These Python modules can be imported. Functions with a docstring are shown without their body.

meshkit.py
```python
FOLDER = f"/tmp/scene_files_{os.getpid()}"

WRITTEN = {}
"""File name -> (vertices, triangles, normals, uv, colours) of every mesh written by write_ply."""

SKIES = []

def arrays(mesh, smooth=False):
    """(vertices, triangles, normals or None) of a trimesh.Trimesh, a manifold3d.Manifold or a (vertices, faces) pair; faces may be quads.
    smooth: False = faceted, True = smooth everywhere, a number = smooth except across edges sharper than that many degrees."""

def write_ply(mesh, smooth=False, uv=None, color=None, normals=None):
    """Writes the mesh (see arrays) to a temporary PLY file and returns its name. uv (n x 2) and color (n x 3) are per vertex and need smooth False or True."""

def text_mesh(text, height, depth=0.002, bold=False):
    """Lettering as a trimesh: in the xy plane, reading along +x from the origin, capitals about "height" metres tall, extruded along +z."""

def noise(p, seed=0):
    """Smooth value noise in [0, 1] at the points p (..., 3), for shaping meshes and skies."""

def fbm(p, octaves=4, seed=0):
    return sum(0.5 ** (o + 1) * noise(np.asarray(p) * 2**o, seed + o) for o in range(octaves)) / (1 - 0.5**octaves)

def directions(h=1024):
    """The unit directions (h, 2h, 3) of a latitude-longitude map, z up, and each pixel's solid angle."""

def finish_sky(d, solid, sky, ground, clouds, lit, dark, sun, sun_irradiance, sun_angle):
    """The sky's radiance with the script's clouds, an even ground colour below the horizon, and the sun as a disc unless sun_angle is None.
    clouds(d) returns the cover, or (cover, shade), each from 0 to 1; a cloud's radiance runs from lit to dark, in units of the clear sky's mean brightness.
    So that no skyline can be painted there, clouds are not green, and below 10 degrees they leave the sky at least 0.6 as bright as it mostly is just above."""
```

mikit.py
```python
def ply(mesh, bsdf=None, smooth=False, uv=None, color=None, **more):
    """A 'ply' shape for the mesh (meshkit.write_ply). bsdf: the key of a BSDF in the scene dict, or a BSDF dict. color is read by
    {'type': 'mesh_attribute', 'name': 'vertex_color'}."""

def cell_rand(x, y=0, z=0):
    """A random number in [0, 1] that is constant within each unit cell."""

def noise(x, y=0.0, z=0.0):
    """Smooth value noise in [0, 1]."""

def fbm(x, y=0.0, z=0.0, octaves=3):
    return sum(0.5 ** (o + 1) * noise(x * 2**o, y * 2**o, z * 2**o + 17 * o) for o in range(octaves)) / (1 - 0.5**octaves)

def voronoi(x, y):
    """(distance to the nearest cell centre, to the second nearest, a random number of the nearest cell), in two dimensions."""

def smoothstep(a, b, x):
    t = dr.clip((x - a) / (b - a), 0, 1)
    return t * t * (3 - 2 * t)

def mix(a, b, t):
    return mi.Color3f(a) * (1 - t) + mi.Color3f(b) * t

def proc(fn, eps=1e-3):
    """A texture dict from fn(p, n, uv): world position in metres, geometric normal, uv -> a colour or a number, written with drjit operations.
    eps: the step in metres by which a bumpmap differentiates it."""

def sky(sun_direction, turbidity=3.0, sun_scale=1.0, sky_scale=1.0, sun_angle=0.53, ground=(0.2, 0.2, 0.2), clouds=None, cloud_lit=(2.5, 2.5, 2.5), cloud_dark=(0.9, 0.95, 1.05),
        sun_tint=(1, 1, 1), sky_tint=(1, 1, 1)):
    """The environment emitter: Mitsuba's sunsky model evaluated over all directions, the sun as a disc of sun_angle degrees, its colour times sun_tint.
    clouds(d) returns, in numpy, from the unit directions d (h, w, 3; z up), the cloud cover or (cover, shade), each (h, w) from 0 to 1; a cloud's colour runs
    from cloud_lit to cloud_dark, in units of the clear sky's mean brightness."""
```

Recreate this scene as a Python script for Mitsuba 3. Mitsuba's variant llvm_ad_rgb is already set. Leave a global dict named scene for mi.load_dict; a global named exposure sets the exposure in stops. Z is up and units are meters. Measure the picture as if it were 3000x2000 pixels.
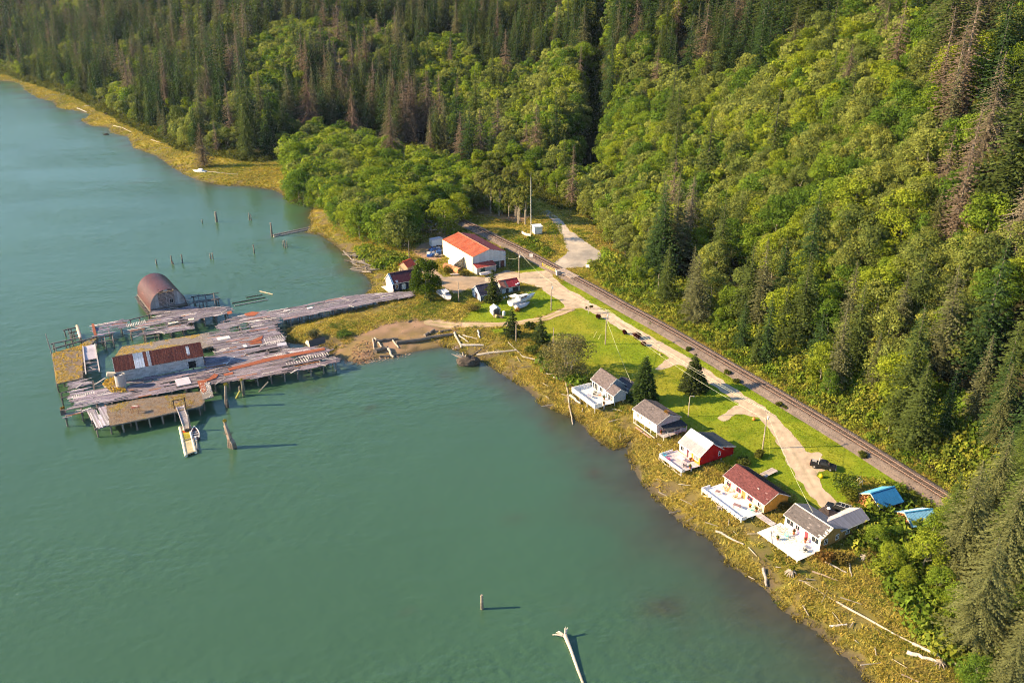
import math, random
import numpy as np, trimesh, shapely
import mitsuba as mi, mikit, meshkit
from shapely.geometry import Polygon, LineString, Point
from shapely.ops import unary_union

T = mi.ScalarTransform4f
scene, labels = {}, {}
rng = np.random.default_rng(7)
random.seed(7)

# ------------------------------------------------------------------ camera, sky, exposure
CAM_H, PITCH, FOV = 108.0, 23.88, 60.0
FPX = 1500 / math.tan(math.radians(FOV / 2))
_c, _s = math.cos(math.radians(PITCH)), math.sin(math.radians(PITCH))
scene['camera'] = {'type': 'perspective', 'fov': FOV, 'fov_axis': 'x', 'near_clip': 1.0, 'far_clip': 6000.0,
                   'to_world': T().look_at(origin=[0, 0, CAM_H], target=[0, _c, CAM_H - _s], up=[0, 0, 1])}
SUN_EL, SUN_AZ = 25.0, -4.0          # degrees: height, and how far behind the viewer's left
SUN = [-math.cos(math.radians(SUN_EL)) * math.cos(math.radians(SUN_AZ)), math.cos(math.radians(SUN_EL)) * math.sin(math.radians(SUN_AZ)), math.sin(math.radians(SUN_EL))]
scene['sky_light'] = mikit.sky(SUN, turbidity=3.0, sun_tint=(1.0, 0.975, 0.925), sun_scale=1.12, sky_scale=0.95, sky_tint=(0.92, 1.0, 1.10))
exposure = 2.95


def P(px, py, z=0.0):
    """The place on the level z that was surveyed at the photograph's pixel (3000 x 2000)."""
    u, v = px - 1500, py - 1000
    d = np.array([u, FPX * _c - v * _s, -FPX * _s - v * _c])
    t = (z - CAM_H) / d[2]
    return np.array([d[0] * t, d[1] * t, z])


def PP(pts, z=0.0):
    return np.array([P(a, b, z)[:2] for a, b in pts])


def pix(p):
    p = np.atleast_2d(np.asarray(p, float))
    y, z = p[:, 1], p[:, 2] - CAM_H
    dep = np.maximum(y * _c - z * _s, 1e-3)
    return np.stack([1500 + FPX * p[:, 0] / dep, 1000 - FPX * (y * _s + z * _c) / dep], 1)


# ------------------------------------------------------------------ materials (shared)
VC = {'type': 'mesh_attribute', 'name': 'vertex_color'}


def packed(c):
    """Three colour channels (as square roots) in two texture coordinates, constant over a face: lets the renderer join the meshes of a material."""
    k = np.round(np.sqrt(np.clip(c, 0, 1)) * 511)
    return np.stack([k[:, 0], k[:, 1] + k[:, 2] / 1024], 1)


def unpacked(amount, scale):
    def fn(p, n, uv):
        v = mi.Float(uv.y)
        g = mikit.dr.floor(v + 0.0002)
        r, b = mikit.dr.round(mi.Float(uv.x)), mikit.dr.round((v - g) * 1024)
        w = 1 - amount / 2 + amount * mikit.fbm(p.x * scale, p.y * scale, p.z * scale * 1.6, 3)
        return mi.Color3f(mikit.dr.square(r / 511), mikit.dr.square(g / 511), mikit.dr.square(b / 511)) * w
    return mikit.proc(fn)


def mat(name, wear=(0.0, 1.0), **kw):
    scene[name] = {'type': 'twosided', 'bsdf': {'type': 'principled', 'base_color': VC if name == 'ground_mat' else unpacked(*wear), **kw}}


def grain(fx, fy, fz, lo, hi):
    return mikit.proc(lambda p, n, uv: mikit.mix((lo,) * 3, (hi,) * 3, mikit.fbm(p.x * fx, p.y * fy, p.z * fz, 3)))


mat('matte', (0.32, 1.7), roughness=0.85, specular=0.25)
mat('satin', (0.25, 1.1), roughness=0.42, specular=0.45)
mat('metal', roughness=0.38, specular=0.5, metallic=0.45)
mat('ground_mat', roughness=0.95, specular=0.1)
mat('windowpane', roughness=0.08, specular=0.6)
scene['leaf_packed'] = {'type': 'principledthin', 'base_color': unpacked(0.0, 1.0), 'roughness': 0.6, 'diff_trans': 0.85}


# ------------------------------------------------------------------ mesh building
def cvar(c, n, amt=0.12, seed=None):
    r = rng if seed is None else np.random.default_rng(seed)
    return np.clip(np.asarray(c, float)[None] * (1 + r.normal(0, amt, (n, 1))), 0.003, 0.95)


class MB:
    """Collects coloured pieces and becomes one mesh."""
    def __init__(s): s.v, s.f, s.c, s.n = [], [], [], 0

    def add(s, v, f, c):
        v = np.asarray(v, float); f = np.asarray(f, int)
        if f.shape[1] == 4: f = np.vstack([f[:, [0, 1, 2]], f[:, [0, 2, 3]]])
        c = np.asarray(c, float)
        if c.ndim == 1: c = np.tile(c, (len(v), 1))
        s.v.append(v); s.f.append(f + s.n); s.c.append(c); s.n += len(v)
        return s

    def mesh(s, m, c): return s.add(m.vertices, m.faces, c)

    def quad(s, a, b, c_, d, col): return s.add([a, b, c_, d], [[0, 1, 2, 3]], col)

    def hexa(s, bot, top, col):
        """A closed block from its lower and upper rings (n points each)."""
        n = len(bot); v = np.vstack([bot, top])
        f = [[i, (i + 1) % n, n + (i + 1) % n] for i in range(n)] + [[i, n + (i + 1) % n, n + i] for i in range(n)]
        f += [[0, i + 1, i] for i in range(1, n - 1)] + [[n, n + i, n + i + 1] for i in range(1, n - 1)]
        # separate vertices so that faces stay flat
        f = np.array(f); return s.add(v[f.ravel()], np.arange(f.size).reshape(-1, 3), col)

    def box(s, c, size, col, rz=0.0, tilt=None):
        a, b, h = np.array(size) / 2
        r = np.array([[-a, -b], [a, -b], [a, b], [-a, b]])
        v = np.vstack([np.c_[r, np.full(4, -h)], np.c_[r, np.full(4, h)]])
        if tilt is not None: v = v @ np.asarray(tilt).T
        ca, sa = math.cos(rz), math.sin(rz)
        v = v @ np.array([[ca, -sa, 0], [sa, ca, 0], [0, 0, 1]]).T + np.asarray(c, float)
        return s.hexa(v[:4], v[4:], col)

    def bar(s, p, q, w, h, col, up=(0, 0, 1)):
        """A squared beam from p to q, w wide and h deep."""
        p, q = np.asarray(p, float), np.asarray(q, float)
        d = (q - p) / (np.linalg.norm(q - p) + 1e-9)
        a = np.cross(d, up)
        if np.linalg.norm(a) < 1e-3: a = np.cross(d, [1, 0, 0.1])
        a /= np.linalg.norm(a); b = np.cross(a, d)
        r = [-a * w / 2 - b * h / 2, a * w / 2 - b * h / 2, a * w / 2 + b * h / 2, -a * w / 2 + b * h / 2]
        return s.hexa(np.array([p + x for x in r]), np.array([q + x for x in r]), col)

    def tube(s, pts, radii, col, sides=7, cap=True):
        p = np.asarray(pts, float); n = len(p)
        r = np.broadcast_to(np.asarray(radii, float), (n,))
        t = np.gradient(p, axis=0); t /= np.linalg.norm(t, axis=1, keepdims=True) + 1e-12
        a = np.cross(t, np.where(np.abs(t[:, 2:]) < 0.9, [0, 0, 1.0], [1.0, 0, 0])); a /= np.linalg.norm(a, axis=1, keepdims=True)
        b = np.cross(t, a); th = np.arange(sides) * 2 * np.pi / sides
        v = (p[:, None] + r[:, None, None] * (np.cos(th)[None, :, None] * a[:, None] + np.sin(th)[None, :, None] * b[:, None])).reshape(-1, 3)
        f = [[i * sides + j, i * sides + (j + 1) % sides, (i + 1) * sides + (j + 1) % sides, (i + 1) * sides + j] for i in range(n - 1) for j in range(sides)]
        col = np.asarray(col, float)
        if col.ndim == 2 and len(col) == n: col = np.repeat(col, sides, 0)
        s.add(v, f, col)
        if cap:
            for k in (0, n - 1):
                rr = v[k * sides:(k + 1) * sides]; c = col if col.ndim == 1 else col[k * sides]
                s.add(np.vstack([rr, p[k][None]]), [[j, (j + 1) % sides, sides] for j in range(sides)], c)
        return s

    def prism(s, poly, z0, z1, col, top=None):
        m = trimesh.creation.extrude_polygon(poly, z1 - z0, engine='earcut')
        m.apply_translation([0, 0, z0])
        v, f = m.vertices[m.faces.ravel()], np.arange(m.faces.size).reshape(-1, 3)
        return s.add(v, f, col)

    def arrays(s): return np.vstack(s.v), np.vstack(s.f), np.vstack(s.c)

    def put(s, key, bsdf='matte', smooth=False, **kw):
        v, f, c = s.arrays()
        if bsdf == 'ground_mat':
            scene[key] = mikit.ply((v, f), bsdf, smooth=smooth, color=np.clip(c, 0, 1), **kw)
            return key
        fc = packed(c[f].mean(1))
        scene[key] = mikit.ply((v[f.ravel()], np.arange(f.size).reshape(-1, 3)), 'leaf_packed' if bsdf == 'leaf' else bsdf, uv=np.repeat(fc, 3, 0), **kw)
        return key


_used = set()


def numbered(name):
    k, i = name, 0
    while k in _used:
        i += 1; k = f'{name}_{i:03d}'
    _used.add(k)
    return k


def thing(name, label=None, cat=None, group=None, kind=None):
    k = numbered(name)
    d = {}
    if label: d['label'] = label
    if cat: d['category'] = cat
    if group: d['group'] = group
    if kind: d['kind'] = kind
    labels[k] = d
    return k


def part(holder, name): return numbered(holder + '__' + name)


def R2(a): return np.array([[math.cos(a), -math.sin(a)], [math.sin(a), math.cos(a)]])


class Frame:
    """A local frame on the ground: o origin, u along, v across (left of u), w up."""
    def __init__(s, o, ang): s.o = np.asarray(o, float); s.a = ang; s.u = np.array([math.cos(ang), math.sin(ang), 0]); s.v = np.array([-math.sin(ang), math.cos(ang), 0])
    def __call__(s, x, y, z=0.0): return s.o + s.u * x + s.v * y + np.array([0, 0, z])
    def loc(s, pts): return np.array([s(*q) for q in pts])
# ------------------------------------------------------------------ the lie of the land
ZG = 2.2                                   # level of the village flat above the water
SHORE_PX = [(-260, 190), (-60, 215), (0, 236), (40, 238), (75, 252), (70, 259), (115, 288), (160, 297), (172, 316), (236, 326), (268, 335), (255, 347), (238, 352), (272, 369), (322, 373), (327, 388), (378, 401), (395, 433), (459, 455), (502, 485),
            (540, 510), (587, 529), (646, 542), (744, 546), (808, 557), (833, 574), (884, 591), (927, 593), (920, 610), (906, 630), (915, 653), (898, 681), (940, 687), (983, 717), (1021, 751), (1038, 776), (1064, 802),
            (1085, 815), (1093, 842), (1075, 862), (1110, 890), (1060, 905), (980, 925), (900, 945), (850, 965), (838, 985), (842, 1000), (900, 1010), (968, 1018), (970, 1040), (1012, 1057), (1055, 1059), (1110, 1050), (1161, 1042), (1225, 1027), (1302, 1014),
            (1348, 1027), (1395, 1048), (1438, 1070), (1480, 1100), (1523, 1125), (1556, 1150), (1594, 1188), (1640, 1205), (1696, 1231), (1740, 1280), (1786, 1314), (1825, 1312), (1843, 1292), (1840, 1326), (1858, 1365), (1875, 1403), (1915, 1450), (1951, 1486),
            (2010, 1540), (2092, 1582), (2130, 1645), (2180, 1680), (2245, 1722), (2296, 1786), (2398, 1849), (2450, 1900), (2500, 1939), (2551, 2000), (2640, 2120), (2760, 2300), (2900, 2600)]
shore = PP(SHORE_PX)
land = Polygon(np.vstack([[shore[0] + [-1500, 900]], shore, [[400, -200], [2200, -200], [2200, 3500], [-3500, 4500]]])).buffer(0)
shoreline = LineString(shore)
TOE_PX = [(3500, 1975), (3050, 1668), (2760, 1428), (2560, 1292), (2350, 1160), (2150, 1036), (1960, 914), (1850, 818), (1800, 740), (1740, 660), (1660, 600), (1560, 545), (1400, 520), (1240, 445), (1060, 400), (940, 415), (760, 470), (560, 435), (400, 360), (250, 285), (100, 235), (0, 205), (-300, 140)]
toe = PP(TOE_PX, ZG)
hill = Polygon(np.vstack([toe, [toe[-1] + [-1500, 300]], [[-3500, 4500], [2200, 3500], [2200, 0]]])).buffer(0)
toeline = LineString(toe)


def axis(segs):
    out = [segs[0][0]]
    for a, b, st0, st1 in segs:
        x, st = a, st0
        while x < b - 1e-6:
            st = st0 + (st1 - st0) * (x - a) / (b - a); x += max(min(st0, st1), st); out.append(x)
    out = np.array(sorted(out)); return out[np.r_[True, np.diff(out) > 0.3]]


gx = axis([(-1000, -420, 40, 8), (-420, -110, 7, 2.2), (-110, 125, 1.05, 1.05), (125, 400, 2, 8), (400, 900, 10, 60)])
gy = axis([(40, 95, 5, 1.1), (95, 330, 1.05, 1.05), (330, 480, 1.1, 2.5), (480, 1000, 3, 8), (1000, 1900, 10, 60)])
GX, GY = np.meshgrid(gx, gy, indexing='ij')
_pts = shapely.points(GX.ravel(), GY.ravel())
D_shore = np.where(shapely.contains_xy(land, GX.ravel(), GY.ravel()), 1, -1) * shapely.distance(_pts, shoreline)
D_hill = np.where(shapely.contains_xy(hill, GX.ravel(), GY.ravel()), 1, -1) * shapely.distance(_pts, toeline)
D_shore, D_hill = D_shore.reshape(GX.shape), D_hill.reshape(GX.shape)
_p3 = np.stack([GX, GY, GX * 0], -1)
n_big = meshkit.fbm(_p3 / 90.0, 3, seed=3) - 0.5
n_mid = meshkit.fbm(_p3 / 18.0, 3, seed=5) - 0.5
n_small = meshkit.fbm(_p3 / 3.0, 3, seed=9) - 0.5
slope = np.interp(GX, [-500, -200, -60, 10, 60, 120], [0.42, 0.34, 0.30, 0.36, 0.62, 0.74])
Hd = np.maximum(D_hill, 0)
Zhill = slope * (np.sqrt(Hd ** 2 + 14.0 ** 2) - 14.0)
Zhill = np.where(Zhill > 115, 115 + (Zhill - 115) * 0.10, Zhill) * (1 + 0.55 * n_big * np.clip(Hd / 60, 0, 1))
# the ravine that comes down to the village
_rav = PP([(1745, 470), (1735, 380), (1745, 280), (1780, 130), (1790, 20)], 30.0)
rav_line = LineString(_rav)
D_rav = shapely.distance(_pts, rav_line).reshape(GX.shape)
Zhill = Zhill - np.clip(Hd / 50, 0, 1) * 19.0 * np.exp(-(D_rav / 11.0) ** 2)
wobble = 1.0 + 1.6 * n_mid
Zland = np.where(D_shore > 0, (ZG + 0.0) * (1 - np.exp(-np.maximum(D_shore * wobble, 0) / 6.5)), np.maximum(0.10 * D_shore * np.clip(wobble, .4, 2), -6))
Z = Zland + np.where(D_shore > 0, Zhill, 0) + np.where((D_shore > 0.5) & (D_shore < 14) & (D_hill < 0), 0.5 * n_small, 0) + np.where(D_hill > 0, np.clip(D_hill / 20, 0, 1) * 1.2 * n_small, 0)

from scipy.interpolate import RegularGridInterpolator
_zi = RegularGridInterpolator((gx, gy), Z, bounds_error=False, fill_value=None)
_di = RegularGridInterpolator((gx, gy), D_shore, bounds_error=False, fill_value=None)
_hi = RegularGridInterpolator((gx, gy), D_hill, bounds_error=False, fill_value=None)


def hgt(x, y): return _zi(np.stack(np.broadcast_arrays(np.asarray(x, float), np.asarray(y, float)), -1))
def dshore(x, y): return _di(np.stack(np.broadcast_arrays(np.asarray(x, float), np.asarray(y, float)), -1))
def dhill(x, y): return _hi(np.stack(np.broadcast_arrays(np.asarray(x, float), np.asarray(y, float)), -1))


def on_hill(px, py, lift=10.0):
    """Where the surveyor's line through this pixel meets the slope (trees' middle height above it)."""
    a, b = P(px, py, 0.0), np.array([0, 0, CAM_H])
    d = (a - b) / np.linalg.norm(a - b)
    t = np.linspace(90, 2600, 1600)
    q = b + d * t[:, None]
    below = q[:, 2] < hgt(q[:, 0], q[:, 1]) + lift
    return q[np.argmax(below)] if below.any() else q[-1]


def area(pts, z=ZG): return Polygon(PP(pts, z)).buffer(0)
def slope_area(pts): return Polygon([on_hill(a, b)[:2] for a, b in pts]).buffer(0)


LAWN = unary_union([area([(1560, 962), (1640, 920), (1650, 830), (1640, 795), (1700, 822), (1800, 885), (1950, 972), (2100, 1055), (2250, 1145), (2400, 1235), (2560, 1335), (2650, 1400), (2620, 1420), (2560, 1400), (2480, 1400),
                         (2520, 1420), (2480, 1470), (2430, 1500), (2380, 1530), (2330, 1500), (2330, 1460), (2300, 1430), (2220, 1385), (2140, 1365), (2100, 1340), (2060, 1280), (2000, 1250), (1920, 1180), (1840, 1165), (1800, 1105), (1700, 1120), (1672, 1080), (1640, 1000), (1590, 1000)]),
                    area([(1390, 892), (1480, 880), (1560, 850), (1612, 850), (1650, 900), (1600, 922), (1490, 946), (1400, 950), (1345, 945), (1380, 915)]),
                    area([(1440, 960), (1520, 955), (1500, 975), (1440, 970)]), area([(1525, 790), (1595, 775), (1600, 795), (1550, 800), (1500, 800)])])
DIRT = unary_union([area([(955, 1016), (1021, 988), (1058, 969), (1087, 959), (1115, 947), (1185, 934), (1256, 931), (1278, 937), (1440, 945), (1440, 955), (1348, 956), (1323, 967), (1266, 978), (1300, 990), (1352, 1020), (1300, 1020), (1225, 1035), (1161, 1050), (1055, 1068), (1000, 1066), (960, 1040)]),
                    area([(1190, 735), (1260, 700), (1300, 640), (1340, 650), (1330, 700), (1300, 760), (1260, 770)]), area([(1480, 580), (1545, 600), (1560, 640), (1520, 655), (1440, 640), (1380, 620), (1400, 600)])])


def soft(poly, w, X, Y):
    """1 inside, fading to 0 over w metres outside."""
    pts = shapely.points(X.ravel(), Y.ravel())
    return np.clip(1 - shapely.distance(pts, poly).reshape(X.shape) / w, 0, 1)


def lerp(a, b, t): return a + (np.asarray(b, float) - a) * t[..., None]


_near = (GX > -150) & (GX < 200) & (GY < 520)
nz = n_small[..., None]
C = np.zeros(GX.shape + (3,)) + np.array([0.32, 0.26, 0.045])                     # rough golden grass
C = lerp(C, [0.13, 0.14, 0.025], np.clip(0.5 + 2.4 * n_mid, 0, 1))
C = lerp(C, [0.28, 0.20, 0.05], np.clip(n_small * 3 - 0.2, 0, 1))
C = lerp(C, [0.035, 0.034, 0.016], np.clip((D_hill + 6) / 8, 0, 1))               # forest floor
_lw = np.zeros(GX.shape); _lw[_near] = soft(LAWN, 1.6, GX[_near][None], GY[_near][None])[0]
_lawn = lerp(np.zeros(GX.shape + (3,)) + np.array([0.19, 0.265, 0.016]), [0.28, 0.28, 0.028], np.clip(0.45 + 3.2 * n_mid + 0.8 * n_small, 0, 1))
_lawn = lerp(_lawn, [0.12, 0.20, 0.012], np.clip(-0.1 - 3 * n_small + 2 * n_big, 0, 1))
C = C * (1 - _lw[..., None]) + _lawn * _lw[..., None]
_dt = np.zeros(GX.shape); _dt[_near] = soft(DIRT, 1.5, GX[_near][None], GY[_near][None])[0]
C = lerp(C, [0.30, 0.195, 0.13], _dt * np.clip(0.85 + n_small, 0, 1))
C = lerp(C, [0.15, 0.115, 0.06], np.clip((.47 - meshkit.fbm(_p3 / 4.0, 3, seed=51)) * 9, 0, 1) * np.clip(1.3 - D_shore / 11, 0, 1))
C = lerp(C, [0.10, 0.083, 0.055], np.clip(1 - (D_shore - 0.3) / 1.3 + 1.2 * n_small, 0, 1))        # wet mud rim
C = lerp(C, [0.075, 0.07, 0.05], np.clip(-D_shore / 3, 0, 1))
C = C * (1 + 0.5 * nz)
_ni, _nj = GX.shape
_idx = np.arange(_ni * _nj).reshape(_ni, _nj)
_f = np.stack([_idx[:-1, :-1], _idx[1:, :-1], _idx[1:, 1:], _idx[:-1, 1:]], -1).reshape(-1, 4)
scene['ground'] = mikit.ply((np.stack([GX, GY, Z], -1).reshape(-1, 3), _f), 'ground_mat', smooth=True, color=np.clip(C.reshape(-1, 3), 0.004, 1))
labels['ground'] = {'label': 'grassy flat, marsh and forested hillside rising behind it', 'kind': 'structure'}

# water: opaque, silty; its body colour follows the depth over the mud
wx = axis([(-1000, -300, 60, 14), (-300, -120, 12, 3), (-120, 120, 2.2, 2.2), (120, 260, 4, 10)])
wy = axis([(0, 90, 12, 2.5), (90, 340, 2.2, 2.2), (340, 1000, 3, 12), (1000, 1890, 14, 60)])
WX, WY = np.meshgrid(wx, wy, indexing='ij')
dep = -dshore(WX, WY) * (1 + 2.2 * (meshkit.fbm(np.stack([WX, WY, WX * 0], -1) / 9.0, 3, seed=21) - 0.5))
_wide = np.clip((WX + 5) / 45, 0.25, 1)
CW = np.zeros(WX.shape + (3,)) + np.array([0.046, 0.107, 0.058])
CW = lerp(CW, [0.058, 0.074, 0.044], np.exp(-np.maximum(dep, 0) / (19.0 * _wide)))
CW = lerp(CW, [0.062, 0.054, 0.030], np.exp(-np.maximum(dep, 0) / (7.5 * _wide)))
_wr = meshkit.fbm(np.stack([WX + .5 * WY, WY - .4 * WX, WX * 0], -1) / np.array([4.0, 2.0, 1]), 3, seed=23)
CW *= (1 - np.clip((_wr - .46) * 5, 0, .22) * np.exp(-np.maximum(dep, 0) / (9 * _wide)) * (dep > -1))[..., None]
CW *= (1 + 0.18 * (meshkit.fbm(np.stack([WX, WY * 0.6, WX * 0], -1) / 40.0, 3, seed=22) - 0.5))[..., None]
_i = np.arange(WX.size).reshape(WX.shape)
_wf = np.stack([_i[:-1, :-1], _i[1:, :-1], _i[1:, 1:], _i[:-1, 1:]], -1).reshape(-1, 4)


def waves(p, n, uv):
    a = mikit.fbm(p.x * 0.55 + p.y * 0.35, p.y * 0.9 - p.x * 0.25, 0.0, 3)
    b = mikit.noise(p.x * 0.16 + 3.1, p.y * 0.3, 0.0)
    g = mikit.noise(p.x * 0.02, p.y * 0.03, 5.0)
    s = mikit.smoothstep(0.35, 0.75, mikit.fbm(p.x * 0.012 + p.y * 0.006, p.y * 0.045 - p.x * 0.01, 2.0, 3))
    return (a * 0.15 + b * 0.14) * (0.25 + 0.55 * g + 0.75 * s)


scene['water_mat'] = {'type': 'bumpmap', 'arbitrary': mikit.proc(waves, eps=0.05), 'scale': 1.0,
                      'bsdf': {'type': 'principled', 'base_color': VC, 'roughness': 0.2, 'specular': 0.5}}
scene['water'] = mikit.ply((np.stack([WX, WY, WX * 0], -1).reshape(-1, 3), _wf), 'water_mat', smooth=True, color=CW.reshape(-1, 3))
labels['water'] = {'label': 'calm grey-green silty inlet with fine ripples', 'kind': 'structure'}


# ------------------------------------------------------------------ roads: sheets laid on the ground
def drape(poly, lift, colfn, key, label, cell=0.8, ragged=0.7):
    poly = poly.buffer(0).buffer(1.1).buffer(-2.0).buffer(0.9)
    poly = poly.segmentize(1.0)
    def rag(r):
        q = np.array(r.coords)[:-1]
        k = meshkit.fbm(np.c_[q, q[:, :1] * 0] / 2.2, 3, seed=31) - 0.5
        n = np.c_[np.roll(q[:, 1], -1) - np.roll(q[:, 1], 1), np.roll(q[:, 0], 1) - np.roll(q[:, 0], -1)]
        n /= np.linalg.norm(n, axis=1, keepdims=True) + 1e-9
        return q + n * (k * 2 * ragged)[:, None]
    poly = Polygon(rag(poly.exterior), [rag(h) for h in poly.interiors]).buffer(0)
    x0, y0, x1, y1 = poly.bounds
    xs, ys = np.arange(x0, x1 + cell, cell), np.arange(y0, y1 + cell, cell)
    cells = shapely.box(*[a.ravel() for a in np.meshgrid(xs[:-1], ys[:-1], indexing='ij')], *[a.ravel() for a in np.meshgrid(xs[1:], ys[1:], indexing='ij')])
    shapely.prepare(poly)
    cells = cells[shapely.intersects(poly, cells)]
    V, F, n = [], [], 0
    for g in shapely.intersection(cells, poly):
        for h in getattr(g, 'geoms', [g]):
            if h.geom_type != 'Polygon' or h.area < 1e-3: continue
            q = np.array(h.exterior.coords)[:-1]
            if len(q) == 4:
                F.append(np.array([[0, 1, 2], [0, 2, 3]]) + n)
            else:
                q, f = trimesh.creation.triangulate_polygon(h, engine='earcut'); F.append(np.asarray(f) + n)
            V.append(np.asarray(q)[:, :2]); n += len(q)
    V, F = np.vstack(V), np.vstack(F)
    a, b, c = V[F[:, 0]], V[F[:, 1]], V[F[:, 2]]
    flip = ((b - a)[:, 0] * (c - a)[:, 1] - (b - a)[:, 1] * (c - a)[:, 0]) < 0
    F[flip] = F[flip][:, ::-1]
    z = hgt(V[:, 0], V[:, 1]) + lift
    scene[key] = mikit.ply((np.c_[V, z], F), 'ground_mat', smooth=True, color=np.clip(colfn(V), 0.01, 1))
    labels[key] = {'label': label, 'kind': 'structure'}


def gravel(c, amt=0.5, patch=(0.26, 0.24, 0.22), line=None, mid=(.24, .25, .05), strength=.55):
    def fn(V):
        p = np.c_[V, V[:, :1] * 0]
        if line is not None:                                   # wheel ruts and the strip left between them
            d = shapely.distance(shapely.points(V), line); k = meshkit.fbm(p / 5.0, 2, seed=43)
            g = (np.exp(-(d / .45) ** 2) * np.clip(k * 2.2 - .5, 0, 1) + np.clip((d - 1.9) / .5, 0, 1) * np.clip(k * 2 - .6, 0, 1) * .8) * strength
            a = meshkit.fbm(p / 1.0, 3, seed=41) - 0.5
            w = (1 + .10 * np.exp(-((d - .95) / .35) ** 2) + amt * a)[:, None]
            return (np.asarray(c) * (1 - g[:, None]) + np.asarray(mid) * g[:, None]) * w
        a = meshkit.fbm(p / 1.3, 3, seed=41) - 0.5; b = meshkit.fbm(p / 8.0, 2, seed=42)
        return (np.asarray(c) * (1 - np.clip(b * 2 - .7, 0, 1))[:, None] + np.asarray(patch) * np.clip(b * 2 - .7, 0, 1)[:, None]) * (1 + amt * a)[:, None]
    return fn


def track(pts, w, z=ZG):
    q = PP(pts, z); w = np.broadcast_to(w, len(q))
    q2 = np.array([np.interp(np.linspace(0, len(q) - 1, 80), np.arange(len(q)), q[:, k]) for k in (0, 1)]).T
    w2 = np.interp(np.linspace(0, len(q) - 1, 80), np.arange(len(q)), w)
    ker = np.ones(5) / 5
    q2[2:-2] = np.stack([np.convolve(q2[:, k], ker, 'valid') for k in (0, 1)], 1)
    return unary_union([LineString(q2[i:i + 2]).buffer(w2[i] / 2) for i in range(79)])


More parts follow.
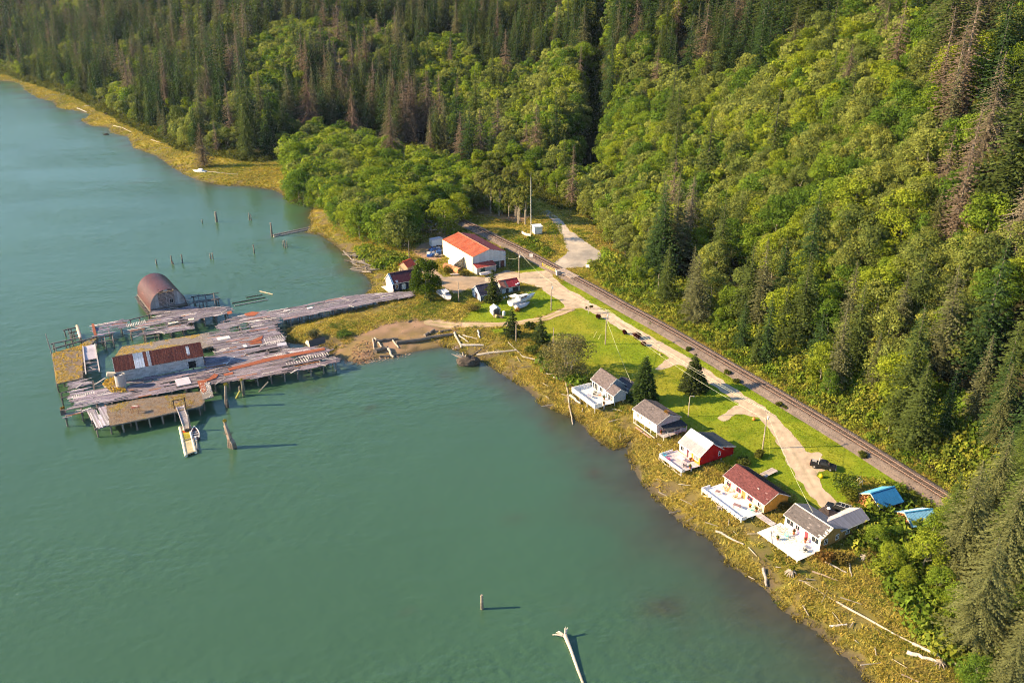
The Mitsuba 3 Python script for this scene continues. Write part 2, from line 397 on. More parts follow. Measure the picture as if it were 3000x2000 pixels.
road = unary_union([track([(1640, 862), (1720, 895), (1800, 938), (1900, 998), (2000, 1052), (2080, 1105), (2160, 1160), (2230, 1205), (2278, 1252), (2312, 1300), (2338, 1345), (2362, 1395), (2395, 1440), (2440, 1490), (2470, 1505)], [6.5, 5, 4.6, 4.6, 4.8, 4.2, 4.2, 4.6, 4.6, 5.4, 5.6, 4.6, 4.0, 3.8, 3.6]),
                    area([(1421, 815), (1459, 804), (1531, 800), (1595, 792), (1618, 791), (1622, 812), (1650, 838), (1727, 882), (1700, 902), (1660, 908), (1646, 884), (1608, 864), (1582, 842), (1531, 828), (1460, 832), (1421, 826)]),
                    area([(1912, 1083), (1952, 1053), (1985, 1040), (2010, 1072), (1975, 1070), (1935, 1084)]), area([(2090, 1236), (2150, 1188), (2200, 1180), (2215, 1222), (2160, 1210), (2115, 1236)]), area([(2345, 1330), (2415, 1322), (2405, 1340), (2440, 1372), (2400, 1382), (2370, 1372)])])
ROADC = LineString(PP([(1640, 862), (1720, 895), (1800, 938), (1900, 998), (2000, 1052), (2080, 1105), (2160, 1160), (2230, 1205), (2278, 1252), (2312, 1300), (2338, 1345), (2362, 1395), (2395, 1440), (2440, 1490), (2470, 1505)], ZG))
TRACKC = LineString(PP([(1665, 906), (1640, 916), (1595, 934), (1540, 942), (1480, 948), (1400, 950), (1331, 949), (1268, 942)], ZG))
drape(road, 0.05, gravel((0.52, 0.41, 0.30), .7, line=ROADC, mid=(.36, .30, .20), strength=.6), 'gravel_road', 'pale beige gravel road running beside the railway past the houses')
drape(unary_union([track([(1665, 906), (1640, 916), (1595, 934), (1540, 942), (1480, 948), (1400, 950), (1331, 949), (1268, 942)], [3.6, 3.4, 3.0, 3, 3, 3.4, 4.5, 6])]), 0.09, gravel((0.48, 0.35, 0.235), .6, line=TRACKC, strength=.8), 'dirt_track', 'light brown two-rut dirt track curving from the road to the spit')
drape(area([(1621, 772), (1663, 738), (1650, 696), (1633, 666), (1610, 640), (1585, 622), (1605, 615), (1640, 640), (1672, 678), (1735, 721), (1774, 747), (1765, 772), (1714, 783), (1646, 787)]), 0.05, gravel((0.46, 0.40, 0.33)), 'gravel_lot', 'grey-beige gravel lot and lane on the far side of the railway')
drape(area([(1200, 768), (1240, 752), (1300, 812), (1345, 806), (1421, 812), (1485, 792), (1530, 800), (1460, 822), (1400, 842), (1330, 862), (1300, 842), (1262, 830), (1230, 800)]), 0.045, gravel((0.38, 0.28, 0.19)), 'dirt_yard', 'brown dirt yard in front of the warehouse')
# ------------------------------------------------------------------ trees: a few of each kind, then one entry per tree
def leaf_tris(cen, nrm, size, r, stretch=1.0):
    """One triangle per leaf spray, lying about square to nrm."""
    n = len(cen)
    a = r.normal(size=(n, 3)); a -= nrm * (a * nrm).sum(1, keepdims=True); a /= np.linalg.norm(a, axis=1, keepdims=True) + 1e-9
    b = np.cross(nrm, a)
    s = np.broadcast_to(size, (n,))[:, None] * r.uniform(0.7, 1.3, (n, 1))
    v = np.stack([cen + a * s * stretch, cen - a * s * 0.5 + b * s * 0.75, cen - a * s * 0.5 - b * s * 0.75], 1)
    return v.reshape(-1, 3), np.arange(3 * n).reshape(-1, 3)


def broadleaf(seed, tint, H=13.0, R=4.3, clumps=26, leaves=75, size=0.42, low=0.14, trunks=1, bark=(0.30, 0.27, 0.23), yellow=0.08):
    r = np.random.default_rng(seed)
    crown, wood = MB(), MB()
    for k in range(trunks):
        o = np.array([r.normal(0, .5), r.normal(0, .5), 0]) * (trunks > 1)
        top = np.array([r.normal(0, .5), r.normal(0, .5), H * 0.72]) + o * 2
        wood.tube([o + [0, 0, -1.2], o + [0, 0, H * .3] , (o + top) / 2 + [r.normal(0, .3), r.normal(0, .3), H * .12], top], [0.19, 0.16, 0.11, 0.04], bark, 6)
        for j in range(3):
            a = r.uniform(0, 6.28); z0 = H * r.uniform(.3, .55)
            wood.tube([o + [0, 0, z0], o + [math.cos(a) * R * .5, math.sin(a) * R * .5, z0 + H * .18]], [0.07, 0.025], bark, 4)
    for k in range(clumps):
        t = (k + .5) / clumps
        zf = low + (1 - low) * r.uniform(0, 1) ** 0.8
        prof = r.uniform(.9, 1.08) * math.sqrt(max(0.03, 1 - ((zf - 0.47) / 0.55) ** 2))
        a = k * 2.399 + r.normal(0, .25)
        rad = R * prof * (0.35 + 0.55 * r.uniform(0, 1) ** .6)
        c = np.array([math.cos(a) * rad, math.sin(a) * rad, zf * H - .8])
        cr = R * r.uniform(.22, .42)
        d = r.normal(size=(leaves, 3)); d[:, 2] += 0.45; d /= np.linalg.norm(d, axis=1, keepdims=True)
        pos = c + d * cr * np.array([1, 1, .92]) * r.uniform(.75, 1.05, (leaves, 1))
        nn = d + r.normal(0, .42, (leaves, 3)); nn /= np.linalg.norm(nn, axis=1, keepdims=True)
        v, f = leaf_tris(pos, nn, size, r)
        base = np.array(tint) * r.uniform(.8, 1.22)
        if r.uniform() < yellow: base = base * [1.2, 1.1, .85]
        crown.add(v, f, np.repeat(cvar(base, leaves, .16, int(r.integers(1e9))), 3, 0))
    return wood, crown


def conifer(seed, tint, H=32.0, R=4.0, levels=24, per=7, droop=.35, sparse=0.0, width=1.0, low=.08, bark=(0.17, 0.14, 0.115), tip=(1.0, 1.0, 1.0), jag=.25, segl=1.15):
    r = np.random.default_rng(seed)
    crown, wood = MB(), MB()
    lean = r.normal(0, .012, 2) * H
    wood.tube([[0, 0, -1.5], [lean[0] * .4, lean[1] * .4, H * .5], [lean[0], lean[1], H]], [H * .013, H * .008, 0.04], bark, 6)
    vs, cs = [], []
    for i in range(levels):
        t = low + (1 - low) * (i + r.uniform(-.3, .3)) / levels
        if t > .995: continue
        L0 = R * (1 - t) ** .82 * min(1.0, .55 + 1.6 * (t - low) + .2) + .35
        m = max(3, int(round(per * (.55 + .6 * (1 - t)))))
        a0 = r.uniform(0, 6.28)
        for j in range(m):
            if r.uniform() < sparse: continue
            a = a0 + 6.283 * j / m + r.normal(0, .25)
            L = L0 * r.uniform(1 - jag, 1 + jag)
            z = t * H + r.normal(0, .25)
            d = np.array([math.cos(a), math.sin(a), 0]); sd = np.array([-d[1], d[0], 0])
            o = np.array([lean[0] * t, lean[1] * t, z])
            col = np.array(tint) * r.uniform(.68, 1.35)
            dr = droop * r.uniform(.5, 1.5)
            seg = max(2, int(L / segl))
            for q in range(seg):
                u = (q + .55) / seg
                cen = o + d * L * u - np.array([0, 0, L * dr * u ** 1.3])
                w = (L * .26 * (1.1 - .75 * u) + .22) * width
                ln = L / seg * .95
                for sgn in (-1, 1):
                    k0 = cen - d * ln * .45 + np.array([0, 0, .1])
                    k1 = cen + d * ln * .55 + sd * sgn * w * .25 + np.array([0, 0, -.06 - .12 * r.uniform()])
                    k2 = cen + sd * sgn * w * r.uniform(.8, 1.25) + d * ln * r.uniform(-.1, .5) - np.array([0, 0, w * r.uniform(.15, .65)])
                    vs += [k0, k1, k2]
                    cc = col * r.uniform(.85, 1.15) * (np.array(tip) if u > .6 else 1)
                    cs += [cc, cc, cc]
    vs = np.array(vs)
    crown.add(vs, np.arange(len(vs)).reshape(-1, 3), np.clip(np.array(cs), .004, .9))
    return wood, crown


GROUPS = {}


def group(key, wood, crown, joined=False):
    d = {'type': 'shapegroup'}
    if joined:
        m = MB(); [m.add(*x.arrays()) for x in (wood, crown)]
        v, f, c = m.arrays(); d['all'] = mikit.ply((v[f.ravel()], np.arange(f.size).reshape(-1, 3)), 'leaf_packed', uv=np.repeat(packed(c[f].mean(1)), 3, 0))
    else:
        for nm, x, b in (('trunk', wood, 'matte'), ('crown', crown, 'leaf_packed')):
            v, f, c = x.arrays(); d[nm] = mikit.ply((v[f.ravel()], np.arange(f.size).reshape(-1, 3)), b, uv=np.repeat(packed(c[f].mean(1)), 3, 0))
    scene[key] = d
    return key


def plant(key, grp, p, s=(1, 1, 1), rz=None):
    rz = rng.uniform(0, 360) if rz is None else rz
    scene[key] = {'type': 'instance', 'to_world': T().translate([float(x) for x in p]).rotate([0, 0, 1], float(rz)).scale([float(x) for x in s]), 'group': {'type': 'ref', 'id': grp}}


ALDER_T = [(0.200, 0.285, 0.034), (0.125, 0.210, 0.030), (0.265, 0.325, 0.034), (0.225, 0.265, 0.065), (0.165, 0.210, 0.052), (0.290, 0.325, 0.075)]
SPRUCE_T = {'dark': (0.062, 0.112, 0.036), 'olive': (0.118, 0.160, 0.044), 'grey': (0.175, 0.185, 0.090), 'dead': (0.265, 0.205, 0.150)}
near_g, far_g = {}, {}
for ti, t in enumerate(ALDER_T):
    for k in range(3):
        near_g['alder', ti, k] = group(f'alder_near_{ti}{k}', *broadleaf(100 + ti * 7 + k, t, R=[4.7, 5.3, 4.3][k], clumps=[44, 50, 40][k], size=.26, leaves=104))
    for k in range(2):
        far_g['alder', ti, k] = group(f'alder_far_{ti}{k}', *broadleaf(200 + ti * 7 + k, t, R=5.0, clumps=24, leaves=52, size=.5), joined=True)
for ti, (nm, t) in enumerate(SPRUCE_T.items()):
    dead = nm == 'dead'
    for k in range(3):
        near_g[nm, 0, k] = group(f'spruce_near_{nm}{k}', *conifer(300 + ti * 7 + k, t, R=[6.2, 5.2, 6.8][k], sparse=.2 if dead else .04, width=.6 if dead else .85, droop=[.34, .42, .28][k], bark=(0.2, 0.165, 0.135) if dead else (0.16, 0.135, 0.11), levels=34, per=10, segl=.95))
    for k in range(2):
        far_g[nm, 0, k] = group(f'spruce_far_{nm}{k}', *conifer(400 + ti * 7 + k, t, R=[6.3, 5.3][k], levels=20, per=8, sparse=.12 if dead else .02, width=.8 if dead else 1.05), joined=True)

for nm in ('grey', 'olive', 'dead'):
    for k in range(3):
        near_g[nm, 9, k] = group(f'spruce_close_{nm}{k}', *conifer(600 + k + ord(nm[0]), np.array(SPRUCE_T[nm]) * [1.0, 1.04, .9], R=[6.0, 5.2, 6.6][k], levels=62, per=16, sparse=.16, width=.36, segl=.62, droop=[.34, .42, .28][k], jag=.38, tip=(1.18, 1.16, 1.1)))
# regions of the slope, surveyed
AL1 = slope_area([(1017, 215), (1080, 190), (1204, 250), (1230, 160), (1272, 90), (1361, 115), (1425, 195), (1500, 180), (1659, 165), (1720, 200), (1715, 330), (1660, 380), (1640, 400), (1600, 420), (1480, 450), (1390, 400), (1383, 380), (1212, 300), (1150, 260)])
AL2 = slope_area([(730, 150), (830, 65), (910, 65), (1000, 120), (1010, 215), (930, 250), (850, 290), (760, 300), (715, 250)])
AL3 = slope_area([(1800, 150), (1880, 140), (1935, 185), (2080, 200), (2200, 240), (2300, 110), (2420, 30), (2600, 0), (2800, 30), (2900, 120), (2820, 300), (2760, 460), (3000, 640), (3000, 900), (2900, 1000), (2600, 900), (2380, 780), (2150, 700), (1960, 690), (1800, 740), (1700, 640), (1480, 560), (1400, 500), (1480, 430), (1640, 420), (1760, 370), (1800, 250)])
CON_R = slope_area([(1940, 790), (2060, 740), (2280, 760), (2480, 880), (2760, 1030), (2900, 1180), (2880, 1330), (2690, 1300), (2450, 1170), (2250, 1040), (2050, 930)])
GREY = slope_area([(1000, 230), (1200, 260), (1280, 330), (1370, 410), (1370, 490), (1230, 500), (1030, 420), (960, 300), (870, 200), (930, 180)])
BIG_R = slope_area([(2720, 0), (3200, 0), (3200, 760), (2800, 560), (2740, 300)])
SR = slope_area([(2700, 1480), (2800, 1400), (3100, 1500), (3200, 2100), (3000, 2100), (2850, 1900), (2760, 1780), (2700, 1640)])
CLUMP = unary_union([area([(842, 455), (930, 418), (1040, 425), (1150, 470), (1280, 510), (1400, 560), (1430, 615), (1340, 625), (1300, 650), (1215, 655), (1190, 690), (1192, 752), (1130, 745), (1050, 700), (990, 668), (945, 630), (930, 590), (850, 585), (838, 520)])])
BIRCH = area([(1380, 560), (1480, 590), (1540, 625), (1500, 640), (1400, 610), (1330, 590)])
RAIL_PX = [(1250, 602), (1330, 636), (1400, 668), (1460, 698.5), (1527, 731), (1664, 803), (1752, 850), (1840, 899.7), (1900, 932), (2020, 1000), (2140, 1071), (2240, 1129.5), (2360, 1201), (2480, 1273.5), (2600, 1348.7), (2700, 1412), (2818, 1486.5), (2960, 1577), (3100, 1668)]
rail_xy = PP(RAIL_PX, 2.95)
rail_line = LineString(rail_xy)
LOT = area([(1590, 600), (1640, 620), (1700, 680), (1800, 750), (1790, 790), (1700, 800), (1600, 790), (1500, 700), (1500, 650), (1560, 640)])
MAST_CLEAR = area([(1450, 640), (1600, 640), (1600, 720), (1500, 715)])


def jitter(poly, step, seed):
    r = np.random.default_rng(seed)
    x0, y0, x1, y1 = poly.bounds
    x, y = np.meshgrid(np.arange(x0, x1, step), np.arange(y0, y1, step * .87), indexing='ij')
    x = x + (np.arange(x.shape[1]) % 2)[None] * step / 2 + r.uniform(-.38, .38, x.shape) * step
    y = y + r.uniform(-.38, .38, y.shape) * step
    x, y = x.ravel(), y.ravel()
    ok = shapely.contains_xy(poly, x, y)
    return np.c_[x[ok], y[ok]], r


def inside(poly, q): return shapely.contains_xy(poly, q[:, 0], q[:, 1])


view_reg = Polygon([(-40, 30), (60, 30), (720, 1150), (-760, 1350), (-660, 830)])
trees = []                                                        # x, y, kind, tint, height, width
cand, r = jitter(hill.intersection(view_reg).buffer(0), 5.4, 11)
q3 = np.c_[cand, cand[:, :1] * 0]
patch = meshkit.fbm(q3 / 28.0, 3, seed=61); patch2 = meshkit.fbm(q3 / 11.0, 2, seed=62)
nearrail = shapely.distance(shapely.points(cand[:, 0], cand[:, 1]), rail_line)
in_al = inside(AL1, cand) | inside(AL2, cand) | inside(AL3, cand)
in_cr, in_grey, in_big, in_sr, in_lot = inside(CON_R, cand), inside(GREY, cand), inside(BIG_R, cand), inside(SR, cand), inside(LOT, cand) | inside(MAST_CLEAR, cand)
drav = shapely.distance(shapely.points(cand[:, 0], cand[:, 1]), rav_line)
dh = dhill(cand[:, 0], cand[:, 1])
for i, (x, y) in enumerate(cand):
    if nearrail[i] < 7.5 or in_lot[i]: continue
    if drav[i] < 6.5 and 22 < dh[i] < 170: continue
    u = r.uniform()
    if in_cr[i]: kind = 'alder' if u < .25 else ('dark' if u < .62 else 'olive' if u < .85 else 'grey')
    elif in_grey[i]: kind = 'dead' if u < .36 else 'grey' if u < .55 else 'dark' if u < .85 else 'olive'
    elif in_big[i]: kind = 'alder' if u < .5 else 'grey' if u < .66 else 'dead' if u < .8 else 'olive' if u < .9 else 'dark'
    elif in_sr[i]: kind = 'alder' if u < .22 else 'grey' if u < .62 else 'olive' if u < .92 else 'dead'
    elif in_al[i]: kind = 'alder' if u < .98 else ('olive' if u < .992 else 'dead')
    else:
        kind = 'alder' if (patch[i] > .60 and u < .8) or u < .05 else ('dark' if u < .50 else 'olive' if u < .80 else 'grey' if u < .93 else 'dead')
    if kind == 'alder':
        if patch2[i] < .30 and r.uniform() < .4: continue
        h, w = r.uniform(7.5, 16.0), r.uniform(.9, 1.3)
        if dh[i] < 8: h *= .75
        tint = int(np.clip(np.floor((patch2[i] - .28) / .11 + r.normal(0, .7)), 0, 3))
        tint = [1, 0, 2, 3][tint] if r.uniform() < .68 else int(r.integers(3, 6))
    else:
        if r.uniform() < (.66 if not in_al[i] else 0): continue          # conifers stand wider apart
        h = r.uniform(20, 37) * (.78 if in_cr[i] else .8 if in_sr[i] else 1.0) * (1.12 if x < -60 else 1) * (1.15 if in_big[i] else 1)
        if dh[i] < 6: h *= .8
        w, tint = r.uniform(.85, 1.25), 0
    trees.append((x, y, kind, tint, h, w))
cand, r = jitter(unary_union([BIRCH, area([(1300, 640), (1340, 610), (1380, 600), (1400, 625), (1330, 652)])]), 6.0, 13)
for x, y in cand:
    if rail_line.distance(Point(x, y)) > 5: trees.append((x, y, 'alder', [0, 1, 3, 4][r.integers(4)], r.uniform(8, 13), r.uniform(.95, 1.2)))
cand, r = jitter(CLUMP, 8.4, 12)
for x, y in cand: trees.append((x, y, 'alder', [0, 0, 1, 2, 3][r.integers(5)], r.uniform(10.5, 16), r.uniform(1.15, 1.5)))
for px, py, kd, h, w in ((1302, 684, 'alder', 14, 1.45), (1262, 640, 'alder', 14, 1.3), (1345, 650, 'alder', 12, 1.2), (1218, 640, 'alder', 15, 1.3), (2800, 1690, 'grey', 25, 1.3), (2905, 1780, 'grey', 28, 1.3), (2965, 1640, 'olive', 29, 1.2), (2850, 1900, 'grey', 22, 1.35), (3020, 1840, 'olive', 26, 1.2), (2990, 1970, 'grey', 21, 1.3), (2880, 1570, 'grey', 24, 1.2), (2960, 1530, 'olive', 27, 1.2), (2930, 2060, 'grey', 16, 1.4), (2770, 1600, 'olive', 17, 1.2), (3060, 1700, 'olive', 30, 1.2), (3080, 2010, 'dead', 24, 1.3),
                         (2620, 1590, 'alder', 4, 1.2), (2600, 1670, 'alder', 6, 1.3), (2700, 1680, 'alder', 9, 1.2), (2565, 1600, 'alder', 5, 1.3), (2720, 1600, 'alder', 7, 1.1), (2740, 1760, 'alder', 7, 1.2), (2800, 1820, 'alder', 7, 1.2), (2650, 1730, 'alder', 5, 1.2), (2790, 1560, 'alder', 8, 1.2), (2745, 1540, 'alder', 4, 1.2), (2850, 2010, 'alder', 6, 1.2)):
    q = P(px, py, ZG); trees.append((q[0], q[1], kd, int(rng.integers(0, 3)) if kd == 'alder' else 0, h, w))
trees = np.array(trees, dtype=object)
tx, ty = trees[:, 0].astype(float), trees[:, 1].astype(float)
tz = hgt(tx, ty)
th = trees[:, 4].astype(float)
base, top = pix(np.c_[tx, ty, tz]), pix(np.c_[tx, ty, tz + th])
dist = np.sqrt(tx ** 2 + ty ** 2 + (CAM_H - tz) ** 2)
okv = (base[:, 1] > -60) & (top[:, 1] < 2150) & (base[:, 0] > -420) & (base[:, 0] < 3150) & (dist < 1500)
sel = np.where(okv)[0][np.argsort(dist[okv])]
buf = np.zeros((334, 500), bool)
vis = np.zeros(len(trees), int)
for i in sel:                                                      # which trees show, and how large
    cr = (4.9 * trees[i, 5] * th[i] / 13 if trees[i, 2] == 'alder' else 6.0 * trees[i, 5] * th[i] / 32) * FPX / dist[i] / 6 * .9
    (bx, by), (qx, qy) = base[i] / 6, top[i] / 6
    r0, r1 = max(0, int(qy)), min(333, int(by))
    for rr in range(r0, r1 + 1):
        t = (rr - qy) / max(by - qy, 1)
        wd = cr * (min(1, math.sqrt(max(0, 1 - (t - .55) ** 2 / .33))) if trees[i, 2] == 'alder' else t)
        c0, c1 = max(0, int(bx - wd)), min(500, int(bx + wd) + 1)
        if c1 > c0:
            row = buf[rr, c0:c1]; vis[i] += (~row).sum(); row[:] = True
KIND = {'alder': 'alder_tree', 'dark': 'spruce_tree', 'olive': 'spruce_tree', 'grey': 'spruce_tree', 'dead': 'dead_spruce'}
LOOK = {('alder', 0): 'leafy fresh green alder', ('alder', 1): 'leafy deep green alder', ('alder', 2): 'leafy yellow-green alder', ('alder', 3): 'leafy grey-green alder', ('alder', 4): 'leafy olive green alder', ('alder', 5): 'leafy pale green alder',
        ('dark', 0): 'tall dark green spruce', ('olive', 0): 'tall olive green spruce', ('grey', 0): 'lichen-grey thinning spruce', ('dead', 0): 'bare brown-grey dying spruce'}


def zone(i):
    q = Point(tx[i], ty[i])
    if CLUMP.contains(q): return 'in the grove between the inlet and the warehouse'
    if SR.contains(q) or (tx[i] > 70 and ty[i] < 155): return 'at the lower right end of the railway'
    if CON_R.contains(q): return 'in the dark stand just above the railway'
    if BIG_R.contains(q): return 'high on the right-hand slope'
    if AL1.contains(q): return 'in the light patch left of the dark gully'
    if AL2.contains(q): return 'in the light patch among the left conifers'
    if AL3.contains(q):
        e = dhill(tx[i], ty[i]); return f"{'at the foot of' if e < 22 else 'low on' if e < 50 else 'halfway up' if e < 95 else 'high on'} the bright slope, {'left' if ty[i] > 345 else 'middle' if ty[i] > 265 else 'right'} part"
    if GREY.contains(q): return 'in the grey stand behind the grove'
    return ('in the forest along the far left shore' if dhill(tx[i], ty[i]) < 45 else 'on the left hill beyond the far bay' if tx[i] < -200 else 'on the left hill behind the grove') if tx[i] < -20 else 'among hilltop conifers left of the gully' if tx[i] < 60 else 'among hilltop conifers right of the gully'


cnt, left = {}, 0
order = sorted(sel, key=lambda i: -vis[i])
for i in order:
    kd, ti = trees[i, 2], trees[i, 3]
    h, w, nm = th[i], trees[i, 5], KIND[kd]
    H0 = 13.0 if kd == 'alder' else 32.0
    s = (w * h / H0, w * h / H0, h / H0)
    k = int(rng.integers(3))
    p = (tx[i], ty[i], tz[i])
    if vis[i] >= 6 and cnt.get(nm, 0) < 297:
        cnt[nm] = cnt.get(nm, 0) + 1
        lb = f'{LOOK[kd, ti]} {zone(i)}'
        plant(thing(nm, lb, 'tree', lb), near_g[kd, 9 if kd in ('grey', 'olive', 'dead') and dist[i] < 225 else ti, k], p, s)
    else:
        g = near_g if dist[i] < 330 else far_g
        holder = 'alder_forest' if kd == 'alder' else 'spruce_forest'
        if holder not in labels: labels[holder] = {'label': 'mass of leafy alders covering the hillside behind the nearer trees' if kd == 'alder' else 'mass of conifers covering the hillside behind the nearer trees', 'category': 'forest', 'kind': 'stuff'}
        left += 1
        key = f'{holder}__{left:04d}'
        if g is near_g and ('j', kd, ti, k) not in GROUPS:
            GROUPS['j', kd, ti, k] = 1
        plant(key, far_g[kd, ti, k % 2] if g is far_g else near_g[kd, ti, k], p, s)
# ------------------------------------------------------------------ surfaces for buildings
def V3(*a): return np.array(a, float)


def slab(mb, a, b, c, d, th, col):
    """A flat board over the quad a b c d (th thick, downwards along its normal)."""
    a, b, c, d = (np.asarray(q, float) for q in (a, b, c, d))
    n = np.cross(b - a, d - a); n /= np.linalg.norm(n)
    if n[2] < 0: n = -n
    mb.hexa(np.array([a, b, c, d]) - n * th, np.array([a, b, c, d]), col)


def shingles(mb, a, b, c, d, col, amt=.13, course=.24, w=.55, seed=1, patch=None):
    a, b, c, d = (np.asarray(q, float) for q in (a, b, c, d))
    r = np.random.default_rng(seed)
    n = np.cross(b - a, d - a); n /= np.linalg.norm(n); n = n if n[2] > 0 else -n
    slab(mb, a - n * .03, b - n * .03, c - n * .03, d - n * .03, .10, np.array(col) * .8)
    nv = max(2, int(np.linalg.norm(d - a) / course)); nu = max(2, int(np.linalg.norm(b - a) / w))
    for j in range(nv):
        v0, v1 = j / nv, (j + 1.0) / nv
        off = r.uniform(0, 1)
        us = np.unique(np.clip((np.arange(nu + 2) - off) / nu, 0, 1))
        for i in range(len(us) - 1):
            q = lambda u, v: (a * (1 - u) + b * u) * (1 - v) + (d * (1 - u) + c * u) * v
            lift = r.uniform(.006, .02)
            cc = np.array(col) * (1 + r.normal(0, amt))
            if patch is not None: cc = patch(us[i], v0, cc, r)
            A, B, C_, D_ = q(us[i], v0) + n * (lift + .012), q(us[i + 1], v0) + n * (lift + .012), q(us[i + 1], v1) + n * .004, q(us[i], v1) + n * .004
            mb.quad(A, B, C_, D_, cc)
            mb.quad(A - n * .03, B - n * .03, B, A, cc * .8)


def ribbed(mb, a, b, c, d, pitch=.2, h=.03, colfn=None, rows=6, seed=1, th=.05):
    """A profiled metal sheet with ribs that run from the edge a-b to the edge d-c."""
    a, b, c, d = (np.asarray(q, float) for q in (a, b, c, d))
    n = np.cross(b - a, d - a); n /= np.linalg.norm(n); n = n if n[2] > 0 or abs(n[2]) < 1e-3 else -n
    nu = max(2, int(round(np.linalg.norm(b - a) / pitch))) * 2
    u = np.linspace(0, 1, nu + 1); v = np.linspace(0, 1, rows + 1)
    U, W = np.meshgrid(u, v, indexing='ij')
    q = ((1 - U)[..., None] * a + U[..., None] * b) * (1 - W)[..., None] + ((1 - U)[..., None] * d + U[..., None] * c) * W[..., None]
    q = q + n * (np.where(np.arange(nu + 1) % 2 == 0, 0, h))[:, None, None]
    col = colfn(U, W, np.random.default_rng(seed))
    i = np.arange(U.size).reshape(U.shape)
    f = np.stack([i[:-1, :-1], i[1:, :-1], i[1:, 1:], i[:-1, 1:]], -1).reshape(-1, 4)
    mb.add(q.reshape(-1, 3), f, col.reshape(-1, 3))
    slab(mb, a - n * .015, b - n * .015, c - n * .015, d - n * .015, th, col.reshape(-1, 3).mean(0) * .9)


def flatcol(c, amt=.06):
    def fn(U, W, r): return np.clip(np.asarray(c)[None, None] * (1 + r.normal(0, amt, (U.shape[0], 1, 1)) + r.normal(0, amt * .5, U.shape + (1,))), 0, .95)
    return fn


def rusty(c, c2, f=5.0):
    def fn(U, W, r):
        s0 = r.uniform(0, 50)
        k = meshkit.fbm(np.stack([U * 9 + s0, W * f, U * 0 + s0], -1), 3)
        k = np.clip((k - .38) * 3.2, 0, 1)[..., None]
        return (np.asarray(c) * (1 - k) + np.asarray(c2) * k) * (1 + r.normal(0, .14, U.shape + (1,)))
    return fn


def panels(holder, name, a, b, c, d, n, colfn, bsdf='satin', pitch=.2, h=.03, rows=6, seed=0, gap=.012):
    """A slope of n sheets side by side, each its own piece."""
    a, b, c, d = (np.asarray(q, float) for q in (a, b, c, d))
    r = np.random.default_rng(seed)
    for i in range(n):
        u0, u1 = i / n + gap / n, (i + 1) / n - gap / n
        q = lambda u, v: (a * (1 - u) + b * u) * (1 - v) + (d * (1 - u) + c * u) * v
        z = np.array([0, 0, r.uniform(0, .012)])
        m = MB(); cf = colfn(i) if colfn.__code__.co_argcount == 1 else colfn
        ribbed(m, q(u0, 0) + z, q(u1, 0) + z, q(u1, 1) + z, q(u0, 1) + z, pitch, h, cf, rows, seed * 100 + i)
        m.put(part(holder, name), bsdf)


def wallq(mb, p, q, z0, z1, col, th=.12, siding=0, amt=.04, seed=0, horiz=True):
    """An upright wall from p to q, z0 to z1 (z1 may be a pair), of boards if siding is given."""
    p, q = V3(p[0], p[1], 0), V3(q[0], q[1], 0)
    z1a, z1b = (z1 if isinstance(z1, tuple) else (z1, z1))
    d = (q - p); L = np.linalg.norm(d); d /= L; n = np.array([d[1], -d[0], 0])
    r = np.random.default_rng(seed)
    bot = [p + [0, 0, z0], q + [0, 0, z0], q + n * -th + [0, 0, z0], p + n * -th + [0, 0, z0]]
    top = [p + [0, 0, z1a], q + [0, 0, z1b], q + n * -th + [0, 0, z1b], p + n * -th + [0, 0, z1a]]
    mb.hexa(np.array(bot), np.array(top), np.array(col) * .95)
    if siding and horiz and z1a == z1b:
        k = int((z1a - z0) / siding)
        for i in range(k):
            a, b = z0 + (z1a - z0) * i / k, z0 + (z1a - z0) * (i + 1) / k
            cc = np.clip(np.array(col) * (1 + r.normal(0, amt)), 0, .9)
            mb.quad(p + n * .028 + [0, 0, a], q + n * .028 + [0, 0, a], q + n * .006 + [0, 0, b], p + n * .006 + [0, 0, b], cc)
            mb.quad(p + n * .002 + [0, 0, a], q + n * .002 + [0, 0, a], q + n * .028 + [0, 0, a], p + n * .028 + [0, 0, a], cc * .9)
    elif siding:
        k = max(1, int(L / siding))
        for i in range(k):
            u0, u1 = (i + .04) / k, (i + .96) / k
            za, zb = z1a + (z1b - z1a) * u0, z1a + (z1b - z1a) * u1
            cc = np.clip(np.array(col) * (1 + r.normal(0, amt)), 0, .9)
            a, b = p + d * L * u0 + n * .022, p + d * L * u1 + n * .022
            mb.quad(a + [0, 0, z0], b + [0, 0, z0], b + [0, 0, zb], a + [0, 0, za], cc)


def window(holder, p, u, w, h, n, frame=(.78, .78, .76), pane=(.02, .025, .03), name='window', bars=1, curtain=None):
    """A framed window: p its lower left corner on the wall face, u along the wall, n outwards."""
    k = part(holder, name)
    p, u, n = np.asarray(p, float), np.asarray(u, float), np.asarray(n, float)
    m, g = MB(), MB(); z = V3(0, 0, 1); t = .09
    o = p + n * .05
    m.bar(o - u * t / 2, o - u * t / 2 + z * h, t, .07, frame, up=n); m.bar(o + u * (w + t / 2), o + u * (w + t / 2) + z * h, t, .07, frame, up=n)
    m.bar(o - u * t - z * t / 2, o + u * (w + t) - z * t / 2, .10, t, frame, up=z); m.bar(o - u * t + z * (h + t / 2), o + u * (w + t) + z * (h + t / 2), .08, t, frame, up=z)
    for i in range(bars): m.bar(o + u * w * (i + 1) / (bars + 1), o + u * w * (i + 1) / (bars + 1) + z * h, .05, .05, frame, up=n)
    m.put(part(k, 'frame'), 'satin')
    g.quad(p + n * .04, p + u * w + n * .04, p + u * w + z * h + n * .04, p + z * h + n * .04, pane)
    g.put(part(k, 'pane'), 'windowpane')


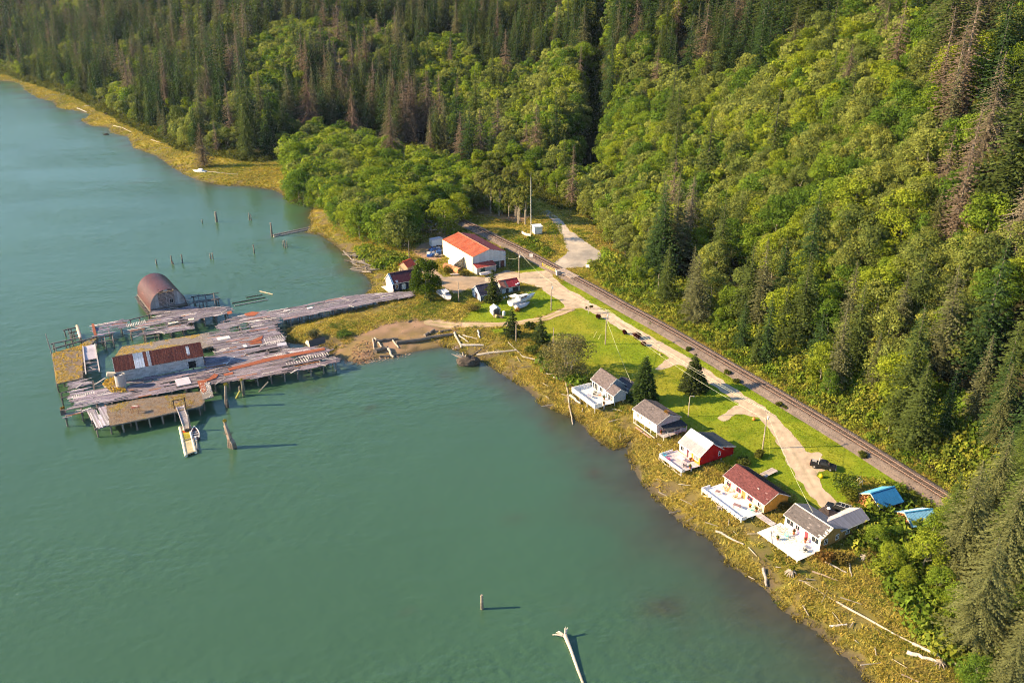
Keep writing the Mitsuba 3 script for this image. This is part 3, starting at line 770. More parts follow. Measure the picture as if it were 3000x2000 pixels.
def door(holder, p, u, w, h, n, col, frame=(.75, .75, .72)):
    k = part(holder, 'door')
    p, u, n = np.asarray(p, float), np.asarray(u, float), np.asarray(n, float); z = V3(0, 0, 1)
    m = MB(); m.hexa(np.array([p + n * .02, p + u * w + n * .02, p + u * w + n * .07, p + n * .07]), np.array([p + n * .02, p + u * w + n * .02, p + u * w + n * .07, p + n * .07]) + z * h, col)
    m.put(part(k, 'leaf'), 'satin')
    m = MB(); m.bar(p - u * .05 + n * .05, p - u * .05 + n * .05 + z * h, .1, .08, frame, up=n); m.bar(p + u * (w + .05) + n * .05, p + u * (w + .05) + n * .05 + z * h, .1, .08, frame, up=n); m.bar(p - u * .1 + n * .05 + z * (h + .05), p + u * (w + .1) + n * .05 + z * (h + .05), .08, .1, frame, up=z)
    m.put(part(k, 'frame'), 'satin')
    m = MB(); m.box(p + u * (w - .12) + n * .1 + z * 1.0, (.06, .06, .12), (.3, .28, .25)); m.put(part(k, 'handle'), 'metal')


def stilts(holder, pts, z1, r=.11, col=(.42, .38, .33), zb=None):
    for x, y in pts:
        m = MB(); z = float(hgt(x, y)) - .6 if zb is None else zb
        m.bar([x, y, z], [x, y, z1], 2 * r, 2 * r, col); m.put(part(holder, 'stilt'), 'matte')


def decking(mb, F, x0, x1, y0, y1, z, col, board=.16, amt=.06, seed=0, along='x'):
    r = np.random.default_rng(seed)
    n = int((y1 - y0) / board) if along == 'x' else int((x1 - x0) / board)
    for i in range(n):
        c = np.clip(np.array(col) * (1 + r.normal(0, amt)), 0, .9)
        if along == 'x':
            a, b = y0 + (y1 - y0) * i / n, y0 + (y1 - y0) * (i + 1) / n - .012
            q = [(x0, a), (x1, a), (x1, b), (x0, b)]
        else:
            a, b = x0 + (x1 - x0) * i / n, x0 + (x1 - x0) * (i + 1) / n - .012
            q = [(a, y0), (b, y0), (b, y1), (a, y1)]
        mb.hexa(F.loc([(x, y, z - .05) for x, y in q]), F.loc([(x, y, z) for x, y in q]), c)


def rail_fence(holder, F, pts, z, h, col, solid=False, step=1.5):
    m, p3 = MB(), [F(x, y, z) for x, y in pts]
    for a, b in zip(p3[:-1], p3[1:]):
        L = np.linalg.norm(b - a); k = max(1, int(L / step))
        for i in range(k + 1):
            q = a + (b - a) * i / k; m.bar(q, q + [0, 0, h], .1, .1, col)
        m.bar(a + [0, 0, h], b + [0, 0, h], .16, .06, col)
        if solid:
            kk = int(L / .2)
            for i in range(kk):
                q, q2 = a + (b - a) * (i + .08) / kk, a + (b - a) * (i + .92) / kk
                m.hexa(np.array([q, q2, q2 + F.v * .02, q + F.v * .02]) + [0, 0, -.25], np.array([q, q2, q2 + F.v * .02, q + F.v * .02]) + [0, 0, h - .02], np.clip(np.array(col) * rng.uniform(.93, 1.05), 0, .92))
        else:
            for zz in (.3, .62): m.bar(a + [0, 0, zz * h], b + [0, 0, zz * h], .05, .08, col)
    m.put(part(holder, 'railing'), 'matte')


def gable_walls(holder, F, L, W, z0, ze, zr, cols, siding=.2, inset=.3, seed=0, vert_gable=False, ratio=.5):
    """cols: front, back, left, right."""
    i = inset; m = MB(); fz = lambda y: ze + (zr - ze) * (y / (W * ratio) if y < W * ratio else (W - y) / (W * (1 - ratio))) - .1
    A, B, C_, D_ = F(i, i), F(L - i, i), F(L - i, W - i), F(i, W - i)
    wallq(m, A, B, z0, fz(i), cols[0], siding=siding, seed=seed)
    wallq(m, C_, D_, z0, fz(W - i), cols[1], siding=siding, seed=seed + 1)
    for (x, cc, sd) in ((L - i, cols[3], 1), (i, cols[2], -1)):
        lo, ym = fz(i), W * ratio
        p, q, mid = F(x, i), F(x, W - i), F(x, ym)
        zz = fz(ym)
        if sd > 0: wallq(m, p, mid, z0, (lo, zz), cc, siding=siding * 1.3, seed=seed + 2, horiz=False); wallq(m, mid, q, z0, (zz, fz(W - i)), cc, siding=siding * 1.3, seed=seed + 3, horiz=False)
        else: wallq(m, q, mid, z0, (fz(W - i), zz), cc, siding=siding * 1.3, seed=seed + 4, horiz=False); wallq(m, mid, p, z0, (zz, lo), cc, siding=siding * 1.3, seed=seed + 5, horiz=False)
    m.put(part(holder, 'wall'), 'matte')


def fascia(holder, F, L, W, ze, zr, col, ratio=.5, d=.16):
    m = MB(); ym = W * ratio
    m.bar(F(-.02, -.03, ze - .09), F(L + .02, -.03, ze - .09), .05, d, col); m.bar(F(-.02, W + .03, ze - .09), F(L + .02, W + .03, ze - .09), .05, d, col)
    for x in (-.03, L + .03): m.bar(F(x, 0, ze - .07), F(x, ym, zr - .07), .05, d, col); m.bar(F(x, ym, zr - .07), F(x, W, ze - .07), .05, d, col)
    m.put(part(holder, 'fascia'), 'satin')


def shingle_roof(holder, F, L, W, ze, zr, c1, c2=None, seed=0, patch=None, ratio=.5):
    ym = W * ratio
    for k, (a, b, c, d, cc) in enumerate([(F(0, 0, ze), F(L, 0, ze), F(L, ym, zr), F(0, ym, zr), c1), (F(L, W, ze), F(0, W, ze), F(0, ym, zr), F(L, ym, zr), c2 or c1)]):
        m = MB(); shingles(m, a, b, c, d, cc, seed=seed + k, patch=patch); m.put(part(holder, 'roof_slope'), 'matte')
    m = MB(); m.bar(F(0, ym, zr + .04), F(L, ym, zr + .04), .28, .05, np.array(c1) * .9); m.put(part(holder, 'ridge_cap'), 'matte')


def tin_roof(holder, F, L, W, ze, zr, n, col1, col2=None, ridge=None, seed=0, ratio=.5, pitch=.25, h=.03):
    ym = W * ratio
    panels(holder, 'roof_panel', F(0, 0, ze), F(L, 0, ze), F(L, ym, zr), F(0, ym, zr), n, col1, seed=seed, pitch=pitch, h=h)
    panels(holder, 'roof_panel', F(L, W, ze), F(0, W, ze), F(0, ym, zr), F(L, ym, zr), n, col2 or col1, seed=seed + 1, pitch=pitch, h=h)
    m = MB(); m.bar(F(0, ym, zr + .05), F(L, ym, zr + .05), .34, .05, ridge or (.5, .5, .52)); m.put(part(holder, 'ridge_cap'), 'satin')


# small things of the decks
def chair(F, x, y, z, rz, col, label, group=None):
    t = thing('garden_chair', label, 'chair', group)
    o = F(x, y, z); R = R2(F.a + rz); g = lambda a, b, c: o + np.r_[R @ [a, b], c]
    m = MB()
    for i in range(5): m.bar(g(-.28, -.24 + i * .12, .34 - .02), g(.28, -.24 + i * .12, .42), .1, .03, col)
    m.put(part(t, 'seat'), 'satin')
    m = MB()
    for i in range(5): m.bar(g(-.28, -.24 + i * .12, .32), g(-.62, -.24 + i * .12, 1.05 - .03 * abs(i - 2)), .1, .03, col, up=(1, 0, 0))
    m.put(part(t, 'backrest'), 'satin')
    for sy in (-1, 1):
        m = MB(); m.bar(g(.28, sy * .32, 0), g(.28, sy * .32, .58), .07, .04, col); m.bar(g(-.42, sy * .32, 0), g(.0, sy * .32, .4), .07, .04, col); m.put(part(t, 'leg'), 'satin')
        m = MB(); m.bar(g(-.45, sy * .34, .6), g(.36, sy * .34, .6), .13, .03, col); m.put(part(t, 'armrest'), 'satin')
    return t


def table(F, x, y, z, rz, size, col, label):
    t = thing('deck_table', label, 'table')
    o = F(x, y, z); R = R2(F.a + rz); g = lambda a, b, c: o + np.r_[R @ [a, b], c]
    m = MB(); L, W = size
    for i in range(5): m.bar(g(-L / 2, -W / 2 + W * (i + .5) / 5, .72), g(L / 2, -W / 2 + W * (i + .5) / 5, .72), W / 5.4, .04, col)
    m.put(part(t, 'table_top'), 'satin')
    for sx in (-1, 1):
        for sy in (-1, 1):
            m = MB(); m.bar(g(sx * L * .42, sy * W * .4, 0), g(sx * L * .42, sy * W * .4, .7), .07, .07, col); m.put(part(t, 'leg'), 'satin')
    return t


def leaf_ball(mb, c, rad, n, col, size, r, flat=1.0, amt=.2):
    d = r.normal(size=(n, 3)); d /= np.linalg.norm(d, axis=1, keepdims=True)
    pos = np.asarray(c) + d * np.asarray(rad) * r.uniform(.6, 1.05, (n, 1)) * np.array([1, 1, flat])
    nn = d + r.normal(0, .6, (n, 3)); nn /= np.linalg.norm(nn, axis=1, keepdims=True)
    v, f = leaf_tris(pos, nn, size, r)
    mb.add(v, f, np.repeat(cvar(col, n, amt, int(r.integers(1e9))), 3, 0))


def pot(F, x, y, z, label, flower=(.55, .05, .12), potc=(.35, .12, .06), h=.4):
    t = thing('potted_plant', label, 'potted plant')
    o = F(x, y, z); r = np.random.default_rng(int(abs(x * 91 + y * 37 + z * 7) * 10))
    m = MB(); m.tube([o, o + [0, 0, h * .9], o + [0, 0, h]], [.17, .24, .26], potc, 10); m.put(part(t, 'pot'), 'matte')
    m = MB(); leaf_ball(m, o + [0, 0, h + .22], .34, 60, (.06, .12, .02), .13, r); leaf_ball(m, o + [0, 0, h + .32], .3, 36, flower, .12, r); m.put(part(t, 'foliage'), 'leaf')
    return t


# ------------------------------------------------------------------ the railway
seg = np.r_[0, np.cumsum(np.linalg.norm(np.diff(rail_xy, axis=0), axis=1))]
from scipy.interpolate import CubicSpline
rs = CubicSpline(seg, rail_xy); RAIL_L = seg[-1]


def rail_at(s):
    s = np.asarray(s, float); p, d = rs(s), rs(s, 1); d = d / np.linalg.norm(d, axis=-1, keepdims=True)
    return p, np.stack([-d[..., 1], d[..., 0]], -1), d


ss = np.arange(0, RAIL_L, 1.2)
p_, n_, d_ = rail_at(ss)
prof = [(-3.3, -.75), (-2.2, -.02), (-1.5, .28), (1.5, .28), (2.0, .0), (2.9, -.24), (3.7, -.75)]     # + side: towards the road? corrected below
side = 1.0 if (P(1700, 950, 2.2)[:2] - p_[len(p_) // 2]) @ n_[len(p_) // 2] > 0 else -1.0
zr_ = 2.75
gv = np.array([[np.r_[p_[i] + n_[i] * side * a, max(zr_ + b, hgt(*(p_[i] + n_[i] * side * a)) + .03 if b < -.1 else -9)] for a, b in prof] for i in range(len(ss))])
gv = np.concatenate([gv[:, :1] * 1, (gv[:, :-1] + gv[:, 1:]) / 2, gv], 1) if False else gv
m = MB(); k = len(prof); i = np.arange(len(ss) * k).reshape(len(ss), k)
cc = meshkit.fbm(gv.reshape(-1, 3) * [.9, .9, 0], 3, seed=71)
m.add(gv.reshape(-1, 3), np.stack([i[:-1, :-1], i[1:, :-1], i[1:, 1:], i[:-1, 1:]], -1).reshape(-1, 4), np.array([.215, .17, .145]) * (.6 + .8 * cc[:, None]))
m.put('railway_ballast', 'ground_mat', smooth=True); labels['railway_ballast'] = {'label': 'grey crushed-stone bed under the railway track', 'kind': 'structure'}
# the stones that lie on it
r = np.random.default_rng(5); ns = 26000
s_ = r.uniform(0, RAIL_L, ns) ** 1.0; a_ = r.uniform(-2.3, 3.2, ns); pp, nn, _ = rail_at(s_)
q = pp + nn * side * a_[:, None]; zq = np.interp(a_, [x[0] for x in prof], [zr_ + x[1] for x in prof]) + .01
sz = r.uniform(.05, .13, ns); th_ = r.uniform(0, 6.28, ns)
tri = np.array([[1, 0, 0], [-.5, .87, 0], [-.5, -.87, 0], [0, 0, .8]]); ff = np.array([[0, 1, 3], [1, 2, 3], [2, 0, 3]])
ca, sa = np.cos(th_), np.sin(th_)
vv = np.stack([tri[None, :, 0] * ca[:, None] - tri[None, :, 1] * sa[:, None], tri[None, :, 0] * sa[:, None] + tri[None, :, 1] * ca[:, None], np.tile(tri[:, 2], (ns, 1))], -1) * sz[:, None, None] + np.c_[q, zq][:, None]
m = MB(); m.add(vv.reshape(-1, 3), (ff[None] + np.arange(ns)[:, None, None] * 4).reshape(-1, 3), np.repeat(cvar((.22, .18, .17), ns, .3, 3), 4, 0))
m.put('ballast_stones', 'matte'); labels['ballast_stones'] = {'label': 'loose grey ballast stones along the track', 'category': 'gravel', 'kind': 'stuff'}
track_t = thing('railway_track', 'single rusty railway track running diagonally past the village', 'railway track')
for o in (-.75, .75):
    m = MB(); pts = np.c_[p_ + n_ * o, np.full(len(ss), zr_ + .44)]
    for a, b in zip(pts[:-1], pts[1:]): m.bar(a, b + (b - a) * .01, .075, .05, (.42, .36, .33)); m.bar(a - [0, 0, .085], b + (b - a) * .01 - [0, 0, .085], .05, .12, (.26, .115, .06)); m.bar(a - [0, 0, .15], b + (b - a) * .01 - [0, 0, .15], .15, .03, (.24, .11, .06))
    m.put(part(track_t, 'rail'), 'satin')
sl = np.arange(0, RAIL_L, .56); r = np.random.default_rng(6)
ps, nsl, ds = rail_at(sl)
dq = np.linalg.norm(ps, axis=1); near = set(np.argsort(dq)[30:328].tolist()); rest = MB()
for j in range(len(sl)):
    m = MB() if j in near else rest
    a, b = ps[j] - nsl[j] * (1.3 + r.normal(0, .04)), ps[j] + nsl[j] * (1.3 + r.normal(0, .04))
    m.bar(np.r_[a, zr_ + .29], np.r_[b, zr_ + .29], .25, .16, np.array([.105, .072, .055]) * r.uniform(.7, 1.5))
    if j in near: m.put(part(track_t, 'sleeper'), 'matte')
k = rest.put(part(track_t, 'far_sleepers'), 'matte'); labels[k] = {'kind': 'stuff'}
# timber planks of the level crossing
m = MB(); sx = float(seg[5] + 6) - 6
for o in np.arange(-1.9, 2.0, .28):
    if abs(abs(o) - .75) < .13: continue
    a, n1, d1 = rail_at(sx - 5.5); b, n2, d2 = rail_at(sx + 4.5)
    m.bar(np.r_[a + n1 * o, zr_ + .45], np.r_[b + n2 * o, zr_ + .45], .25, .08, np.array([.42, .34, .28]) * r.uniform(.8, 1.15))
t = thing('crossing_planks', 'pale timber planks of the level crossing between the rails', 'level crossing'); m.put(t, 'matte')

# ------------------------------------------------------------------ the five waterside houses, from far to near
WHITE = (.80, .80, .78)
# grey house
t = thing('grey_house', 'small blue-grey house with dark shingle roof and white deck, farthest of the waterside row', 'house')
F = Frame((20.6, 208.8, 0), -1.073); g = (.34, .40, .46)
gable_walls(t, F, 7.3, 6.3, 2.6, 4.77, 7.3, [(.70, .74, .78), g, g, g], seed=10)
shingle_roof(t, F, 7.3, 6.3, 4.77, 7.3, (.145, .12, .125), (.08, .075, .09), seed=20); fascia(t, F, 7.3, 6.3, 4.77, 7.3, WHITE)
n = -F.v
window(t, F(.9, .3, 2.75), F.u, .5, 1.75, n, bars=0); window(t, F(1.6, .3, 2.75), F.u, 1.5, 1.75, n, bars=1); window(t, F(4.2, .3, 3.3), F.u, 1.2, 1.0, n)
window(t, F(7.0, 1.5, 5.2), F.v, .9, .9, F.u)
W_ = Frame(F(7.3, -.15), F.a)
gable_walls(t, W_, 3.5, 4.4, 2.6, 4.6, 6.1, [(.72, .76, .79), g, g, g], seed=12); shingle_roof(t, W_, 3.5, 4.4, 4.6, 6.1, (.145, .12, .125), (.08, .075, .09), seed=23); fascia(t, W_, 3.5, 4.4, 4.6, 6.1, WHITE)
for j in range(4): window(t, W_(.75 + j * .55, .3, 2.75), W_.u, .45, 1.6, n, bars=0)
B_ = Frame(F(3.2, 5.9), F.a); gable_walls(t, B_, 7.2, 3.6, 2.4, 4.3, 5.0, [g, g, g, g], seed=14); shingle_roof(t, B_, 7.2, 3.6, 4.3, 5.0, (.11, .10, .11), seed=26); fascia(t, B_, 7.2, 3.6, 4.3, 5.0, (.6, .62, .65))
window(t, B_(6.9, 1.2, 2.9), B_.v, .9, 1.1, B_.u)
m = MB(); decking(m, F, -.2, 10.6, -5.6, .25, 2.6, (.80, .78, .75), seed=1); k = m.put(part(t, 'decking'), 'matte'); labels[k] = {'kind': 'stuff'}
rail_fence(t, F, [(-.2, .2), (-.2, -5.6), (10.6, -5.6), (10.6, -3.4)], 2.6, 1.0, (.82, .81, .80), solid=True)
stilts(t, [F(x, y)[:2] for x in (0, 3.5, 7, 10.4) for y in (-5.4, -2.6, .6)], 2.55, col=(.6, .58, .54)); stilts(t, [F(x, y)[:2] for x in (3.4, 7, 10.4) for y in (3.2, 5.8)], 2.6)
GREYDECK = F
# white house
t = thing('white_house', 'white stilt house with brown-grey shingle roof, mossy chimney and dark porch roof', 'house')
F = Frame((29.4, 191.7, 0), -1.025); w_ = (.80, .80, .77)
L, W, ze, zr = 9.4, 7.6, 5.15, 6.75
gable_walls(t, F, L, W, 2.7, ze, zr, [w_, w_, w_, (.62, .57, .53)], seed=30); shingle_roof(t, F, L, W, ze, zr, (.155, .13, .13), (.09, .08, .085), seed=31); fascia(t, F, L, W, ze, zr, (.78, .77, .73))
n = -F.v
window(t, F(1.5, .3, 3.7), F.u, .9, .9, n, pane=(.16, .17, .16)); window(t, F(3.1, .3, 3.9), F.u, .6, .7, n, pane=(.16, .17, .16)); window(t, F(6.2, .3, 3.9), F.u, .6, .6, n, pane=(.16, .17, .16))
m = MB(); m.box(F(L - .9, W * .5 + .1, zr + .15), (.7, .6, 1.1), (.20, .12, .09), F.a); k = m.put(part(t, 'chimney'), 'matte')
r = np.random.default_rng(3); m = MB(); leaf_ball(m, F(L - 1.1, W * .5 - .2, zr + .5), .55, 90, (.34, .2, .04), .2, r, .5); m.put(part(k, 'moss'), 'leaf')
# porch on its near gable
m = MB(); shingles(m, F(L - .2, 1.5, 4.35), F(L + 2.3, 1.5, 3.95), F(L + 2.3, W + .1, 3.95), F(L - .2, W + .1, 4.35), (.045, .05, .06), seed=33); m.put(part(t, 'porch_roof'), 'matte')
m = MB(); decking(m, F, L - .3, L + 2.4, .2, W - .1, 2.7, (.45, .42, .42), along='y', seed=3); k = m.put(part(t, 'porch_floor'), 'matte'); labels[k] = {'kind': 'stuff'}
for y in (1.6, 3.7, 5.6, 7.4):
    m = MB(); m.bar(F(L + 2.2, y, 2.7), F(L + 2.2, y, 3.93), .14, .14, (.72, .7, .68)); m.put(part(t, 'porch_post'), 'satin')
rail_fence(t, F, [(L + 2.3, .3), (L + 2.3, W - .2)], 2.7, .75, (.72, .68, .66))
window(t, F(L - .3, 2.2, 3.2), F.v, .9, .8, F.u); door(t, F(L - .3, 5.2, 2.72), F.v, .9, 1.6, F.u, (.05, .04, .05))
stilts(t, [F(x, y)[:2] for x in (.4, 1.2, 4.6, 6.9, 9.1) for y in (.4, 4)], 2.7, col=(.66, .6, .5)); stilts(t, [F(L + 2.2, y)[:2] for y in (.4, 2.5, 4.7, 7)], 2.65, col=(.66, .6, .5))
m = MB(); m.bar(F(1.0, -.1, 1.9), F(L, -.4, 1.7), .25, .12, (.6, .5, .42)); m.bar(F(2.6, -.7, 1.5), F(8.4, -.9, 1.4), .5, .08, (.42, .28, .24)); m.put(part(t, 'walkway'), 'matte')
WHITEF = F
# red house
t = thing('red_house', 'bright red house with ribbed grey metal roof and orange-white waterside front', 'house')
F = Frame((38.0, 176.2, 0), -1.054); L, W, ze, zr = 7.65, 7.0, 4.85, 7.4
red, org = (.46, .012, .012), (.78, .25, .03)
gable_walls(t, F, L, W, 2.55, ze, zr, [org, red, red, red], seed=40)
tin = lambda i: (lambda U, W2, r: np.where((W2 > .66)[..., None], np.array([.60, .59, .60]), np.array([.34, .32, .335]) * (1 + r.normal(0, .10, (U.shape[0], 1, 1)))))
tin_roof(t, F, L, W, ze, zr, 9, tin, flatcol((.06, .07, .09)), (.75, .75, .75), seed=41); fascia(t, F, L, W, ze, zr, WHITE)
Bk = Frame(F(0, 5.6), F.a)                                  # the low rear addition
m = MB(); a = [F(L - .3, 4.6), F(L - .3, 10.2), F(.3, 10.2), F(.3, 4.6)]
wallq(m, a[0], a[1], 2.5, (5.9, 4.5), red, siding=.26, seed=43, horiz=False); wallq(m, a[1], a[2], 2.5, 4.5, red, siding=.2, seed=44); wallq(m, a[2], a[3], 2.5, (4.5, 5.9), red, siding=.26, seed=45, horiz=False); m.put(part(t, 'rear_wall'), 'matte')
panels(t, 'rear_roof_panel', F(L, 10.5, 4.55), F(0, 10.5, 4.55), F(0, 5.0, 6.15), F(L, 5.0, 6.15), 7, flatcol((.07, .08, .10)), seed=46)
m = MB(); m.bar(F(L + .03, 10.5, 4.5), F(L + .03, 5.0, 6.1), .05, .16, WHITE); m.put(part(t, 'rear_fascia'), 'satin')
n = -F.v
m = MB(); wallq(m, F(.32, .27), F(2.9, .27), 2.75, 4.75, (.82, .78, .68), th=.02, siding=.2); wallq(m, F(2.9, .27), F(4.5, .27), 2.6, 4.75, (.80, .78, .74), th=.02); m.put(part(t, 'white_panel'), 'matte')
window(t, F(.9, .25, 3.35), F.u, 1.0, 1.0, n, bars=1); window(t, F(5.3, .3, 3.3), F.u, 1.5, 1.0, n, pane=(.2, .22, .24)); window(t, F(3.9, .25, 3.6), F.u, .4, .7, n, bars=0)
door(t, F(2.95, .25, 2.62), F.u, .75, 1.9, n, (.12, .04, .05))
window(t, F(L - .3, 5.7, 3.5), F.v, .55, .55, F.u, bars=0, frame=(.85, .85, .85)); window(t, F(L - .3, 5.7, 4.15), F.v, .22, .4, F.u, bars=0, frame=(.85, .85, .85))
m = MB(); decking(m, F, -.3, 7.6, -5.0, .25, 2.55, (.62, .52, .55), seed=5); k = m.put(part(t, 'decking'), 'matte'); labels[k] = {'kind': 'stuff'}
rail_fence(t, F, [(-.3, -1.2), (-.3, -5.0), (7.6, -5.0), (7.6, -4.2)], 2.55, .55, (.80, .77, .75), solid=True)
m = MB()
for x0, x1 in ((-.2, 3.6), (3.6, 7.5)): m.bar(F(x0, -5.0, 2.4), F(x1, -5.0, .9), .08, .12, (.62, .58, .5)); m.bar(F(x0, -5.0, 1.5), F(x1, -5.0, 1.6), .08, .12, (.62, .58, .5))
m.put(part(t, 'deck_brace'), 'matte')
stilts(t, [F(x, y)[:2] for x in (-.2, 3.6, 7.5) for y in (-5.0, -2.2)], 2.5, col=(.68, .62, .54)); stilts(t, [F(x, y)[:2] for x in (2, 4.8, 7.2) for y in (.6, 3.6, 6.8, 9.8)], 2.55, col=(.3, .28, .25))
REDF = F
# orange house
t = thing('orange_house', 'long orange-yellow house with plain dark red-brown roof and big white deck', 'house')
F = Frame((45.3, 162.5, 0), -1.077); L, W, ze, zr = 12.75, 7.1, 4.66, 6.5
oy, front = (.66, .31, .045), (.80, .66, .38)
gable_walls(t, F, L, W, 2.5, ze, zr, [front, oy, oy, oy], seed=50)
rb = lambda U, V_, c, r: c * (1.18 if V_ > .94 else 1) + (np.array([.12, .1, .1]) if (U > .8 and r.uniform() < .02) else 0)
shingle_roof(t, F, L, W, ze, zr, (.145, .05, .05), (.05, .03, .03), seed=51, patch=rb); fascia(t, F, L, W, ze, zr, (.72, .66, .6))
m = MB(); m.box(F(8.7, 1.9, 5.72), (.5, .22, .16), (.5, .4, .38), F.a); m.put(part(t, 'roof_vent'), 'satin')
n = -F.v
for x, w in ((.8, .5), (1.5, .5)): window(t, F(x, .3, 3.9), F.u, w, .45, n, bars=0)
window(t, F(1.2, .3, 3.05), F.u, 1.1, .8, n, frame=(.5, .1, .16)); window(t, F(4.2, .3, 3.2), F.u, 1.2, .9, n, frame=(.6, .06, .16)); window(t, F(7.6, .3, 3.15), F.u, 1.4, .9, n, frame=(.65, .06, .2))
door(t, F(5.9, .3, 2.52), F.u, .85, 1.85, n, (.45, .2, .06), (.6, .3, .1)); window(t, F(10.6, .3, 3.2), F.u, .9, .9, n)
m = MB(); decking(m, F, -.2, 12.2, -5.4, .25, 2.5, (.82, .82, .83), seed=6); k = m.put(part(t, 'decking'), 'matte'); labels[k] = {'kind': 'stuff'}
rail_fence(t, F, [(-.2, -3.2), (-.2, -5.4), (12.2, -5.4), (12.2, -4.0)], 2.5, .6, (.82, .82, .81), solid=True)
m = MB()
for x in np.arange(.6, 12, 1.2): m.bar(F(x, -5.55, 2.45), F(x, -5.5, 2.7), .1, .16, (.12, .13, .14))
m.put(part(t, 'solar_light'), 'satin')
m = MB()
for j in range(4): m.bar(F(-.2 + j * 3.1, -5.3, 2.4 if j % 2 else 1.1), F(-.2 + (j + 1) * 3.1, -5.3, 1.1 if j % 2 else 2.4), .08, .12, (.66, .62, .52))
m.put(part(t, 'deck_brace'), 'matte')
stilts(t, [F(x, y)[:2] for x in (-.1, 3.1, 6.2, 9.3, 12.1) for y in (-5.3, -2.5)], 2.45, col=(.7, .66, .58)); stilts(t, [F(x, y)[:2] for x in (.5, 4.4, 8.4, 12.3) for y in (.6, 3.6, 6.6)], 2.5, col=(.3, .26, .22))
ORF = F
# lilac house
t = thing('lilac_house', 'tan and lilac house with weathered grey roof and L-shaped rear wing, nearest of the row', 'house')
F = Frame((54.2, 147.9, 0), -1.045); L, W, ze, zr = 9.75, 6.9, 4.75, 6.45; RT = .42
tan, lil = (.40, .25, .085), (.62, .53, .72)
gable_walls(t, F, L, W, 2.4, ze, zr, [lil, tan, lil, tan], seed=60, ratio=RT)
def worn(U, V_, c, r): return c * 0 + np.array([.62, .60, .57]) if (U > .86 and r.uniform() < .38) else (c * 1.9 if r.uniform() < .012 else c)
ym = W * RT
m = MB(); shingles(m, F(0, 0, ze), F(L, 0, ze), F(L, ym, zr), F(0, ym, zr), (.13, .115, .115), seed=61, patch=worn); m.put(part(t, 'roof_slope'), 'matte')
panels(t, 'roof_panel', F(L, W, ze + .25), F(0, W, ze + .25), F(0, ym, zr), F(L, ym, zr), 8, flatcol((.19, .20, .24), .1), seed=62, pitch=.4)
m = MB(); m.bar(F(0, ym, zr + .05), F(L, ym, zr + .05), .3, .06, (.7, .68, .66)); m.put(part(t, 'ridge_cap'), 'satin')
m = MB(); m.bar(F(-.02, -.03, ze - .09), F(L, -.03, ze - .09), .05, .16, (.75, .7, .6)); m.bar(F(L + .03, 0, ze - .07), F(L + .03, ym, zr - .07), .05, .16, (.6, .5, .35)); m.bar(F(-.03, 0, ze - .07), F(-.03, ym, zr - .07), .05, .16, WHITE); m.put(part(t, 'fascia'), 'satin')
n = -F.v
m = MB(); wallq(m, F(.32, .27), F(L - .32, .27), 3.15, 4.72, (.82, .76, .62), th=.02); m.put(part(t, 'cream_panel'), 'matte')
window(t, F(.9, .25, 3.3), F.u, 1.7, 1.1, n, frame=(.78, .72, .8)); window(t, F(3.2, .25, 3.4), F.u, .9, .9, n, frame=(.8, .6, .7)); window(t, F(7.4, .25, 3.2), F.u, 1.6, 1.1, n, frame=(.8, .76, .7))
door(t, F(5.6, .25, 2.42), F.u, .9, 1.9, n, (.36, .05, .07), (.8, .74, .6))
for y, w in ((1.3, .8), (4.5, .7)): window(t, F(L - .3, y, 3.1), F.v, w, 1.1, F.u, frame=(.82, .82, .80))
G = Frame(F(L - 4.7, W - .6), F.a + math.pi / 2); gL = 6.9             # the wing runs inland: its u is away from the water
m = MB(); q = [G(0, -4.4 + .1), G(gL, -4.4 + .1), G(gL, -.2), G(0, -.2)]
wallq(m, q[0], q[1], 2.4, 4.85, tan, siding=.4, seed=64, horiz=False); wallq(m, q[1], (q[1] + q[2]) / 2, 2.4, (4.85, 6.0), tan, siding=.3, seed=65, horiz=False); wallq(m, (q[1] + q[2]) / 2, q[2], 2.4, (6.0, 4.85), tan, siding=.3, seed=66, horiz=False); wallq(m, q[2], q[3], 2.4, 4.85, tan, siding=.4, seed=67, horiz=False); m.put(part(t, 'wing_wall'), 'matte')
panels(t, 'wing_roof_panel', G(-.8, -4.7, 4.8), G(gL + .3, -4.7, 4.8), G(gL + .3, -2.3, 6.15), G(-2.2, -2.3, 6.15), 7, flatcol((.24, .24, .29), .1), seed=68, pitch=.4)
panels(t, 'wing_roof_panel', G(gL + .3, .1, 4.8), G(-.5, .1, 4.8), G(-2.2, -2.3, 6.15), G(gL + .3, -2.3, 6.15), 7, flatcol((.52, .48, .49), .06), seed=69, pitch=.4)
m = MB(); m.bar(G(-.8, -4.73, 4.72), G(gL + .3, -4.73, 4.72), .05, .16, (.6, .58, .55)); m.bar(G(gL + .33, -4.7, 4.72), G(gL + .33, -2.3, 6.08), .05, .16, (.5, .48, .45)); m.put(part(t, 'wing_fascia'), 'satin')
for x, w in ((1.2, .8), (4.3, 1.2)): window(t, G(x, -4.3, 3.2), G.u, w, 1.15, -G.v, frame=(.82, .82, .80))
m = MB(); decking(m, F, -.6, 9.9, -6.2, .25, 2.4, (.84, .84, .84), seed=7); k = m.put(part(t, 'decking'), 'matte'); labels[k] = {'kind': 'stuff'}
stilts(t, [F(x, y)[:2] for x in (-.4, 2.3, 5.0, 7.4, 9.7) for y in (-6.0, -3)], 2.35, col=(.6, .58, .54))
LILF = F
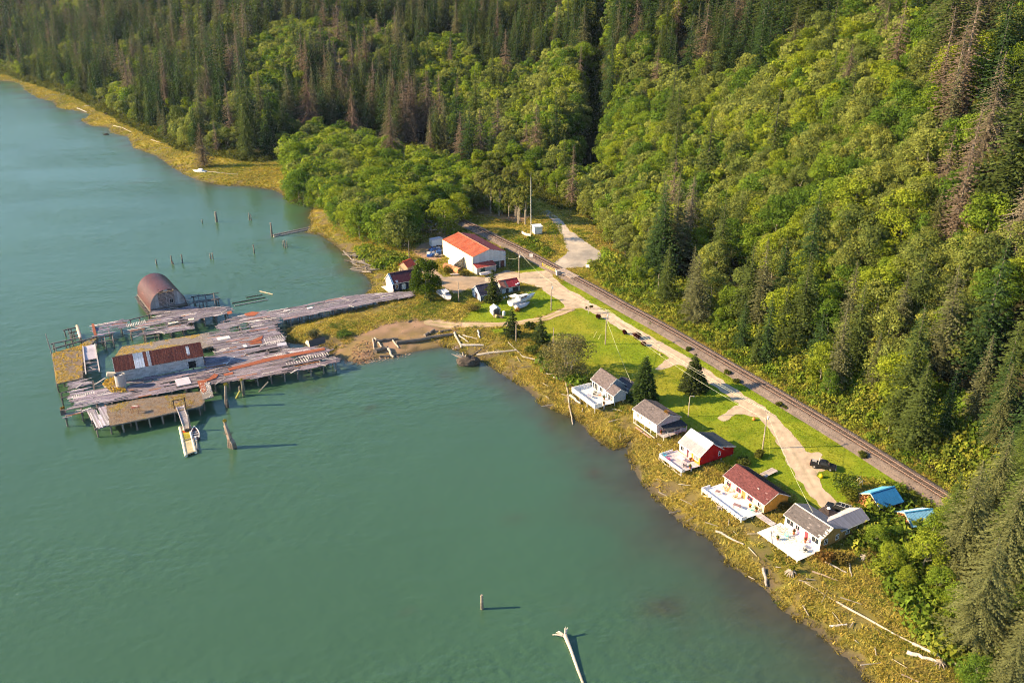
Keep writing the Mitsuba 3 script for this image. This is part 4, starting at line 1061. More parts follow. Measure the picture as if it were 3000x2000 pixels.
# dark tent roof behind it
t = thing('gazebo', 'dark pyramid-roofed gazebo with white cap behind the lilac house', 'gazebo')
g0 = P(2425, 1508, 4.2); Gz = Frame((g0[0], g0[1], 0), F.a)
ap = Gz(0, 0, 5.9)
c4 = [Gz(-2.4, -2.4, 4.3), Gz(2.4, -2.4, 4.3), Gz(2.4, 2.4, 4.3), Gz(-2.4, 2.4, 4.3)]
m = MB()
for j in range(4):
    a, b = c4[j], c4[(j + 1) % 4]
    for s0 in range(6):
        u0, u1 = s0 / 6, (s0 + 1) / 6
        m.quad(a + (ap - a) * u0, b + (ap - b) * u0, b + (ap - b) * u1 + [0, 0, .0], a + (ap - a) * u1, np.array([.055, .042, .04]) * rng.uniform(.8, 1.25))
    m.quad(a, b, b - [0, 0, .35], a - [0, 0, .35], (.05, .04, .04))
m.put(part(t, 'canopy'), 'matte')
m = MB(); m.tube([ap - [0, 0, .1], ap + [0, 0, .25]], [.45, .12], (.8, .8, .78), 8); m.put(part(t, 'cap'), 'satin')
for p in c4:
    m = MB(); m.bar([p[0], p[1], 1.9], [p[0], p[1], 4.3], .1, .1, (.6, .6, .6)); m.put(part(t, 'post'), 'satin')
# boardwalk between the two nearest decks
t = thing('boardwalk', 'narrow grey plank boardwalk linking the decks of the two nearest houses', 'boardwalk')
a, b = ORF(12.2, -.9, 2.46), LILF(-.6, -1.5, 2.38); d = (b - a); Lb = np.linalg.norm(d); d /= Lb; nn = np.array([-d[1], d[0], 0])
for j in range(int(Lb / .42)):
    m = MB(); q = a + d * (.42 * j + .2); m.bar(q - nn * .75, q + nn * .75, .38, .05, np.array([.52, .47, .48]) * rng.uniform(.85, 1.12)); m.put(part(t, 'plank'), 'matte')
m = MB(); m.bar(a - nn * .6 - [0, 0, .12], b - nn * .6 - [0, 0, .12], .08, .16, (.35, .3, .26)); m.bar(a + nn * .6 - [0, 0, .12], b + nn * .6 - [0, 0, .12], .08, .16, (.35, .3, .26)); m.put(part(t, 'beam'), 'matte')
for u in (.25, .75):
    q = a + d * Lb * u; m = MB(); m.bar([q[0], q[1], float(hgt(q[0], q[1])) - .4], q - [0, 0, .2], .14, .14, (.36, .31, .27)); m.put(part(t, 'post'), 'matte')

# the things on the decks
chair(GREYDECK, 3.9, -1.0, 2.6, -1.4, (.03, .035, .035), 'black chair on the white deck of the grey house, nearest its wall')
chair(GREYDECK, 4.8, -1.9, 2.6, -2.2, (.05, .05, .045), 'black chair on the white deck of the grey house, out from the wall')
chair(GREYDECK, 5.9, -1.0, 2.6, -1.5, (.5, .22, .1), 'wooden orange-brown chair on the white deck of the grey house')
table(GREYDECK, 5.2, -3.7, 2.6, .3, (1.5, .9), (.42, .42, .55), 'grey-blue table on the white deck of the grey house')
pot(GREYDECK, 8.0, -1.0, 2.6, 'bushy green potted plant on the deck of the grey house', (.2, .26, .03), h=.6)
pot(GREYDECK, 10.3, -2.6, 2.6, 'pot of pink flowers at the near end of the grey house deck', (.6, .12, .16))
pot(WHITEF, 9.9, 1.0, 2.7, 'pot of red flowers on the porch of the white house', (.5, .06, .08))
chair(REDF, .6, -4.0, 2.55, .8, (.08, .55, .66), 'turquoise chair in the corner of the red house deck')
chair(REDF, 2.2, -4.3, 2.55, 1.2, (.8, .12, .3), 'pink chair beside the turquoise one on the red house deck')
table(REDF, 3.7, -2.2, 2.55, .1, (1.9, 1.0), (.78, .78, .76), 'white table in the middle of the red house deck')
chair(REDF, 6.2, -3.0, 2.55, 2.4, (.05, .05, .05), 'black chair at the railing of the red house deck')
pot(REDF, 5.0, -.3, 2.55, 'pot of red flowers by the orange front of the red house', (.6, .03, .08))
pot(REDF, 7.3, -2.4, 2.55, 'bushy green plant at the near end of the red house deck', (.16, .22, .03), h=.5)
chair(ORF, 1.9, -.9, 2.5, -1.2, (.7, .24, .05), 'orange chair by the far end of the orange house wall')
chair(ORF, 2.9, -1.3, 2.5, -1.9, (.75, .3, .1), 'second orange chair on the orange house deck, beside the first')
table(ORF, 2.6, -3.4, 2.5, .4, (1.0, .8), (.35, .2, .18), 'small brown table on the far half of the orange house deck')
chair(ORF, 5.6, -1.3, 2.5, -1.6, (.32, .2, .04), 'brown chair by the door of the orange house')
table(ORF, 8.4, -3.3, 2.5, .5, (1.5, .9), (.34, .2, .19), 'long brown table in the middle of the orange house deck')
pot(ORF, 9.6, -.8, 2.5, 'pot of yellow flowers by the orange house wall', (.75, .45, .04))
pot(ORF, 11.4, -.7, 2.5, 'pot of orange flowers at the near corner of the orange house', (.7, .25, .03), h=.6)
chair(ORF, 10.9, -1.5, 2.5, -1.3, (.12, .5, .42), 'teal chair at the near end of the orange house deck')
chair(LILF, 3.5, -2.5, 2.4, -.9, (.22, .62, .58), 'teal chair on the white deck of the lilac house')
table(LILF, 7.2, -2.4, 2.4, .2, (1.2, .8), (.72, .74, .74), 'white table on the white deck of the lilac house')
chair(LILF, 8.6, -2.6, 2.4, .9, (.04, .05, .05), 'black chair on the near part of the lilac house deck')
pot(LILF, 3.2, -4.5, 2.4, 'pot of yellow-green flowers on the open lilac house deck', (.5, .42, .04))
pot(LILF, 6.6, -.6, 2.4, 'pot of pink flowers beside the red door of the lilac house', (.75, .1, .2), h=.8)
pot(LILF, 3.6, -.5, 2.4, 'pot of red flowers under the middle window of the lilac house', (.5, .12, .1), h=.8)
# ------------------------------------------------------------------ the inland buildings
def height_at(b, py):
    """How high something standing on b reaches if its top shows at the image row py."""
    lo, hi = 0.0, 60.0
    for _ in range(40):
        m_ = (lo + hi) / 2
        if pix(b + np.array([0, 0, m_]))[0, 1] > py: lo = m_
        else: hi = m_
    return lo


t = thing('warehouse', 'large cream warehouse with rusty orange metal roof beside the railway', 'warehouse')
F = Frame((-26.2, 319.9, 0), -1.038); L, W, ze, zr = 24.2, 13.6, 8.2, 10.0
cream, blue = (.80, .74, .56), (.56, .60, .64)
m = MB()
wallq(m, F(.1, .1), F(L - .1, .1), 2.2, ze, cream, siding=.8, seed=70, horiz=False, amt=.05); wallq(m, F(L - .1, W - .1), F(.1, W - .1), 2.2, ze, cream, siding=.8, seed=71, horiz=False)
m.put(part(t, 'side_wall'), 'matte'); m = MB()
wallq(m, F(L - .1, .1), F(L - .1, W / 2), 2.2, (ze, zr), blue, siding=.8, seed=72, horiz=False, amt=.05); wallq(m, F(L - .1, W / 2), F(L - .1, W - .1), 2.2, (zr, ze), blue, siding=.8, seed=73, horiz=False, amt=.05)
wallq(m, F(.1, W - .1), F(.1, W / 2), 2.2, (ze, zr), blue, siding=.8, seed=74, horiz=False); wallq(m, F(.1, W / 2), F(.1, .1), 2.2, (zr, ze), blue, siding=.8, seed=75, horiz=False)
m.put(part(t, 'end_wall'), 'matte')
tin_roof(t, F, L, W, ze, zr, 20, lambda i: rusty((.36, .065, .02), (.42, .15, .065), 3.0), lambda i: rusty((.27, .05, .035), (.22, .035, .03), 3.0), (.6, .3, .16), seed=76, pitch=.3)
Fa = Frame(F(L - .1, 0), F.a)
panels(t, 'awning_panel', Fa(3.0, .1, 4.8), Fa(3.0, 8.0, 4.8), Fa(0, 8.0, 5.7), Fa(0, .1, 5.7), 7, flatcol((.30, .05, .04), .1), seed=77)
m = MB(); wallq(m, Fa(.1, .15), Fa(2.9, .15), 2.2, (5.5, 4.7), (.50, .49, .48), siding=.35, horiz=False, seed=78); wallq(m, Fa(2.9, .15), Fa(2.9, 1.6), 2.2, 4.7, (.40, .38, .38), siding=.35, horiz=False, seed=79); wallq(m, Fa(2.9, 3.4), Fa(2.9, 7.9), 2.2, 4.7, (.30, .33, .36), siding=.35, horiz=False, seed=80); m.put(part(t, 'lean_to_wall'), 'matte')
m = MB(); m.box(Fa(2.6, 2.5, 3.4), (.1, 1.7, 2.4), (.02, .07, .07), F.a); m.box(Fa(.08, 9.6, 3.6), (.1, 2.6, 2.8), (.02, .06, .075), F.a); m.put(part(t, 'door'), 'satin')
m = MB(); m.box(Fa(.08, 12.1, 3.6), (.1, 1.6, 2.6), (.10, .045, .05), F.a); m.put(part(t, 'side_door'), 'satin')
m = MB(); m.bar(Fa(.02, .02, 2.2), Fa(.02, .02, ze), .2, .2, (.8, .78, .7)); m.bar(Fa(3.05, .1, 4.75), Fa(3.05, 8.0, 4.75), .08, .16, (.7, .55, .5)); m.put(part(t, 'trim'), 'satin')

t = thing('greenhouse', 'white-roofed lean-to greenhouse against the cream side of the warehouse', 'greenhouse')
H_ = Frame(F(12.6, .0), F.a)
m = MB(); ribbed(m, H_(0, -4.2, 4.3), H_(5.0, -4.2, 4.3), H_(5.0, -.1, 6.4), H_(0, -.1, 6.4), .4, .02, flatcol((.82, .82, .80), .04), 5); m.put(part(t, 'roof'), 'satin')
m = MB(); wallq(m, H_(.1, -4.1), H_(4.9, -4.1), 2.2, 4.3, (.80, .78, .72), siding=.6, horiz=False); m.put(part(t, 'wall'), 'matte')
m = MB(); wallq(m, H_(4.9, -4.1), H_(4.9, -.2), 2.2, (4.25, 6.3), (.16, .16, .14)); m.put(part(t, 'glazing'), 'windowpane')
m = MB()
for y in np.linspace(-4.1, -.3, 6): m.bar(H_(5.0, y, 2.2), H_(5.0, y, 4.25 + (y + 4.1) * .53), .07, .07, (.6, .57, .5))
for z in (2.9, 3.6, 4.3): m.bar(H_(5.0, -4.1 if z < 4.2 else -4, z), H_(5.0, -.3, z), .06, .06, (.6, .57, .5))
m.put(part(t, 'frame'), 'matte')

t = thing('rusty_tank', 'long rusty cylindrical tank lying beside the cream warehouse wall', 'tank')
a, b = F(14.5, -6.2, 3.2), F(22.6, -4.4, 3.2)
n_ = 16; pts = [a + (b - a) * u for u in np.linspace(0, 1, n_)]
m = MB(); m.tube(pts, 1.15, np.clip(np.array([.52, .24, .12]) * (.6 + .9 * meshkit.fbm(np.array([[u * 9, 0, 0] for u in np.linspace(0, 1, n_)]), 3)[:, None]), 0, .8), 16, cap=False); m.tube([a - (b - a) * .015, a], [.7, 1.15], (.48, .24, .13), 16); m.put(part(t, 'shell'), 'matte', smooth=False)
m = MB(); m.tube([b, b + (b - a) * .012], [1.15, .9], (.16, .10, .07), 16); m.put(part(t, 'end_cap'), 'matte')
for u in (.33, .7):
    q = a + (b - a) * u; d = (b - a) / np.linalg.norm(b - a)
    m = MB(); m.tube([q - d * .12, q + d * .12], 1.2, (.36, .17, .09), 16); m.put(part(t, 'band'), 'matte')
for u in (.2, .8):
    q = a + (b - a) * u; m = MB(); m.box([q[0], q[1], 2.3], (.5, 2.2, .7), (.2, .15, .12), F.a + .2); m.put(part(t, 'cradle'), 'matte')

# navy house at the landing
t = thing('navy_house', 'navy house with dark red roof and white gable at the head of the pier', 'house')
N = Frame((-40.2, 280.2, 0), .529); L, W, ze, zr = 11.0, 6.7, 4.9, 7.7
navy = (.018, .025, .06)
gable_walls(t, N, L, W, 2.2, ze, zr, [navy, navy, (.78, .77, .75), navy], seed=90)
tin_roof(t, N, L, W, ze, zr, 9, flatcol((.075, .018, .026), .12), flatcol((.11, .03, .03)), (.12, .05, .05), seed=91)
fascia(t, N, L, W, ze, zr, WHITE)
m = MB(); m.hexa(np.array([N(-.12, -.05, ze), N(.55, -.05, ze), N(.55, W / 2, zr), N(-.12, W / 2, zr)]) + [0, 0, .03], np.array([N(-.12, -.05, ze), N(.55, -.05, ze), N(.55, W / 2, zr), N(-.12, W / 2, zr)]) + [0, 0, .08], (.30, .45, .62)); m.put(part(t, 'verge_flashing'), 'satin')
m = MB(); m.hexa(np.array([N(1.5, .15, ze + .1), N(2.3, .15, ze + .1), N(2.3, .9, ze + .75), N(1.5, .9, ze + .75)]) + [0, 0, .04], np.array([N(1.5, .15, ze + .1), N(2.3, .15, ze + .1), N(2.3, .9, ze + .75), N(1.5, .9, ze + .75)]) + [0, 0, .1], (.4, .42, .5)); m.put(part(t, 'skylight'), 'satin')
n = -N.v
window(t, N(1.3, .3, 3.0), N.u, .8, 1.3, n, pane=(.25, .12, .07), frame=(.85, .84, .82)); door(t, N(3.6, .3, 2.25), N.u, 1.2, 1.9, n, (.70, .72, .74)); window(t, N(6.2, .3, 3.1), N.u, 1.5, 1.3, n, frame=(.85, .84, .82))
m = MB(); m.box(N(L * .42, W * .62, 7.7), (.35, .35, 1.6), (.75, .6, .4), N.a); m.put(part(t, 'chimney'), 'matte')
m = MB(); slab(m, N(-1.3, -.4, 2.3), N(.2, -.4, 2.3), N(.2, W, 2.3), N(-1.3, W, 2.3), .2, (.55, .5, .47)); m.put(part(t, 'side_platform'), 'matte')
t = thing('red_roofed_shed', 'little shed with bright orange-red roof behind the navy house', 'shed')
q = P(1207, 798, 2.2); S = Frame((q[0] - 1.5, q[1], 0), .95)
gable_walls(t, S, 4.6, 4.6, 2.2, 3.9, 5.8, [(.4, .3, .2)] * 4, seed=95); tin_roof(t, S, 4.6, 4.6, 3.9, 5.8, 4, flatcol((.58, .07, .025), .05), None, (.6, .12, .05), seed=96)

# the shed pair behind the spruce
t = thing('blue_shed', 'shaded shed with pale blue gable and dark roof left of the big spruce', 'shed')
q = P(1407, 885, 2.2); S = Frame((q[0], q[1], 0), .50); L, W, ze, zr = 7.6, 6.6, 4.4, 6.9
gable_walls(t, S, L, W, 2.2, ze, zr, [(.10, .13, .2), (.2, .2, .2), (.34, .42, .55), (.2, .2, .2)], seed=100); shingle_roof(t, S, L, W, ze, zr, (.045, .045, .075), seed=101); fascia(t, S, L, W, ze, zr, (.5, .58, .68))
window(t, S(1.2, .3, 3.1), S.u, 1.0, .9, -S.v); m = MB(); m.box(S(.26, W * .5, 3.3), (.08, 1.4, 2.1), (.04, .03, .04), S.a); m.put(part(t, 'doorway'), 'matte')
t = thing('red_shed', 'low shed with dull red metal roof and pale wall right of the big spruce', 'shed')
S = Frame((-3.4, 277.6, 0), .5); L, W, ze, zr = 7.2, 5.2, 4.3, 6.2
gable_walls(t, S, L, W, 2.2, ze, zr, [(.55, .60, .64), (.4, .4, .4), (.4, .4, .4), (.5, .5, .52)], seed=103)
tin_roof(t, S, L, W, ze, zr, 8, lambda i: flatcol([(.30, .12, .08), (.32, .13, .09), (.12, .10, .10), (.30, .028, .035)][min(i, 3)], .1), flatcol((.2, .05, .04)), (.3, .06, .05), seed=104)
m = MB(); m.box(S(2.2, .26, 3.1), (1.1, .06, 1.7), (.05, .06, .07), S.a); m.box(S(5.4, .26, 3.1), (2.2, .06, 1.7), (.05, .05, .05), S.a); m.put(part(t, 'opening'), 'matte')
for x, y, z, c in ((6.6, .6, 4.9, (.55, .58, .75)), (5.8, .5, 4.75, (.6, .6, .66))):
    m = MB(); m.tube([S(x, y, z - .15), S(x, y, z + .15)], [.42, .38], c, 10); m.put(part(t, 'roof_bucket'), 'satin')

# small white shed on the lawn
t = thing('garden_shed', 'small white garden shed with open front on the lawn by the dirt track', 'shed')
q = P(1447, 924, 2.2); S = Frame((q[0], q[1], 0), .36); L, W, ze, zr = 2.3, 3.2, 4.2, 5.0
S2 = Frame(S(2.4, 0), S.a + math.pi / 2)
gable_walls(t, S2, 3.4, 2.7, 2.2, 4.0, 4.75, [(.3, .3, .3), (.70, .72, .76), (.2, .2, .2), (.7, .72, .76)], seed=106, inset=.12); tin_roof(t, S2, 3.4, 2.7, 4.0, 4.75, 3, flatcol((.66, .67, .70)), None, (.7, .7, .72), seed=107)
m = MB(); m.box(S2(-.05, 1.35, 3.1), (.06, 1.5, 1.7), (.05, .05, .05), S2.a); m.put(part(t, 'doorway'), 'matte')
t = thing('water_tub', 'white round tub standing right of the small white garden shed', 'tub')
q = P(1476, 924, 2.2); m = MB(); m.tube([q, q + [0, 0, 1.3], q + [0, 0, 1.5]], [.45, .5, .3], (.72, .74, .78), 12); m.put(t, 'satin')
t = thing('gear_pile', 'jumble of brown and yellow gear in front of the garden shed', 'gear')
q = P(1456, 928, 2.2); r = np.random.default_rng(8)
for k in range(7):
    m = MB(); m.box(q + np.r_[r.uniform(-1.3, 1.6), r.uniform(-.8, .6), r.uniform(.15, .4)], r.uniform(.3, .9, 3), np.array([(.3, .2, .1), (.5, .42, .2), (.12, .1, .09), (.4, .3, .25)][k % 4]), r.uniform(0, 3)); m.put(part(t, 'piece'), 'matte')

# hut and mast on the far side of the track
t = thing('equipment_hut', 'small white equipment hut at the foot of the tall mast', 'hut')
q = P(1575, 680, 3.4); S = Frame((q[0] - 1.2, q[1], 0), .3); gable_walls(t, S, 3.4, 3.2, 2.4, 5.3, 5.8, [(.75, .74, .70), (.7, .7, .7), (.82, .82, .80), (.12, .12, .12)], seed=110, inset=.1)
m = MB(); slab(m, S(-.2, -.2, 5.5), S(3.6, -.2, 5.5), S(3.6, 3.4, 5.7), S(-.2, 3.4, 5.7), .2, (.74, .78, .8)); m.put(part(t, 'roof'), 'satin')
m = MB(); m.box(S(3.36, 1.5, 3.9), (.06, 1.0, 2.0), (.09, .1, .1), S.a); m.put(part(t, 'door'), 'satin')
t = thing('radio_mast', 'tall slender white mast beside the equipment hut', 'mast')
q = P(1556, 684, 2.8); hm = height_at(q, 520)
m = MB(); m.tube([q, q + [-.15, 0, hm * .5], q + [-.25, 0, hm]], [.16, .13, .08], (.6, .6, .57), 8); m.put(part(t, 'pole'), 'satin'); m = MB(); m.tube([q + [-.25, 0, hm], q + [-.25, 0, hm + 2.4]], .035, (.5, .5, .5), 5); m.put(part(t, 'antenna'), 'metal')
t = thing('white_barrier', 'low white panelled barrier left of the equipment hut', 'barrier')
a, b, c = P(1529, 684, 2.8), P(1540, 690, 2.8), P(1556, 693, 2.8)
for p0, p1 in ((a, b), (b, c)):
    for k in range(3):
        u0, u1 = p0 + (p1 - p0) * k / 3, p0 + (p1 - p0) * (k + .94) / 3
        m = MB(); m.bar(u0 + [0, 0, .5], u1 + [0, 0, .5], .1, 1.0, (.8, .78, .74)); m.put(part(t, 'panel'), 'satin')
t = thing('yellow_gate', 'yellow pipe barrier gate beside the level crossing', 'gate')
a, b = P(1589, 781, 2.4), P(1628, 799, 2.4); d = b - a
m = MB()
for z in (.55, 1.15): m.tube([a + [0, 0, z], a + d * .5 + [0, 0, z - .06], b + [0, 0, z]], .07, (.72, .52, .02), 6)
for u in (.25, .5, .75): m.bar(a + d * u + [0, 0, .5], a + d * u + [0, 0, 1.15], .07, .07, (.72, .52, .02))
m.put(part(t, 'bar'), 'satin')
for q, c in ((a, (.7, .5, .03)), (b, (.75, .75, .72))):
    m = MB(); m.tube([q, q + [0, 0, 1.5]], .14, c, 7); m.put(part(t, 'post'), 'satin')
t = thing('signal_box', 'grey cabinet with white side at the end of the yellow gate', 'cabinet')
q = P(1636, 806, 2.4); m = MB(); m.box(q + [0, 0, .8], (1.5, 1.0, 1.6), (.36, .33, .31), .5); m.put(part(t, 'case'), 'matte'); m = MB(); m.box(q + [-.75, -.3, .9], (.08, .9, 1.7), (.78, .76, .72), .3); m.put(part(t, 'side_panel'), 'satin')


def signboard(px, py, w, h, col, label, z=2.4, rz=.4, lift=1.0):
    t = thing('sign', label, 'sign'); q = P(px, py, z)
    for s in (-1, 1):
        m = MB(); o = q + [math.cos(rz) * s * w * .32, math.sin(rz) * s * w * .32, 0]; m.bar(o, o + [0, 0, lift + h], .09, .09, (.6, .58, .55)); m.put(part(t, 'post'), 'matte')
    m = MB(); m.box(q + [0, 0, lift + h / 2] - np.array([-math.sin(rz), math.cos(rz), 0]) * .08, (w, .05, h), col, rz); m.put(part(t, 'board'), 'satin')


signboard(1556, 760, 1.4, 1.2, (.80, .78, .76), 'white board on two posts beside the railway above the warehouse', rz=-.2)
signboard(1722, 787, 1.6, 1.1, (.80, .80, .78), 'white board at the lower edge of the gravel lot', rz=-.5, lift=.5)
t = thing('notice_frame', 'white post frame standing alone in the lawn, left leaning stake', 'stake')
q = P(1739, 989, ZG); m = MB(); m.bar(q, q + [.9, .3, 1.9], .07, .07, (.7, .66, .4)); m.put(t, 'matte')
t = thing('notice_frame', 'second leaning white stake in the lawn, right of the first', 'stake')
q = P(1753, 994, ZG); m = MB(); m.bar(q, q + [.7, .3, 1.5], .07, .07, (.75, .68, .42)); m.put(t, 'matte')

# woodsheds with blue roofs
for (o, a, L, W, ze, zr, lab, fire) in (((74.7, 150.7), .42, 6.6, 6.2, 4.1, 6.0, 'open woodshed with bright blue ribbed metal roof, firewood stacked in its gable end', 1), ((78.6, 144.6), .22, 6.4, 5.6, 4.0, 5.6, 'second blue-roofed shed half hidden by bushes beside the railway', 0)):
    t = thing('woodshed', lab, 'shed'); S = Frame((o[0], o[1], 0), a)
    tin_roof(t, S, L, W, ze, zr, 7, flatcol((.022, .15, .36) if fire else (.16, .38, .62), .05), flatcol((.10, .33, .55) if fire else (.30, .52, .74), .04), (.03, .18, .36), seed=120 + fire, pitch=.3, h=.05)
    for x in (.3, L / 2, L - .3):
        for y in (.4, W - .4):
            m = MB(); m.bar(S(x, y, 1.8), S(x, y, ze + .05), .14, .14, (.30, .24, .18)); m.put(part(t, 'post'), 'matte')
    m = MB(); wallq(m, S(L - .3, .4), S(L - .3, W - .4), 2.1, 4.0, (.26, .2, .15), siding=.25, horiz=False); wallq(m, S(L - .3, W - .4), S(.3, W - .4), 2.1, 4.0, (.26, .2, .15), siding=.25, horiz=False); m.put(part(t, 'wall'), 'matte')
    for y0 in (W - .03, .03):
        m = MB(); m.bar(S(-.03, y0, ze - .05), S(-.03, W / 2, zr - .05), .06, .18, (.62, .55, .45)); m.put(part(t, 'fascia'), 'satin')
    r = np.random.default_rng(9 + fire)
    t2 = thing('firewood', 'stack of split orange-brown firewood under the blue woodshed roof' if fire else 'firewood stacked under the second blue-roofed shed', 'firewood', kind='stuff'); m = MB()
    for k in range(330):
        x, y = r.uniform(.1, 1.3), r.uniform(.5, W - .5); z = 2.25 + r.uniform(0, 1) * (1.6 + 1.5 * (1 - abs(y - W / 2) / (W / 2)))
        m.bar(S(x - .35, y, z), S(x + .25, y + r.normal(0, .05), z + r.normal(0, .03)), r.uniform(.1, .2), r.uniform(.1, .2), np.array([.50, .26, .11]) * r.uniform(.4, 1.5))
    m.put(t2, 'matte')
t = thing('solar_panel', 'dark tilted panel on a white frame beside the blue woodshed', 'panel')
q = P(2519, 1417, 2.2); m = MB(); m.box(q + [0, 0, 1.5], (1.1, 1.7, .06), (.015, .03, .07), .3, tilt=np.array([[.85, 0, .52], [0, 1, 0], [-.52, 0, .85]])); m.put(part(t, 'panel'), 'windowpane')
m = MB()
for y in (-.7, .7): m.bar(q + [-.8, y, 0], q + [.2, y, 1.4], .08, .08, (.7, .7, .68)); m.bar(q + [.3, y, 0], q + [.1, y, 1.5], .08, .08, (.7, .7, .68))
m.put(part(t, 'frame'), 'satin')


# ------------------------------------------------------------------ boats and vehicles
def hull(mb, g, L, B, D, col, inner, n=14, keel=(.3, .1, .07), bowrake=.9, stern=.86, ws=9, deck=True):
    """g maps local (x along from stern to bow, y, z) into the world."""
    xs = np.linspace(0, 1, n); rows = []
    for u in xs:
        hb = B / 2 * (stern + (1 - stern) * min(1, u * 2.6)) * (1 - max(0, (u - .45) / .55) ** 2.3)
        sh = D * (1 + .28 * max(0, u - .35) ** 1.6 * 2); ke = D * .03 + D * .5 * max(0, (u - .78) / .22) ** 2
        x = u * L + (bowrake * max(0, u - .8) / .2 * 0)
        ring = []
        for k in range(ws):
            a = k / (ws - 1) * 2 - 1; s = abs(a); z = ke + (sh - ke) * s ** 2.1; y = hb * min(1, (s * 1.25) ** .6) * (1 if a > 0 else -1) if s > .01 else 0
            ring.append(g(x + bowrake * (z / D - .5) * (u > .7) * (u - .7) / .3, y, z))
        rows.append(ring)
    v = np.array(rows).reshape(-1, 3); i = np.arange(n * ws).reshape(n, ws)
    c = np.tile(np.asarray(col, float), (n, ws, 1)); c[:, ws // 2 - 1:ws // 2 + 2] = keel
    mb.add(v, np.stack([i[:-1, :-1], i[1:, :-1], i[1:, 1:], i[:-1, 1:]], -1).reshape(-1, 4), c.reshape(-1, 3))
    mb.add(v[:ws], [[0, k, k + 1] for k in range(1, ws - 1)], col)
    R = np.array(rows)
    if deck:
        for k in range(n - 1): mb.quad(R[k, 0] - [0, 0, deck * .12], R[k + 1, 0] - [0, 0, deck * .12], R[k + 1, -1] - [0, 0, deck * .12], R[k, -1] - [0, 0, deck * .12], inner)
    return R


def boat_frame(px0, px1, z):
    a, b = P(*px0, z), P(*px1, z); d = b - a; L = np.linalg.norm(d[:2]); f = Frame((a[0], a[1], z), math.atan2(d[1], d[0]))
    return (lambda x, y, zz: f(x, y, zz)), L, f


def gunwale(t, R, col, r=.06):
    for sd in (0, -1):
        m = MB(); m.tube(R[:, sd], r, col, 5); m.put(part(t, 'gunwale'), 'satin')


# big white cruiser
t = thing('cabin_cruiser', 'big white cabin cruiser on a cradle on the lawn beside the red-roofed shed', 'boat')
g, L, f = boat_frame((1494, 897), (1563, 874), 2.9)
m = MB(); R = hull(m, g, L, 3.1, 1.45, (.66, .67, .69), (.6, .6, .6), keel=(.10, .14, .28)); m.put(part(t, 'hull'), 'satin'); gunwale(t, R, (.82, .82, .82))
m = MB(); m.hexa(f.loc([(L * .33, -1.15, 1.4), (L * .82, -.55, 1.75), (L * .82, .55, 1.75), (L * .33, 1.15, 1.4)]), f.loc([(L * .36, -1.0, 2.5), (L * .74, -.5, 2.35), (L * .74, .5, 2.35), (L * .36, 1.0, 2.5)]), (.80, .80, .80)); m.put(part(t, 'cabin'), 'satin')
for s in (-1, 1):
    m = MB()
    for x0, x1 in ((.38, .5), (.52, .66)): m.quad(f(L * x0, s * (1.17 - (x0 - .33) * 1.15), 1.75), f(L * x1, s * (1.17 - (x1 - .33) * 1.15), 1.85), f(L * x1, s * (1.08 - (x1 - .33) * 1.15), 2.25), f(L * x0, s * (1.08 - (x0 - .33) * 1.15), 2.3), (.02, .03, .05))
    m.put(part(t, 'side_window'), 'windowpane')
m = MB(); m.quad(f(L * .36, -.95, 2.52), f(L * .36, .95, 2.52), f(L * .30, .9, 3.05), f(L * .30, -.9, 3.05), (.03, .04, .06)); m.put(part(t, 'windscreen'), 'windowpane')
m = MB(); m.box(f(L * .17, 0, 3.15), (L * .27, 2.2, .1), (.82, .82, .80), f.a); m.put(part(t, 'canopy'), 'satin')
m = MB()
for x in (.05, .29):
    for y in (-1, 1): m.bar(f(L * x, y, 1.4), f(L * x, y, 3.1), .06, .06, (.7, .7, .7))
m.put(part(t, 'canopy_post'), 'metal')
m = MB()
for s in (-1, 1): m.tube([f(L * .6, s * 1.15, 2.2), f(L * .85, s * .62, 2.5), f(L * 1.0, 0, 2.6)], .03, (.6, .6, .62), 5)
m.put(part(t, 'bow_rail'), 'metal')
m = MB(); m.box(f(L * .1, 0, 1.1), (L * .16, 2.0, .3), (.72, .72, .70), f.a); m.put(part(t, 'cockpit_seat'), 'satin')
m = MB(); [m.bar(f(x, -1.2, -.75), f(x, 1.2, -.75), .2, .25, (.25, .2, .16)) or [m.bar(f(x, s * 1.1, -.7), f(x, s * 1.2, .75), .14, .14, (.25, .2, .16)) for s in (-1, 1)] for x in (L * .2, L * .7)]; m.put(part(t, 'cradle'), 'matte')
t = thing('covered_boat', 'small boat under a pale grey tarpaulin in front of the cruiser', 'boat')
g, L, f = boat_frame((1512, 907), (1549, 893), 2.35)
m = MB(); R = hull(m, g, L, 2.1, .8, (.45, .47, .52), (.4, .4, .42)); m.put(part(t, 'hull'), 'satin')
m = MB(); st = np.linspace(-.02, 1.0, 9); prof = []
for u in st:
    hb = 1.15 * (1 - max(0, (u - .45) / .55) ** 2.2); hp = 1.75 - .55 * u + .08 * math.sin(u * 20)
    prof.append([f(u * L, -hb, .7), f(u * L, -hb * .55, .7 + (hp - .7) * .62), f(u * L, 0, hp), f(u * L, hb * .55, .7 + (hp - .7) * .62), f(u * L, hb, .7)])
prof = np.array(prof); i = np.arange(45).reshape(9, 5); m.add(prof.reshape(-1, 3), np.stack([i[:-1, :-1], i[1:, :-1], i[1:, 1:], i[:-1, 1:]], -1).reshape(-1, 4), (.58, .56, .60)); m.add(prof[0], [[0, 1, 2], [0, 2, 3], [0, 3, 4]], (.6, .58, .6)); m.put(part(t, 'tarpaulin'), 'matte')
